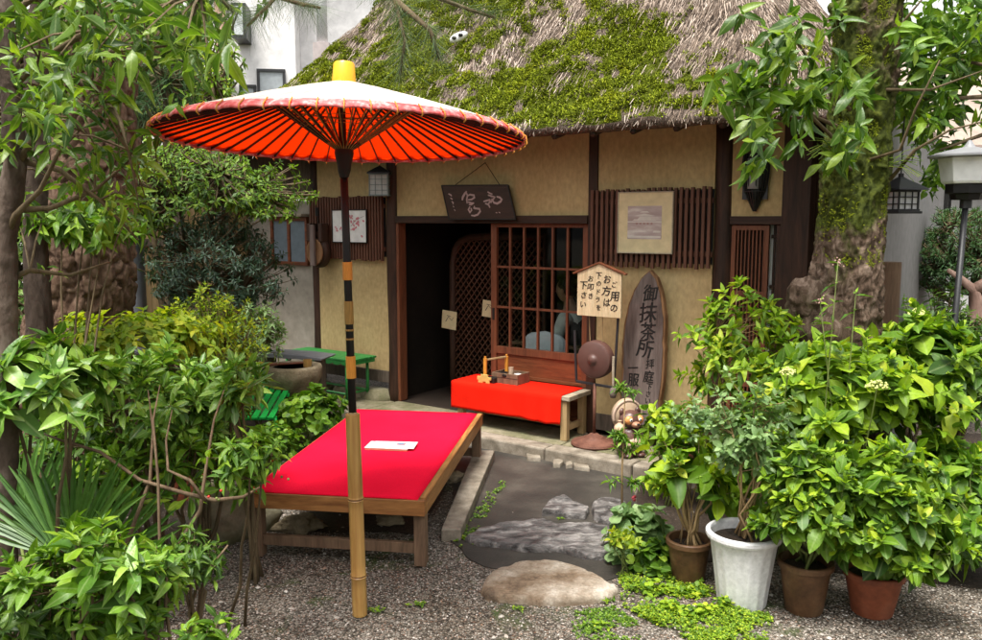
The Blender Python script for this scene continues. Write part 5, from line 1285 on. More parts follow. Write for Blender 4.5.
# ------------------------------------------------------------------ neighbouring house on the right
D1 = 8.4
nb2 = thing('neighbour_house', 'low dim house with a pale brown eave behind the mossy tree trunk', 'house', (Q(880, 220, D1)[0], D1, 0), 0)
mb = MB(); mb.box(-.55, 5.5, 0, .1, 0, 2.3); mb.build('wall', plain('light_render', (.80, .79, .78), .9, .1), nb2)
mb = MB(); mb.box(.02, .36, -.05, -.002, .0, 1.85); mb.build('door_panel', plain('whitish_panel', (.75, .75, .76), .6), nb2, bevel=.004)
for x in (-.35, .45, .58, 1.6): mb = MB(); mb.box(x, x + .07, -.1, -.001, 0, 2.28); mb.build('post', M['ink'], nb2)
mb = MB(); mb.add([(-.1, -.5, 2.44), (6, -.5, 2.44), (6, 3, 3.9), (-.1, 3, 3.9), (-.1, -.5, 2.34), (6, -.5, 2.34), (6, 3, 3.8), (-.1, 3, 3.8)], [(0, 1, 2, 3), (7, 6, 5, 4), (0, 4, 5, 1), (1, 5, 6, 2), (2, 6, 7, 3), (3, 7, 4, 0)])
mb.build('roof', speck('pale_brown_tiles', [(.3, (.28, .21, .17)), (.7, (.42, .34, .28))], 2, (1, .3, .3), .8), nb2)
mb = MB(); mb.box(-.1, 6, -.52, -.501, 2.30, 2.445); mb.build('fascia', plain('fascia_board', (.36, .27, .23), .7), nb2)
mb = MB()
for i in range(20): mb.box(.95 + i * .16, .95 + i * .16 + .05, -.3, -.26, .9, 2.30)
mb.build('screen_slats', M['post'], nb2)
wm = thing('white_cabinet', 'small dim white cabinet with a dark pot on it behind the log post', 'cabinet', (Q(905, 250, 8.0)[0], 7.9, 0), 0)
mb = MB(); mb.box(-.20, .20, -.2, .2, 0, 1.05); mb.build('body', plain('dim_white', (.7, .7, .7), .5), wm, bevel=.01); mb = MB(); mb.box(-.18, .18, -.203, -.2005, .08, .98); mb.build('door', plain('dim_white_door', (.75, .75, .75), .5), wm, bevel=.001)
mb = MB(); mb.lathe([(0, 1.05), (.09, 1.05), (.13, 1.12), (.11, 1.20), (0, 1.21)], 20); mb.build('pot', M['black'], wm, smooth=True)
# black lantern
c = Q(899, 211, 4.98)
bl2 = thing('black_lantern', 'black metal lantern with a pitched cap and white paper panes beside the mossy trunk', 'lantern', (c[0], c[1], c[2]), .3)
grid_lantern(bl2, .15, .15, .12, M['black_metal'], plain('lit_paper_white', (.66, .66, .68), .8), 3, 3)  # panes are plain white paper
mb = MB(); mb.lathe([(.155, .122), (.148, .132), (.04, .185), (.015, .2), (.015, .22), (0, .22)], 4); mb.build('lantern_roof', M['black_metal'], bl2)
mb = MB(); mb.tube([(0, 0, .21), (0, 0, .6)], .004, 6); mb.build('hanging_chain', M['black_metal'], bl2)
mb = MB(); mb.box(-.088, .088, -.088, .088, -.016, -.0012); mb.build('lantern_foot', M['black_metal'], bl2, bevel=.002)
# street lamp
c = Q(966, 200, 4.55); b0 = Q(951, 300, 4.5)
fl2 = thing('garden_lamp', 'garden lamp with white glass shade and grey cap on a black pole', 'lamp', (b0[0] - .02, b0[1], 0))
off = Vector(c) - Vector(fl2.location)
mb = MB(); mb.tube([(0, 0, 0), tuple(Vector((off.x * .6, off.y * .5, off.z * .5))), tuple(off)], .016, 14); mb.build('pole', M['black_metal'], fl2, smooth=True)
mb = MB(); o0 = tuple(off); mb.lathe([(0, 0), (.075, 0), (.085, .03), (.105, .035), (.105, .085), (0, .085)], 8, o0); mb.build('neck', M['black'], fl2, bevel=.002)
mb = MB(); mb.lathe([(.0, .086), (.118, .086), (.128, .10), (.150, .225), (.0, .225)], 6, o0); mb.build('shade', plain('milk_glass', (.88, .88, .88), .3, .5), fl2, bevel=.004)
mb = MB(); mb.lathe([(.0, .2255), (.150, .2255), (.20, .228), (.20, .238), (.12, .262), (.03, .282), (.018, .30), (.01, .315), (0, .32)], 24, o0); mb.build('cap', plain('grey_cap', (.26, .26, .27), .5), fl2, smooth=True, autos=30)
mb = MB(); mb.tube([(off.x, off.y, off.z + .005), (off.x, off.y, off.z - .045)], .03, 12); mb.build('collar', M['black_metal'], fl2, smooth=True, autos=40)
# log post and driftwood
c = P(890, 330, .0); z_top = Q(889, 262, 5.3)[2]
mb = MB(); mb.tube([(0, 0, z) for z in np.linspace(0, z_top, 12)], [.062] * 12, 16, wob=.1); o = mb.build('log_post', M['bench_leg'], smooth=True, autos=50); tag(o, 'short brown log post standing right of the mossy trunk', 'post'); o.location = (Q(889, 300, 5.3)[0], 5.3, 0)
mb = MB(); D = 5.1
def rq(x, y, dd=0): return Q(x, y, D + dd)
mb.tube([rq(985, 352), rq(962, 348), rq(972, 330), rq(978, 305), rq(974, 290), rq(960, 278), rq(948, 270)], [.06, .05, .045, .042, .03, .02, .012], 12, wob=.25)
mb.tube([rq(974, 290), rq(985, 283), rq(1000, 270)], [.035, .03, .02], 10, wob=.2)
mb.tube([rq(948, 356), rq(960, 350), rq(976, 345), rq(1010, 352), P(1010, 480, 0)], [.02, .035, .045, .05, .06], 10, wob=.2)
o = mb.build('driftwood', speck('pinkish_driftwood', [(.3, (.22, .13, .10)), (.7, (.45, .30, .24))], 8, (1, 1, .4), .7), smooth=True); tag(o, 'pinkish bare driftwood branch at the right edge under the lamp', 'driftwood')
# ------------------------------------------------------------------ leaf colours
LM = {}
LM['deep'] = leafmat('deep_green_leaf', [(.030, .075, .010), (.050, .12, .014), (.085, .17, .018), (.14, .23, .022)], .28, .42, .3, .25)
LM['mid'] = leafmat('mid_green_leaf', [(.045, .12, .010), (.085, .19, .014), (.14, .27, .018), (.23, .36, .025)], .32, .44, .3, .28)
LM['bright'] = leafmat('bright_green_leaf', [(.03, .075, .010), (.06, .14, .012), (.11, .22, .016), (.17, .30, .02), (.24, .36, .03)], .30, .46, .32, .25)
LM['lime'] = leafmat('lime_leaf', [(.05, .12, .010), (.10, .20, .012), (.19, .32, .015), (.28, .42, .02), (.40, .46, .03)], .32, .48, .3, .2)
LM['yellow'] = leafmat('yellow_green_leaf', [(.09, .16, .012), (.19, .29, .016), (.32, .41, .022), (.46, .46, .03)], .45, .5, .3, .2)
LM['blue'] = leafmat('blue_green_leaf', [(.022, .05, .030), (.040, .085, .050), (.065, .12, .07)], .25, .4, .4, .2)
LM['grey'] = leafmat('grey_green_leaf', [(.10, .19, .06), (.17, .28, .10), (.28, .40, .17)], .3, .4, .45, .2)
LM['glossy'] = leafmat('glossy_leaf', [(.030, .075, .010), (.06, .13, .014), (.11, .20, .018), (.22, .32, .025)], .38, .38, .35, .35)
LM['pale'] = leafmat('pale_midrib_leaf', [(.06, .15, .018), (.11, .24, .028), (.19, .35, .04), (.30, .46, .07)], .24, .38, .45, .45)
LM['needle'] = leafmat('pine_needle', [(.03, .07, .025), (.06, .11, .04), (.10, .15, .06), (.14, .16, .06)], .15, .5, .3, 0)
LM['conifer'] = leafmat('conifer_leaf', [(.035, .085, .03), (.06, .13, .045), (.09, .17, .06)], .2, .5, .3, 0)
LM['back'] = leafmat('backdrop_leaf', [(.025, .06, .012), (.06, .12, .018), (.13, .22, .025), (.26, .36, .04)], .35, .45, .35, 0)
SEED = [100]
def seeded(): SEED[0] += 1; return np.random.default_rng(SEED[0])
def shrub(name, label, cat, c, r, n, k, L, wr, tm_, mat, base=None, th=(30, 95), mode='spiral', droop=.25, upb=.45, shell=.55, clump=.35, nm=5, r0=.012, stem=.04, extra=None, smat=None, group=None, low=-.55, fol='foliage', tipmat=None, var=.25):
    g = seeded(); c = np.array(c, float)
    if base is None: base = (c[0], c[1], 0)
    o = thing(name, label, cat, tuple(base), 0, group); B = np.array(base, float)
    tips, dirs = blob(c, r, n, g, shell, upb, clump, low)
    ok = tips[:, 2] > B[2] + .03; tips = tips[ok]; dirs = dirs[ok]
    for e in (extra or []):
        t2, d2 = blob(e[0], e[1], e[2], g, shell, upb, clump); tips = np.concatenate([tips, t2]); dirs = np.concatenate([dirs, d2])
    tips = tips - B
    R_, T_ = rosettes(tips, dirs, k, L, wr, g, th, stem, mode, droop, var)
    if tipmat: R2, T2 = rosettes(tips + dirs * .012, dirs, 5, L * .52, wr * .8, g, (15, 62), .01, mode, .0, .3); inst_mesh('young_leaves', LT[tm_], R2, T2, LM[tipmat], o)
    inst_mesh(fol, LT[tm_], R_, T_, LM[mat] if isinstance(mat, str) else mat, o)
    mb = stems_for((0, 0, 0), tips, dirs, g, nm, r0); mb.build('stem', smat or M['stem'], o, smooth=True)
    return o, tips, dirs
def pr(px, d): return px * d / FPX
def S(name, label, cat, x, y, d, rx, ry, rd=None, **kw):
    return shrub(name, label, cat, Q(x, y, d), (pr(rx, d), rd if rd else pr(rx, d) * .8, pr(ry, d)), **kw)

# ---- left side, back to front
S('background_tree', 'dense dark tree mass filling the far left behind the pine trunk', 'tree', 60, 140, 10.5, 170, 150, 1.6, n=900, k=8, L=.13, wr=.45, tm_='small', mat='back', r0=.09, nm=6)
S('background_tree', 'leafy dark tree beyond the grey post at middle left', 'tree', 165, 230, 9.6, 90, 90, 1.2, n=620, k=8, L=.10, wr=.42, tm_='small', mat='mid', r0=.07, nm=6)
S('background_tree', 'sunlit yellow green tree top just left of the parasol rim', 'tree', 196, 105, 9.0, 32, 50, .5, n=220, k=8, L=.08, wr=.5, tm_='small', mat='lime', r0=.05)
S('conifer', 'soft blue green conifer above the left rim of the parasol', 'tree', 158, 95, 8.2, 34, 65, .5, n=260, k=26, L=.12, wr=.05, tm_='needle', mat='conifer', r0=.05, th=(10, 80))
S('background_tree', 'dense dark shrub mass at the left edge between the trunks', 'tree', 15, 265, 9.4, 70, 60, .9, n=380, k=8, L=.12, wr=.5, tm_='small', mat='deep', r0=.06)
S('hedge', 'dark hedge low behind the pine trunk at the far left', 'hedge', 60, 330, 8.6, 210, 60, .7, n=700, k=8, L=.09, wr=.5, tm_='small', mat='deep', r0=.04, nm=9)
# fence boards behind
mb = MB(); f0, f1 = Q(128, 240, 7.9), Q(262, 240, 8.9)
fx = thing('board_fence', 'weathered board fence with yellowish planks between the shrubs and the grey wall', 'fence', (f0[0], f0[1], 0), math.atan2(f1[1] - f0[1], f1[0] - f0[0]))
Lf = math.hypot(f1[0] - f0[0], f1[1] - f0[1]); k = 14
for i in range(k): mb.box(Lf * i / k + .003, Lf * (i + 1) / k - .003, 0, .02, 0, 1.88 + .01 * (i % 3))
mb.build('plank', M['tan_wood'], fx, bevel=.002); mb = MB(); mb.box(0, Lf, -.03, -.0005, 1.5, 1.57); mb.box(0, Lf, -.03, -.0005, .4, .47); mb.build('rail', M['old_board'], fx)
for i in range(4): mb = MB(); x = Lf * i / 3; mb.box(x - .04, x + .04, -.11, -.031, 0, 2.0); mb.build('fence_post', M['old_board'], fx, bevel=.004)
gp = Q(134, 240, 6.9); mb = MB(); mb.tube([(0, 0, 0), (0, 0, 1.0), (0, 0, Q(134, 196, 6.9)[2])], .075, 20); o = mb.build('grey_post', plain('grey_pipe', (.17, .18, .20), .5), smooth=True, autos=40); tag(o, 'smooth grey cylindrical post between the pine trunk and the shrubs', 'post'); o.location = (gp[0], gp[1], 0)

S('leafy_tree', 'fine leaved light green tree under the left half of the parasol', 'tree', 205, 192, 6.7, 88, 40, .55, n=520, k=8, L=.062, wr=.46, tm_='small', mat='bright', r0=.03, th=(45, 100), droop=.15, clump=.5,
  base=tuple(P(190, 420, 0)), extra=[(Q(262, 205, 6.5), (.22, .2, .17), 90), (Q(140, 215, 6.6), (.3, .3, .2), 90), (Q(180, 160, 6.9), (.5, .3, .16), 110)])
S('nandina_bush', 'blue green feathery bush under the light tree beside the tea house window', 'bush', 218, 275, 6.6, 64, 62, .5, n=520, k=9, L=.065, wr=.34, tm_='smallL', mat='blue', th=(40, 110), r0=.014, droop=.35)
S('variegated_bush', 'small pale edged bush left of the stone basin', 'bush', 258, 338, 6.2, 24, 34, .22, n=130, k=8, L=.07, wr=.4, tm_='small', mat='grey', r0=.01)
S('box_bush', 'upright yellow green bush in the middle of the left shrubs', 'bush', 212, 335, 5.6, 42, 42, .28, n=300, k=10, L=.045, wr=.45, tm_='small', mat='yellow', th=(25, 80), r0=.01, upb=.8, clump=.5)
S('golden_shrub', 'shrub with flat golden green leaves behind the pale midrib shrubs', 'bush', 140, 338, 5.0, 78, 26, .35, n=230, k=7, L=.085, wr=.5, tm_='ovate', mat='yellow', th=(60, 100), r0=.01, droop=.1)
S('fern_bush', 'dark fill of leaves low behind the big bench', 'bush', 190, 425, 5.6, 50, 36, .4, n=200, k=7, L=.07, wr=.5, tm_='ovate', mat='deep', r0=.01)
S('round_leaved_plant', 'clump of round glossy leaves growing behind the far end of the big bench', 'plant', 310, 412, 6.25, 32, 24, .24, n=70, k=6, L=.085, wr=.85, tm_='round', mat='mid', th=(50, 100), r0=.006, smat=M['green_stem'])
S('round_leaved_plant', 'low creeping plant along the left edge of the big bench', 'plant', 270, 445, 5.2, 34, 22, .3, n=90, k=6, L=.055, wr=.75, tm_='round', mat='mid', th=(50, 100), r0=.005, smat=M['green_stem'])
# rhododendron like shrubs
kw = dict(k=11, L=.115, wr=.27, tm_='obov', mat='pale', th=(28, 84), droop=.06, r0=.012, stem=.03, clump=.5, tipmat='bright', var=.3)
S('pale_midrib_shrub', 'whorled shrub with pale midribs in the middle of the left border', 'shrub', 150, 398, 3.9, 62, 46, .32, n=85, **kw)
S('pale_midrib_shrub', 'whorled shrub with pale midribs nearest the green bench', 'shrub', 204, 402, 4.1, 36, 34, .28, n=62, **kw)
S('pale_midrib_shrub', 'darker whorled shrub below the pale midrib shrubs, over the planter', 'shrub', 165, 462, 3.9, 74, 28, .32, n=70, **{**kw, 'mat': 'mid'})
S('broad_leaved_shrub', 'broad glossy leaved shrub at the left edge above the fan palm', 'shrub', 40, 382, 3.2, 56, 44, .26, n=60, k=7, L=.135, wr=.46, tm_='ovate', mat='pale', th=(40, 100), r0=.012, droop=.2)
S('broad_leaved_shrub', 'small broad leaved shrub just right of the slender trunk', 'shrub', 86, 228, 4.6, 46, 26, .3, n=70, k=7, L=.11, wr=.36, tm_='ovate', mat='mid', th=(50, 100), r0=.01, base=tuple(P(60, 560, 0)))
S('bare_stem_shrub', 'dark leafy filler shrub around the fan palm', 'shrub', 60, 480, 4.0, 90, 60, .5, n=150, k=8, L=.09, wr=.40, tm_='ovate', mat='deep', r0=.012)
S('pale_midrib_shrub', 'sparse whorls of narrow pale leaves reaching over the bright green slatted bench', 'shrub', 250, 388, 3.9, 40, 22, .16, n=17, **{**kw, 'th': (30, 88), 'L': .12})
# fan palm
g = seeded(); fpb = P(78, 640, 0); fp = thing('fan_palm', 'fan palm with pleated green fronds at the left edge', 'palm', (fpb[0] - .05, 3.1, 0))
def fan(o, root, hub, up, side, L, spread, nb, lab=None):
    hub = Vector(hub); up = Vector(up).normalized(); side = Vector(side).normalized(); nrmv = up.cross(side)
    mb = MB(); vs = []
    for i in range(nb):
        a = math.radians(-spread / 2 + spread * (i + .5) / nb + g.normal(0, 1.2)); d = up * math.cos(a) + side * math.sin(a); w = d.cross(nrmv).normalized()
        l = L * (.86 + .14 * math.cos(a)) * g.uniform(.9, 1.06); pts = []
        for q in (0, .25, .5, .75, 1):
            p = hub + d * l * q - nrmv * (.0) + Vector((0, 0, -.10 * l * q * q * g.uniform(.6, 1.5))); ww = math.tan(math.radians(spread / nb / 2)) * l * min(q, .5) * 1.15 * (1 if q < .5 else (.8 if q < .8 else .08)) + .001
            pts += [p - w * ww, p + nrmv * ww * .9, p + w * ww]
        mb.add(pts, [(3 * j + s_, 3 * j + s_ + 1, 3 * j + s_ + 4, 3 * j + s_ + 3) for j in range(4) for s_ in (0, 1)])
    f_ = mb.build('frond', pm_, o)
    mb = MB(); mb.tube([root, tuple(Vector(root).lerp(hub, .5) + Vector((0, 0, .03))), tuple(hub)], [.008, .007, .006], 6); mb.build('petiole', M['green_stem'], f_, smooth=True)
pm_ = leafmat('palm_leaf', [(.05, .13, .022), (.08, .18, .032), (.12, .24, .045)], .3, .38, .5, 0)
z0 = Q(75, 545, 3.1)[2]
fan(fp, (0, 0, .1), Vector(Q(72, 556, 3.15)) - fp.location, (-.10, .1, 1), (1, .15, 0), .47, 100, 19)
fan(fp, (0, 0, .1), Vector(Q(62, 560, 2.95)) - fp.location, (-.75, .1, .8), (.75, .0, .75), .46, 60, 12)
fan(fp, (0, 0, .1), Vector(Q(100, 565, 3.3)) - fp.location, (.45, .3, .9), (.9, -.2, -.45), .40, 90, 14)
fan(fp, (0, 0, .1), Vector(Q(20, 540, 3.4)) - fp.location, (-.3, .3, .9), (.9, .3, .3), .5, 100, 18)
mb = MB(); mb.tube([(0, 0, 0), (0, .02, .12)], [.04, .03], 10); mb.build('trunk', M['stem'], fp, smooth=True)
# bare crossing branches in front of the planter
mb = MB()
def wb(x, y, d): return tuple(np.array(Q(x, y, d)))
for pts_, rr_ in (
    ([wb(20, 425, 3.5), wb(60, 440, 3.3), wb(100, 452, 3.3), wb(140, 480, 3.3), wb(185, 493, 3.25), wb(215, 500, 3.2), wb(243, 497, 3.2), wb(262, 486, 3.3)], [.003, .005, .006, .0075, .0085, .009, .007, .003]),
    ([P(115, 620, 0), wb(122, 556, 3.3), wb(135, 520, 3.3), wb(150, 480, 3.3), wb(153, 430, 3.4), wb(148, 390, 3.5)], [.011, .010, .0085, .007, .005, .002]),
    ([P(150, 640, 0), wb(160, 560, 3.2), wb(158, 480, 3.2), wb(153, 420, 3.3), wb(160, 385, 3.4)], [.007, .0065, .006, .0045, .002]),
    ([P(165, 620, 0), wb(178, 545, 3.25), wb(200, 510, 3.25), wb(207, 460, 3.3), wb(214, 420, 3.4), wb(224, 390, 3.5)], [.010, .009, .0085, .006, .0045, .002]),
    ([wb(205, 500, 3.2), wb(190, 480, 3.2), wb(168, 470, 3.2), wb(166, 440, 3.3), wb(172, 410, 3.4)], [.0075, .007, .0055, .004, .002]),
    ([P(195, 640, 0), wb(200, 590, 3.0), wb(212, 565, 3.0), wb(228, 545, 3.0)], [.006, .006, .005, .003])):
    mb.tube(pts_, rr_, 8, wob=.25)
o = mb.build('bare_branches', wood('brown_branch', (.10, .065, .04), (.30, .21, .13), 'z', .75, .2), smooth=True); tag(o, 'bare crossing brown branches in front of the terracotta planter', 'branches')
# berry shrub
o, tips, dirs = S('berry_shrub', 'slender shrub with drooping leaves and berries at the near left corner of the big bench', 'shrub', 246, 458, 3.05, 34, 34, .16, n=30, k=8, L=.085, wr=.30, tm_='lance', mat='mid', th=(55, 110), droop=.4, r0=.008, base=tuple(P(238, 622, 0)), nm=2)
rg = seeded(); bm_ = plain('berry_red', (.55, .03, .02), .3)
for i in range(36):
    t = tips[rg.integers(len(tips))] + np.array([rg.normal(0, .03), rg.normal(0, .03), -rg.uniform(.03, .12)]); mb = MB(); mb.rock(tuple(t), (.0052, .0052, .0052), 1, 0, 2); mb.build('berry', M['green_stem'] if i % 4 else bm_, o, smooth=True)
# foreground shrub, bottom left
kw = dict(mat='mid', tm_='ovate', th=(40, 100), droop=.25, r0=.010, clump=.3)
kf = dict(kw)
S('foreground_shrub', 'dark small leaved low shrub in the bottom left corner', 'shrub', 36, 612, 2.6, 64, 44, .26, n=110, k=7, L=.062, wr=.40, **{**kf, 'mat': 'deep'})
S('foreground_shrub', 'mid green low shrub in front of the bare branches', 'shrub', 128, 600, 2.65, 62, 46, .25, n=95, k=7, L=.072, wr=.38, **kf)
S('foreground_shrub', 'taller shoots with large light green leaves over the bottom left shrubs', 'shrub', 70, 572, 2.5, 84, 32, .26, n=30, k=6, L=.112, wr=.40, **{**kf, 'mat': 'mid', 'th': (50, 95), 'clump': .6}, tipmat='bright')
S('foreground_shrub', 'shoots with large pointed leaves low in front of the planter', 'shrub', 142, 568, 2.6, 40, 34, .2, n=14, k=6, L=.105, wr=.42, **{**kf, 'mat': 'pale', 'th': (50, 95), 'clump': .5})
S('foreground_shrub', 'small pointed leaves at the very bottom near the gravel', 'shrub', 205, 634, 2.45, 34, 14, .12, n=12, k=5, L=.08, wr=.45, **{**kf, 'mat': 'bright'})
S('foreground_shrub', 'twiggy dark leaved shrub beside the gravel under the boulder', 'shrub', 190, 560, 3.0, 38, 30, .18, n=40, k=7, L=.065, wr=.32, **{**kf, 'mat': 'deep'})

# ---- trunks
def bark(name, stops, sc, moss=0, plates=False, dist=.02):
    m = Mat(name); v = m.coord((1, 1, .45)); n1 = m.noise(v, sc, 8, .65, .4)
    if plates:
        vo = m.node('ShaderNodeTexVoronoi'); vo.feature = 'DISTANCE_TO_EDGE'; vo.inputs['Scale'].default_value = plates
        v2 = m.n.new('ShaderNodeMix'); v2.data_type = 'VECTOR'; v2.inputs[0].default_value = .30; m.link(v, v2.inputs[4]); nn = m.node('ShaderNodeTexNoise'); nn.inputs['Scale'].default_value = 6; m.link(v, nn.inputs['Vector']); m.link(nn.outputs['Color'], v2.inputs[5]); m.link(v2.outputs[1], vo.inputs['Vector'])
        cr = m.ramp(vo.outputs['Distance'], [(.0, (.30, .26, .23)), (.05, (.62, .58, .55)), (.22, (1, 1, 1))])
        c = m.mix(1.0, m.ramp(n1, stops), cr, 'MULTIPLY')
        a = m.n.new('ShaderNodeMath'); a.operation = 'MULTIPLY_ADD'; a.inputs[1].default_value = .3; m.link(n1, a.inputs[0]); mr = m.n.new('ShaderNodeMapRange'); mr.inputs['From Max'].default_value = .15; m.link(vo.outputs['Distance'], mr.inputs['Value']); m.link(mr.outputs[0], a.inputs[2]); m.bump(a.outputs[0], 1, dist)
    else: c = m.ramp(n1, stops); m.bump(n1, .9, dist)
    if moss:
        v3 = m.coord(); n3 = m.noise(v3, 2.6, 6, .65, .5); sp = m.n.new('ShaderNodeSeparateXYZ'); m.link(v3, sp.inputs[0])
        mr = m.n.new('ShaderNodeMapRange'); mr.inputs['From Min'].default_value = .95; mr.inputs['From Max'].default_value = 1.9; mr.inputs['To Min'].default_value = -.28; mr.inputs['To Max'].default_value = .12; m.link(sp.outputs[2], mr.inputs['Value'])
        ad = m.n.new('ShaderNodeMath'); ad.operation = 'ADD'; m.link(n3, ad.inputs[0]); m.link(mr.outputs[0], ad.inputs[1])
        c = m.mix(m.ramp(ad.outputs[0], [(.47, (0, 0, 0)), (.60, (1, 1, 1))]), c, m.ramp(m.noise(v3, 30, 4), [(.3, (.018, .024, .005)), (.55, (.06, .075, .012)), (.8, (.14, .16, .025))]))
    m.base(c, .9, .15); return m.m
def trunk(mb, path, rad, n=40, amp=.10, freq=3, seed=0, seg=70, plates=0, ridge=0):
    path = [Vector(p) for p in path]; m_ = len(path); pts = []; rr = []
    for i in range(seg + 1):
        t = i / seg * (m_ - 1); k = min(int(t), m_ - 2); f = t - k; f2 = f
        p0, p1, p2, p3 = path[max(k - 1, 0)], path[k], path[k + 1], path[min(k + 2, m_ - 1)]
        pts.append(.5 * ((2 * p1) + (-p0 + p2) * f + (2 * p0 - 5 * p1 + 4 * p2 - p3) * f * f + (-p0 + 3 * p1 - 3 * p2 + p3) * f ** 3)); rr.append(rad[k] * (1 - f) + rad[k + 1] * f)
    st = mb.n; mb.tube(pts, rr, n)
    for i in range(st, mb.n):
        v = Vector(mb.v[i]); c = pts[min((i - st) // n, seg)]; d = v - c
        w = v + .05 * noise.noise_vector(v * 6); dd = 0
        if plates: ds_, _ = noise.voronoi(Vector((w.x, w.y, w.z * .5)) * plates); e = ds_[1] - ds_[0]; dd = .034 * min(1, e / .16) + .006 * noise.fractal(v * 30, 1, 2, 3) + .012 * noise.cell(Vector((w.x, w.y, w.z * .5)) * plates * .7)
        if ridge: a_ = noise.noise(Vector((w.x * 16, w.y * 16, w.z * 5))); b_ = noise.noise(Vector((w.x * 38, w.y * 38, w.z * 16))); dd = ridge * (1 - 2.2 * abs(a_)) + ridge * .5 * (1 - 2 * abs(b_)) + ridge * .35 * noise.fractal(v * 60, 1, 2, 2)
        mb.v[i] = tuple(c + d * (1 + amp * noise.fractal(Vector((v.x * freq, v.y * freq, v.z * freq * .6)) + Vector((seed, 0, 0)), 1, 2, 5)) + d.normalized() * dd)
# pine at far left
pin = thing('pine_tree', 'thick old pine trunk with cracked brown plates behind the slender trunk', 'tree', (Q(85, 300, 5.6)[0], 5.6, 0))
def L5(x, y, d=5.6): return Vector(Q(x, y, d)) - pin.location
mb = MB(); trunk(mb, [(.0, 0, -.1), L5(78, 380), L5(82, 290), L5(92, 200), L5(98, 120), L5(104, 40), L5(108, -60), L5(112, -150)], [.42, .32, .29, .25, .21, .17, .15, .12], amp=.10, freq=5, n=170, seg=340, plates=11)
mb.build('trunk', bark('pine_bark', [(.25, (.04, .024, .016)), (.5, (.12, .072, .048)), (.8, (.26, .175, .125))], 22, dist=.02), pin, smooth=True)
g = seeded(); bp = MB()
for a, b, c_ in ((L5(106, -20), L5(170, -60, 5.0), L5(230, -40, 4.4)), (L5(106, -60), L5(40, -120, 5.4), L5(-30, -90, 5.0)), (L5(110, -120), L5(200, -150, 6), L5(280, -130, 6.5))): bp.tube([a, b, c_], [.07, .05, .02], 8, wob=.2)
bp.build('limb', M['stem'], pin, smooth=True)
t2, d2 = blob(np.array(L5(100, -190)), (1.6, 1.2, .5), 200, g, .3, .5)
R_, T_ = rosettes(t2, d2, 40, .13, .022, g, (5, 85)); inst_mesh('needles', LT['needle'], R_, T_, LM['needle'], pin, smooth=False)
# second trunk, dark, behind the leaves at top left
dk = thing('dark_trunk_tree', 'dark leaning trunk at the top left among the hanging leaves', 'tree', (Q(38, 300, 4.4)[0], 4.4, 0))
def L4(x, y, d=4.4): return Vector(Q(x, y, d)) - dk.location
mb = MB(); trunk(mb, [(0, 0, 0), L4(36, 260), L4(38, 160), L4(36, 80), L4(44, 20), L4(48, -40), L4(52, -120)], [.07, .055, .05, .055, .06, .055, .05], amp=.18, freq=6, n=60, seg=200, ridge=.008)
mb.build('trunk', bark('dark_bark', [(.3, (.03, .02, .015)), (.7, (.09, .065, .05))], 14), dk, smooth=True)
g = seeded(); t2, d2 = blob(np.array(L4(60, -60)), (1.2, 1.0, .4), 160, g, .4, .2); R_, T_ = rosettes(t2, d2, 8, .12, .3, g, (40, 100), droop=.4); inst_mesh('foliage', LT['lance'], R_, T_, LM['deep'], dk)
# slender tree with hanging leaves
sl_ = thing('slender_tree', 'slender grey brown trunk at the left edge with long drooping leaves overhead', 'tree', (Q(8, 300, 3.15)[0], 3.15, 0))
def L3(x, y, d=3.15): return np.array(Q(x, y, d)) - np.array(sl_.location)
mb = MB(); trunk(mb, [(-.02, 0, 0), L3(4, 560), L3(6, 440), L3(8, 330), L3(5, 240), L3(14, 170), L3(10, 90), L3(4, 20), L3(10, -80)], [.05, .042, .038, .036, .042, .037, .033, .032, .028], amp=.2, freq=9, n=60, seg=300, ridge=.005)
mb.build('trunk', bark('grey_bark', [(.3, (.03, .021, .015)), (.5, (.09, .065, .05)), (.75, (.24, .19, .155))], 7, dist=.02), sl_, smooth=True)
bp = MB(); tw = []
branches = [[(14, 170), (45, 120), (75, 75), (110, 52), (150, 48), (182, 44)], [(10, 90), (40, 60), (90, 30), (140, 12), (200, -5)], [(8, 210), (50, 208), (95, 190), (130, 160)], [(5, 240), (15, 215), (40, 190), (60, 150), (80, 130)], [(4, 20), (30, 0), (60, -20), (120, -30)], [(20, 160), (60, 170), (100, 200), (138, 240)], [(8, 280), (30, 270), (70, 275), (110, 262)], [(75, 75), (100, 95), (120, 120), (128, 150)]]
ds = [2.9, 2.7, 3.3, 3.0, 2.8, 3.3, 3.4, 2.9]
for b, d in zip(branches, ds):
    pts = [L3(x, y, 3.15 + (d - 3.15) * i / (len(b) - 1)) for i, (x, y) in enumerate(b)]
    bp.tube([tuple(p) for p in pts], list(np.linspace(.013, .004, len(b))), 8, wob=.3); tw.append(pts)
bp.build('branch', M['stem'], sl_, smooth=True)
g = seeded(); tips = []; dirs = []
def cluster(x, y, d, rx, ry, n, L0=L3, depth=.25):
    for _ in range(n):
        q = g.normal(0, .5, 2); p = L0(x + q[0] * rx, y + q[1] * ry, d + g.normal(0, depth)); tips.append(p); dirs.append(np.array([g.normal(.1, .6), g.normal(-.2, .5), g.normal(-.05, .45)]))
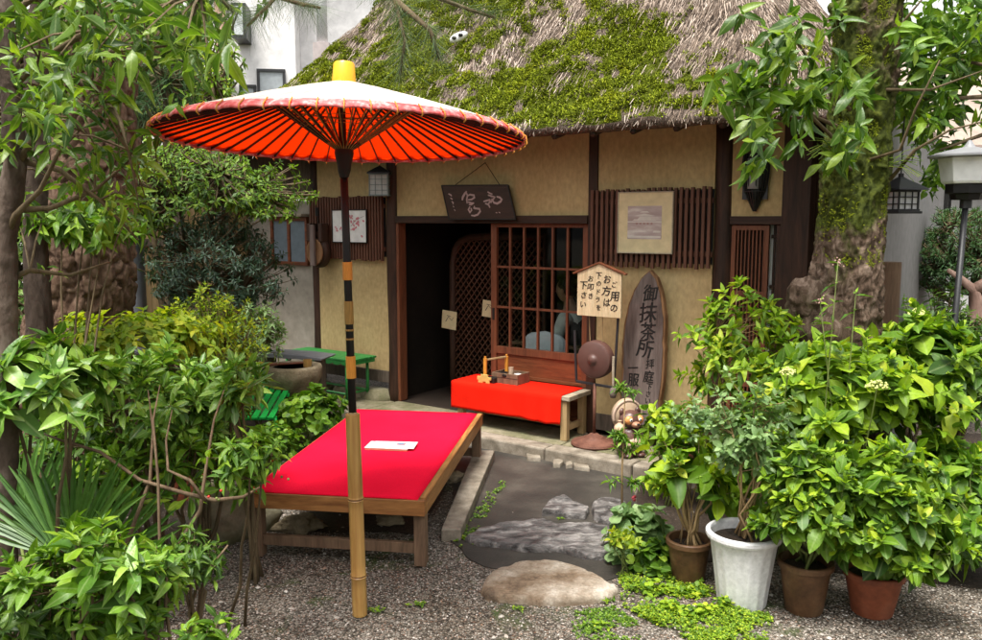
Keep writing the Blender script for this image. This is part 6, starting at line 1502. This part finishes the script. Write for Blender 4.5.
for a in ((188, 42, 2.85, 28, 30, 13), (160, 30, 2.9, 26, 22, 7), (110, 45, 3.0, 36, 36, 9), (60, 45, 3.0, 36, 42, 10), (20, 30, 3.0, 26, 36, 7), (30, 100, 3.1, 34, 40, 9), (80, 110, 3.1, 50, 34, 8), (12, 150, 3.2, 18, 40, 4), (75, 165, 3.3, 56, 30, 9), (128, 200, 3.3, 22, 30, 5), (125, 150, 3.2, 24, 28, 5), (90, 10, 3.0, 60, 16, 9), (150, 0, 2.9, 40, 16, 8), (200, 5, 2.9, 20, 16, 5), (40, 225, 3.4, 26, 22, 4)): cluster(*a)
tips = np.array(tips); dirs = np.array(dirs); R_, T_ = rosettes(tips, dirs, 8, .108, .27, g, (25, 85), stem=.12, droop=.5, var=.35)
inst_mesh('hanging_leaves', LT['lance'], R_, T_, LM['glossy'], sl_)
tw_ = MB(); nodes = np.concatenate([np.array(t) for t in tw])
for t, d in zip(tips, dirs): j = ((nodes - t) ** 2).sum(1).argmin(); tw_.tube([tuple(nodes[j]), tuple((nodes[j] + t) / 2 + np.array([0, 0, .02])), tuple(t)], [.005, .0035, .002], 4, cap=False)
tw_.build('twig', M['stem'], sl_)
R_, T_ = rosettes(tips[::2] + g.normal(0, .07, tips[::2].shape), dirs[::2], 6, .07, .30, g, (25, 85), stem=.12, droop=.35)
inst_mesh('young_leaves', LT['lance'], R_, T_, LM['bright'], sl_)

# ---- pine sprays hanging into the top of the frame
g = seeded(); pb = thing('pine_branch', 'hanging pine branch with long thin needles across the top of the picture', 'pine branch', Q(330, -60, 3.0))
def LB(x, y, d): return np.array(Q(x, y, d)) - np.array(pb.location)
mb = MB(); nt = []; nd = []
for b in ([(330, -60, 3.0), (290, -20, 2.9), (268, 6, 2.85), (247, 26, 2.8)], [(330, -60, 3.0), (370, -25, 2.8), (395, 0, 2.7), (405, 40, 2.65), (400, 75, 2.65)], [(370, -25, 2.8), (430, -5, 2.8), (470, 10, 2.8), (495, 18, 2.8)], [(330, -60, 3.0), (240, -30, 2.8), (200, -5, 2.7), (190, 25, 2.7)], [(268, -6, 2.9), (300, 4, 2.85), (320, 8, 2.8)], [(395, 0, 2.7), (430, 30, 2.6), (440, 60, 2.6)], [(430, -30, 2.8), (540, -30, 2.8), (620, -5, 2.8)], [(200, -30, 2.8), (222, 0, 2.7), (235, 14, 2.7)]):
    pts = [LB(*p) for p in b]; mb.tube([tuple(p) for p in pts], list(np.linspace(.010, .004, len(pts))), 6, wob=.2)
    for i in range(len(pts) - 1):
        for q in np.linspace(0.1, 1, 9):
            if i == 0 and len(b) > 3 and q < .7: continue
            nt.append(pts[i] * (1 - q) + pts[i + 1] * q); v = pts[i + 1] - pts[i]; nd.append(v / np.linalg.norm(v) + np.array([0, 0, -.35]))
mb.build('branch', M['stem'], pb, smooth=True)
nt = np.array(nt); nd = np.array(nd)
R_, T_ = rosettes(nt, nd, 26, .105, .011, g, (15, 70), stem=.03, droop=.3); inst_mesh('needles', LT['needle'], R_, T_, LM['needle'], pb, smooth=False)

# ---- mossy tree right of the tea house
mt = thing('mossy_tree', 'thick mossy trunk with a swollen base and leafy sprigs at the right', 'tree', (Q(840, 420, 4.7)[0], 4.7, 0))
def L6(x, y, d=4.7): return np.array(Q(x, y, d)) - np.array(mt.location)
mb = MB(); trunk(mb, [L6(842, 560), L6(836, 440), L6(838, 340), L6(848, 260), L6(854, 180), L6(862, 100), L6(867, 30), L6(870, -40), L6(878, -140)], [.27, .25, .205, .160, .148, .140, .150, .155, .15], amp=.12, freq=4, n=150, seg=320, ridge=.024)
mb.rock(tuple(L6(806, 302, 4.62)), (.11, .11, .14), 4, .3, 4); mb.rock(tuple(L6(826, 330, 4.6)), (.17, .15, .20), 7, .25, 4); mb.rock(tuple(L6(848, 300, 4.62)), (.13, .12, .16), 9, .2, 4)
mb.rock(tuple(L6(850, 12, 4.65)), (.11, .12, .07), 9, .3, 4); 
mb.build('trunk', bark('mossy_bark', [(.3, (.022, .014, .009)), (.5, (.11, .072, .05)), (.7, (.30, .22, .17))], 20, moss=1, dist=.03), mt, smooth=True)
# moss fuzz
g = seeded(); pts = []; nn = []
for i in range(16000):
    zz = g.uniform(1.5, 3.0); cx_ = np.interp(CY, [0, 1], [0, 1]); 
    yrow = 320 - (zz - 1.75) / 4.7 * 836 - 100; cxp = np.interp(yrow, [30, 100, 180, 260, 340], [867, 862, 854, 848, 838]); c3 = L6(cxp, yrow); rr = np.interp(yrow, [30, 100, 180, 260, 340], [.165, .155, .165, .178, .22]); a = g.uniform(0, 6.28)
    if noise.noise(Vector((math.cos(a) * 1.5, math.sin(a) * 1.5, zz * 2.2))) + g.normal(0, .25) > .1: d = np.array([math.cos(a), math.sin(a), 0]); pts.append(c3 + d * rr * 1.01); nn.append(d + np.array([0, 0, -.2]))
R_, T_ = rosettes(np.array(pts), np.array(nn), 4, .012, .35, g, (10, 80), stem=.0); inst_mesh('moss', LT['needle'], R_, T_, M['moss'], mt, smooth=False)
bp = MB(); tips = []; dirs = []
for b in ([(845, 150), (815, 120), (780, 85), (745, 80)], [(850, 110), (815, 70), (790, 30), (775, 5)], [(845, 130), (800, 110), (765, 110), (745, 125)], [(870, 160), (900, 150), (915, 110), (940, 60)], [(880, 60), (905, 20), (930, -10)], [(890, 180), (915, 150), (950, 130), (990, 120)], [(852, 170), (835, 160), (822, 175)], [(885, 90), (930, 90), (985, 70)]):
    pp = [L6(x, y, 4.55 - .35 * i / 3) for i, (x, y) in enumerate(b)]; bp.tube([tuple(p) for p in pp], list(np.linspace(.010, .003, len(pp))), 6, wob=.3); tw.append(pp)
bp.build('branch', M['stem'], mt, smooth=True)
for a in ((745, 90, 4.2, 24, 30, 12), (775, 75, 4.2, 30, 30, 16), (800, 100, 4.2, 30, 26, 14), (760, 120, 4.15, 26, 24, 10), (760, 150, 4.1, 14, 16, 4), (790, 25, 4.2, 26, 22, 7), (840, 15, 4.2, 20, 12, 3), (825, 75, 4.25, 22, 22, 7), (850, 90, 4.3, 20, 22, 5), (845, 135, 4.2, 22, 18, 5), (835, 155, 4.2, 16, 12, 4)): cluster(*a, L0=L6, depth=.14)
tips = np.array(tips); dirs = np.array(dirs) * np.array([1, 1, .6]); R_, T_ = rosettes(tips, dirs, 6, .125, .38, g, (45, 95), stem=.05, droop=.35); inst_mesh('leafy_sprigs', LT['ovate'], R_, T_, LM['glossy'], mt)
R_, T_ = rosettes(tips[::3], dirs[::3] + .2, 4, .10, .36, g, (35, 85), stem=.04, droop=.2); inst_mesh('young_leaves', LT['ovate'], R_, T_, LM['bright'], mt)
# fern tuft on the trunk
for fx_, fy_, sgn in ((822, 148, -1), (902, 165, 1)):
    mb = MB(); root = L6(fx_ + 12 * -sgn, fy_, 4.5)
    for i in range(14):
        a = g.uniform(-.7, .9); L_ = g.uniform(.09, .17); d = np.array([sgn * math.cos(a), -.35, math.sin(a) * .8]); p0 = root + g.normal(0, .012, 3); p1 = p0 + d * L_ * .5 + np.array([0, 0, .01]); p2 = p0 + d * L_ + np.array([0, 0, -.02])
        mb.bar(tuple(p0), tuple(p1), .009, .002); mb.bar(tuple(p1), tuple(p2), .007, .002)
    mb.build('fern_tuft', LM['lime'], mt)
# right hand overhanging leaves (their own tree)
rt = thing('overhanging_tree', 'light green leafy branches hanging in from the top right corner', 'tree', (3.6, 5.0, 0))
def L7(x, y, d=4.8): return np.array(Q(x, y, d)) - np.array(rt.location)
tips = []; dirs = []
for a in ((930, 30, 4.9, 36, 30, 26), (965, 60, 4.9, 34, 40, 26), (920, 85, 5.0, 26, 34, 18), (905, 105, 5.1, 22, 24, 10), (950, 110, 4.9, 30, 26, 14), (975, 15, 4.7, 30, 30, 16), (960, 150, 5.2, 20, 14, 5), (910, 130, 5.2, 18, 14, 6), (938, 180, 5.5, 8, 30, 5), (900, 40, 5.0, 16, 30, 8)): cluster(*a, L0=L7)
tips = np.array(tips); dirs = np.array(dirs); R_, T_ = rosettes(tips, dirs, 7, .115, .36, g, (40, 95), droop=.3, stem=.06); inst_mesh('foliage', LT['ovate'], R_, T_, LM['bright'], rt)
R_, T_ = rosettes(tips[::2] + g.normal(0, .1, tips[::2].shape), dirs[::2], 6, .13, .36, g, (40, 95), droop=.4, stem=.06); inst_mesh('dark_leaves', LT['ovate'], R_, T_, LM['deep'], rt)
mb = MB(); mb.tube([(0, 0, 0), (.0, .05, 1.5), (-.1, 0, 3.2), (-.25, 0, 4.2)], [.09, .08, .06, .04], 10, wob=.2)
for a in ((960, 60), (930, 30), (920, 100), (975, 15), (940, 150)): mb.tube([(-.0, .02, 2.2), tuple((np.array([0, 0, 2.3]) + L7(*a)) / 2 + np.array([0, 0, .1])), tuple(L7(*a))], [.03, .018, .006], 6, wob=.2)
mb.build('trunk', M['stem'], rt, smooth=True)
# conical shrub behind the lamp
S('clipped_conifer', 'rounded fine leaved green conifer behind the black lamp pole', 'shrub', 968, 262, 6.6, 46, 52, .4, n=620, k=14, L=.055, wr=.16, tm_='smallL', mat='conifer', th=(10, 75), r0=.03, upb=.6, clump=.15, shell=.75)
S('camellia_bush', 'dark glossy small leaved bush at the right edge', 'bush', 950, 370, 4.7, 48, 80, .35, n=420, k=7, L=.062, wr=.46, tm_='small', mat='deep', r0=.015, th=(35, 95))
S('background_bush', 'dark bush filling the gap right of the log post', 'bush', 915, 345, 6.0, 50, 40, .5, n=240, k=7, L=.07, wr=.5, tm_='small', mat='mid', r0=.012)

# ---- hydrangeas and pots, right
hk = dict(k=8, wr=.58, tm_='broad', th=(48, 98), mode='opp', droop=.14, stem=.12, tipmat='lime', var=.38, r0=.008, smat=M['green_stem'])
S('hydrangea_bush', 'large lime green hydrangea bush under the mossy trunk', 'hydrangea', 848, 392, 4.25, 100, 62, .42, n=150, L=.13, mat='lime', **hk)
S('hydrangea_bush', 'yellow green bush with narrower leaves in front of the ochre wall by the slab sign', 'hydrangea', 742, 356, 4.7, 52, 68, .3, n=135, k=7, L=.09, wr=.42, tm_='ovate', mat='lime', th=(35, 95), mode='opp', droop=.2, r0=.007, smat=M['tan_stem'], clump=.5)
S('hydrangea_bush', 'mid green hydrangea behind the white pot', 'hydrangea', 790, 460, 4.1, 84, 60, .35, n=110, L=.12, **{**hk, 'mat': 'bright'})
S('hydrangea_bush', 'darker hydrangea at the right edge above the shaded pot', 'hydrangea', 945, 500, 4.05, 48, 78, .32, n=90, L=.12, **{**hk, 'mat': 'mid'})
S('hydrangea_bush', 'broad leaved green bush between the tall herb and the camellia', 'hydrangea', 925, 358, 4.35, 54, 46, .3, n=70, L=.14, **{**hk, 'mat': 'bright'})
S('hydrangea_bush', 'low lime leaved shoots in front of the foot of the slab sign', 'hydrangea', 676, 425, 4.95, 32, 30, .2, n=34, L=.11, mat='lime', **{**hk, 'tipmat': None})
# tall upright herb
g = seeded(); th_ = thing('tall_herb', 'tall upright herb with narrow paired leaves rising before the swollen trunk', 'plant', tuple(Q(835, 450, 3.95) * np.array([1, 1, 0])))
mb = MB(); tips = []; dirs = []
for xb, yb in ((838, 262), (820, 300), (856, 292)):
    tp_ = np.array(Q(xb, yb, 3.95)) - np.array(th_.location); bs_ = np.array([g.normal(0, .06), g.normal(0, .06), 0]); path = [tuple(bs_ + (tp_ - bs_) * q + np.array([0, 0, 0])) for q in np.linspace(0, 1, 6)]; mb.tube(path, list(np.linspace(.006, .002, 6)), 5)
    for q in np.linspace(.45, 1, 10): tips.append(bs_ + (tp_ - bs_) * q); dirs.append(np.array([g.normal(0, .1), g.normal(0, .1), 1]))
mb.build('stem', M['green_stem'], th_, smooth=True)
R_, T_ = rosettes(np.array(tips), np.array(dirs), 3, .085, .24, g, (55, 90), mode='opp', droop=.25, stem=.02); inst_mesh('foliage', LT['lance'], R_, T_, LM['bright'], th_)
fb = MB()
bud_m = plain('pinkish_bud', (.50, .30, .26), .7)
for q in range(2):
    fb = MB()
    for i in range(14): t = tips[q * 10 + 9]; fb.rock(tuple(t + g.normal(0, .010, 3)), (.004, .004, .004), 1, 0, 1)
    fb.build('flower_bud', bud_m, th_, smooth=True)
# hydrangea flower heads
for i, (x, y, d, s_) in enumerate(((788, 374, 3.85, .036), (877, 388, 3.8, .048), (917, 315, 4.4, .045))):
    o = thing('flower_head', ['small pale green flower head highest above the white pot', 'pale yellow green flower head above the terracotta pot plants', 'pale flower head near the log post'][i], 'flower', Q(x, y, d)); mb = MB()
    for q in range(70):
        v = g.normal(size=3); v /= np.linalg.norm(v); v[2] = abs(v[2]) * .8; mb.rock(tuple(v * s_ * g.uniform(.6, 1.05)), (.006, .006, .006), q, .2, 1)
    mb.build('floret', plain('pale_floret', (.52, .56, .18), .7), o, smooth=True); mb = MB(); mb.tube([(0, 0, .0), (0, .03, -.12), (0, .08, -.3)], .003, 5); mb.build('stalk', M['green_stem'], o)

def pot(name, label, c, rt_, rb, h, mat, lip=.012, liph=.03, sides=None, n=48):
    o = thing(name, label, 'pot', tuple(c)); mb = MB()
    prof = [(0, 0), (rb * .96, 0), (rb, .006), (rt_ - lip, h - liph), (rt_, h - liph + .004), (rt_ + .001, h - .004), (rt_ - .003, h), (rt_ - .014, h), (rt_ - .018, h - .01), (rt_ - .022, h - .05), (0, h - .05)]
    mb.lathe(prof, n)
    if sides:
        out = []
        for x, y, z in mb.v:
            r = math.hypot(x, y)
            if .004 < z < h - liph - .02 and r > .02: a = math.atan2(y, x); seg = 2 * math.pi / sides; aa = (a % seg) - seg / 2; k_ = math.cos(seg / 2) / math.cos(aa); f = 1 - (1 - k_) * 1.0; out.append((x * f, y * f, z))
            else: out.append((x, y, z))
        mb.v = out
    mb.build('pot_body', mat, o, smooth=True, autos=28)
    mb = MB(); mb.lathe([(0, h - .030), (rt_ - .022, h - .036)], 32); mb.v = [(x, y, z + .008 * noise.noise(Vector((x * 30, y * 30, 1)))) for x, y, z in mb.v]; mb.build('soil', M['soil'], o)
    return o
PB = [P(693, 588, 0), P(748, 612, 0), P(812, 620, 0), P(882, 622, 0), P(950, 590, 0)]
for p in PB: p[1] += .10
pot('brown_pot', 'plain brown pot at the left end of the row, partly behind the white pot', PB[0], .112, .078, .21, M['brown_pot'])
# white faceted pot
wp = thing('white_pot', 'tall white plastic pot with a faceted side and wide rim', 'pot', tuple(PB[1])); mb = MB(); hW, rW, rB = .345, .168, .112
prof = [(0, 0, 0), (rB * .97, 0, 1), (rB, .01, 1), (rB + (.148 - rB) * .5, hW * .45, 1), (.148, hW - .065, 1), (.150, hW - .05, .3), (.152, hW - .035, 0), (.166, hW - .03, 0), (.170, hW - .02, 0), (.170, hW - .006, 0), (.164, hW, 0), (.150, hW, 0), (.146, hW - .01, 0), (.140, hW - .07, 0), (0, hW - .07, 0)]
n_ = 96; vs = []
for r, z, f in prof:
    for j in range(n_): a = 2 * math.pi * j / n_; seg = 2 * math.pi / 16; k_ = math.cos(seg / 2) / math.cos(((a + .1) % seg) - seg / 2); k_ = 1 - (1 - k_) * f * 1.5; vs.append((r * k_ * math.cos(a), r * k_ * math.sin(a), z))
mb.add(vs, [(i * n_ + j, i * n_ + (j + 1) % n_, (i + 1) * n_ + (j + 1) % n_, (i + 1) * n_ + j) for i in range(len(prof) - 1) for j in range(n_)]); mb.build('pot_body', M['white'], wp, smooth=True, autos=12)
mb = MB(); mb.lathe([(0, hW - .040), (.142, hW - .045)], 32); mb.build('soil', M['soil'], wp)
pot('brown_pot', 'streaked brown pot right of the white pot', PB[2], .122, .082, .235, M['brown_pot'])
pot('terracotta_pot', 'reddish terracotta pot, front right of the row', PB[3], .132, .088, .20, M['terracotta'])
pot('brown_pot', 'dark shaded pot at the right end of the row', PB[4] + np.array([0, .2, 0]), .15, .12, .24, M['brown_pot'])
rp = P(680, 452, .096); o = pot('glazed_pot', 'wide red brown glazed pot behind the bushes at the foot of the ochre wall', (HW(2.86, .26, .096)), .17, .12, .24, M['red_glaze'])
def pot_plant(name, label, p, h, c, r, **kw):
    return shrub(name, label, 'potted plant', c, r, base=(p[0], p[1], h - .03), **kw)
pk_ = dict(wr=.58, tm_='broad', mode='opp', droop=.15, stem=.10, tipmat='lime', var=.35, smat=M['green_stem'], r0=.008)
pot_plant('potted_hydrangea', 'bright green leafy plant in the streaked brown pot', PB[2], .235, Q(816, 500, 3.5), (.25, .22, .25), n=84, k=8, L=.105, mat='bright', th=(48, 98), nm=6, **pk_)
pot_plant('potted_hydrangea', 'broad leafed green plant in the terracotta pot', PB[3], .20, Q(890, 520, 3.45), (.27, .22, .27), n=84, k=8, L=.12, mat='bright', th=(48, 98), nm=6, low=-.8, **pk_)
S('lime_shoots', 'lime topped shoots rising over the terracotta pot plant', 'plant', 893, 458, 3.6, 34, 18, .12, n=14, k=8, L=.12, wr=.42, tm_='ovate', mat='lime', mode='opp', th=(45, 95), r0=.006, smat=M['green_stem'], stem=.06, base=(PB[3][0], PB[3][1] + .02, .17))
pot_plant('potted_yellow_plant', 'sparse yellow green plant with thick bent stems in the leftmost brown pot', PB[0], .21, Q(690, 470, 3.9), (.24, .16, .20), n=30, k=7, L=.125, mat='lime', th=(40, 100), nm=9, **{**pk_, 'smat': M['tan_stem'], 'r0': .009})
pot_plant('potted_yellow_plant', 'dry flower stalks with small grey leaves rising from the left brown pot', PB[0], .21, Q(700, 420, 3.95), (.22, .14, .16), n=44, k=8, L=.045, mat='grey', th=(30, 90), nm=6, **{**pk_, 'smat': M['tan_stem'], 'r0': .004, 'tipmat': None})
pot_plant('potted_sedum', 'grey green fleshy leaved plant on twiggy stems in the white pot', PB[1], .345, Q(745, 440, 3.6), (.20, .16, .26), n=74, k=10, L=.052, mat='grey', th=(20, 90), nm=10, clump=.6, **{**pk_, 'smat': M['tan_stem'], 'wr': .55, 'droop': .05, 'stem': .07, 'r0': .007, 'tipmat': None})
pot_plant('shaded_pot_plant', 'dark leaved plant drooping over the shaded pot', PB[4] + np.array([0, .2, 0]), .24, Q(958, 530, 3.95), (.18, .2, .22), n=36, k=7, L=.10, mat='deep', th=(40, 100), nm=5, **pk_)
S('begonia_clump', 'clump of round grey green leaves left of the brown pot', 'plant', 638, 535, 4.15, 32, 34, .17, n=44, k=6, L=.085, wr=.86, tm_='round', mat='grey', th=(45, 100), droop=.15, r0=.005, smat=M['tan_stem'])
S('begonia_clump', 'darker round leaves low beside the flagstones', 'plant', 655, 560, 4.0, 24, 22, .12, n=26, k=6, L=.08, wr=.85, tm_='round', mat='bright', th=(45, 100), droop=.15, r0=.005, smat=M['green_stem'])
S('yellow_speckled_plant', 'small yellow green toothed leaves in front of the round leaves by the flagstones', 'plant', 625, 535, 3.95, 18, 10, .1, n=18, k=7, L=.045, wr=.6, tm_='ovate', mat='yellow', th=(50, 95), r0=.004, smat=M['green_stem'])
# thin tiered plant in front of the statue
tpb = P(622, 520, 0); tl = thing('tiered_plant', 'thin upright plant with three whorls of narrow leaves in front of the raccoon dog statue', 'plant', tuple(tpb)); tips = []; dirs = []; mb = MB(); D = tpb[1]
rl = lambda x, y: np.array(Q(x, y, D)) - tpb
mb.tube([(0, 0, 0), tuple(rl(622, 470)), tuple(rl(624, 430)), tuple(rl(625, 388))], [.007, .006, .005, .003], 6); mb.build('stem', M['tan_stem'], tl, smooth=True)
for x, y, n_, rr in ((625, 390, 6, 7), (625, 436, 9, 9), (622, 482, 7, 8), (626, 448, 6, 9)):
    for _ in range(n_): tips.append(rl(x + g.normal(0, rr), y + g.normal(0, 3))); dirs.append(np.array([g.normal(0, .5), g.normal(0, .5), .8]))
R_, T_ = rosettes(np.array(tips), np.array(dirs), 9, .062, .26, g, (40, 105), stem=.012, droop=.3); inst_mesh('foliage', LT['lance'], R_, T_, LM['mid'], tl)
rb_ = MB(); c3 = rl(633, 499)
for q in range(5): rb_.rock(tuple(c3 + g.normal(0, .01, 3)), (.010, .008, .010), q, .2, 1)
rb_.build('pink_flower', plain('pink_petal', (.55, .08, .10), .6), tl, smooth=True)
# soil beds under the planting; a dark sheet for shade under the bench
def bed(px):
    pts = [P(x, y, 0)[:2] for x, y in px]; c = np.mean(pts, axis=0); out = []
    for i in range(len(pts)):
        a, b = pts[i], pts[(i + 1) % len(pts)]
        for q in (0, .25, .5, .75): p = a + (b - a) * q; out.append(p + (p - c) * .05 * noise.noise(Vector((p[0] * 5, p[1] * 5, 2))))
    tag(sheet('soil', out, .004, M['soil'], .02), None, kind='structure')
bed([(-300, 700), (-300, 400), (60, 385), (240, 395), (285, 430), (245, 470), (205, 545), (175, 590), (150, 700)])
bed([(300, 470), (360, 415), (470, 418), (455, 470), (420, 535), (300, 530)])  # dark sheet laid in as the shade under the big bench
for i_, (x_, y_, r_, lb_) in enumerate(((300, 525, .13, 'flat grey stone in the shade under the near left of the big bench'), (345, 500, .11, 'dark stone in the shade under the middle of the big bench'), (455, 478, .10, 'grey stone under the far right leg of the big bench'), (390, 520, .08, 'small dark stone under the big bench behind the bamboo stand'))):
    mb = MB(); mb.rock((0, 0, 0), (r_ * 1.1, r_ * .7, r_ * .5), 40 + i_, .32, 4, freq=2); o = mb.build('shaded_stone', M['basin_stone'], smooth=True); tag(o, lb_, 'stone'); o.location = P(x_, y_, .02)
bed([(640, 470), (700, 440), (1150, 430), (1300, 600), (1000, 590), (880, 580), (780, 565), (680, 560), (640, 530)])
# ---- ground cover, weeds
def cover(label, poly, n, L, mat, tm_='round', wr=.9, h=.03, name='ground_cover'):
    g = seeded(); pts = []; P2 = np.array([P(x, y, 0)[:2] for x, y in poly]); lo, hi = P2.min(0), P2.max(0)
    while len(pts) < n:
        q = g.uniform(lo, hi); c = False; j = len(P2) - 1
        for i in range(len(P2)):
            if (P2[i][1] > q[1]) != (P2[j][1] > q[1]) and q[0] < (P2[j][0] - P2[i][0]) * (q[1] - P2[i][1]) / (P2[j][1] - P2[i][1]) + P2[i][0]: c = not c
            j = i
        if c and noise.noise(Vector((q[0] * 7, q[1] * 7, 0))) + g.normal(0, .2) > -.02: pts.append((q[0], q[1], g.uniform(.004, h) * (1 + noise.noise(Vector((q[0] * 5, q[1] * 5, 3))))))
    R_, T_ = rosettes(np.array(pts), np.tile(np.array([[0, 0, 1.]]), (len(pts), 1)) + g.normal(0, .25, (len(pts), 3)), 4, L, wr, g, (50, 95), stem=.004, droop=.0)
    T_[:, 2] = np.maximum(T_[:, 2], .004); o = inst_mesh(name, LT[tm_], R_, T_, LM[mat], None); return tag(o, label, 'ground cover', kind='stuff')
LT['tinyround'] = leaf_tmpl('round', 3, .05, .1)
cover('bright green creeping ground cover in front of the pots', [(618, 575), (640, 562), (680, 562), (705, 588), (722, 596), (772, 618), (768, 648), (700, 646), (650, 624), (622, 606)], 3000, .014, 'lime', 'tinyround')
cover('larger leaved weeds among the ground cover by the pots', [(640, 590), (700, 590), (735, 612), (690, 622), (650, 608)], 120, .034, 'lime', 'round', .8, .05)
cover('thin moss and weeds on the gravel at the bottom middle', [(575, 612), (615, 606), (640, 625), (640, 640), (570, 640)], 500, .012, 'bright', 'tinyround', .9, .01)
cover('small weeds along the granite slab and the bench foot', [(455, 538), (466, 524), (500, 480), (506, 484), (474, 540), (462, 548)], 160, .016, 'bright', 'tinyround', .9, .02)
cover('weeds on the ground behind the big bench', [(285, 425), (360, 402), (400, 404), (330, 430), (300, 450), (262, 480), (255, 470)], 900, .03, 'mid', 'round', .8, .05)
for i, (x, y, s_) in enumerate(((462, 541, .03), (478, 545, .022), (608, 600, .03), (596, 628, .03), (378, 612, .018), (418, 606, .02), (560, 520, .015), (520, 610, .016))):
    g = seeded(); p = P(x, y, 0); t = p + np.concatenate([g.normal(0, s_ * .8, (7, 2)), np.full((7, 1), .01)], axis=1); R_, T_ = rosettes(t, np.tile([[0, 0, 1.]], (7, 1)), 5, s_, .55, g, (40, 90), stem=0, droop=0); T_[:, 2] = np.maximum(T_[:, 2], .006)
    T_ -= p; o = inst_mesh('weed', LT['ovate'], R_, T_, LM['lime'], None); o.location = p; tag(o, ['weed tuft at the foot of the granite slab', 'weed tuft at the left tip of the wide slate slab', 'weed tuft at the right end of the brown stepping stone', 'weed tuft at the bottom edge in the gravel', 'tiny weed right of the bamboo stand', 'tiny weed in the gravel right of the bamboo stand', 'tiny weed by the small slate piece', 'tiny weed below the brown stepping stone'][i], 'weed', 'small weeds in the gravel')
# rolling band of trees beyond everything so the yard is enclosed
for i, (x, y, rx, rz) in enumerate(((-9, 9, 2.2, 2.4), (6.5, 13, 2.6, 2.8), (9, 9, 2.2, 2.4), (-6, 13.5, 2.4, 3.2))):
    shrub('background_tree', ['tree closing the yard at the far left edge', 'tree beyond the neighbour house roof', 'tree at the far right beyond the lamp', 'tall tree far left beyond the hedge'][i], 'tree', (x, y, rz), (rx, 1.6, rz * .8), 420, 8, .17, .5, 'small', 'back', r0=.10, nm=6)
# unseen trees added behind and beside the viewer to block low sky light
for i, (x, y, rx, rz) in enumerate(((-3.2, -3.4, 2.4, 2.2), (1.0, -4.2, 2.6, 2.4), (4.8, -2.6, 2.4, 2.3), (6.8, 2.6, 1.8, 2.2), (-6.2, 1.2, 1.8, 2.3))):
    shrub('street_tree', ['street side tree behind the viewer on the left', 'street side tree straight behind the viewer', 'street side tree behind the viewer on the right', 'tree closing the yard on the near right', 'tree closing the yard on the near left'][i], 'tree', (x, y, rz), (rx, 1.3, rz * .95), 420, 8, .22, .5, 'small', 'back', r0=.10, nm=6)
bpy.context.view_layer.update()
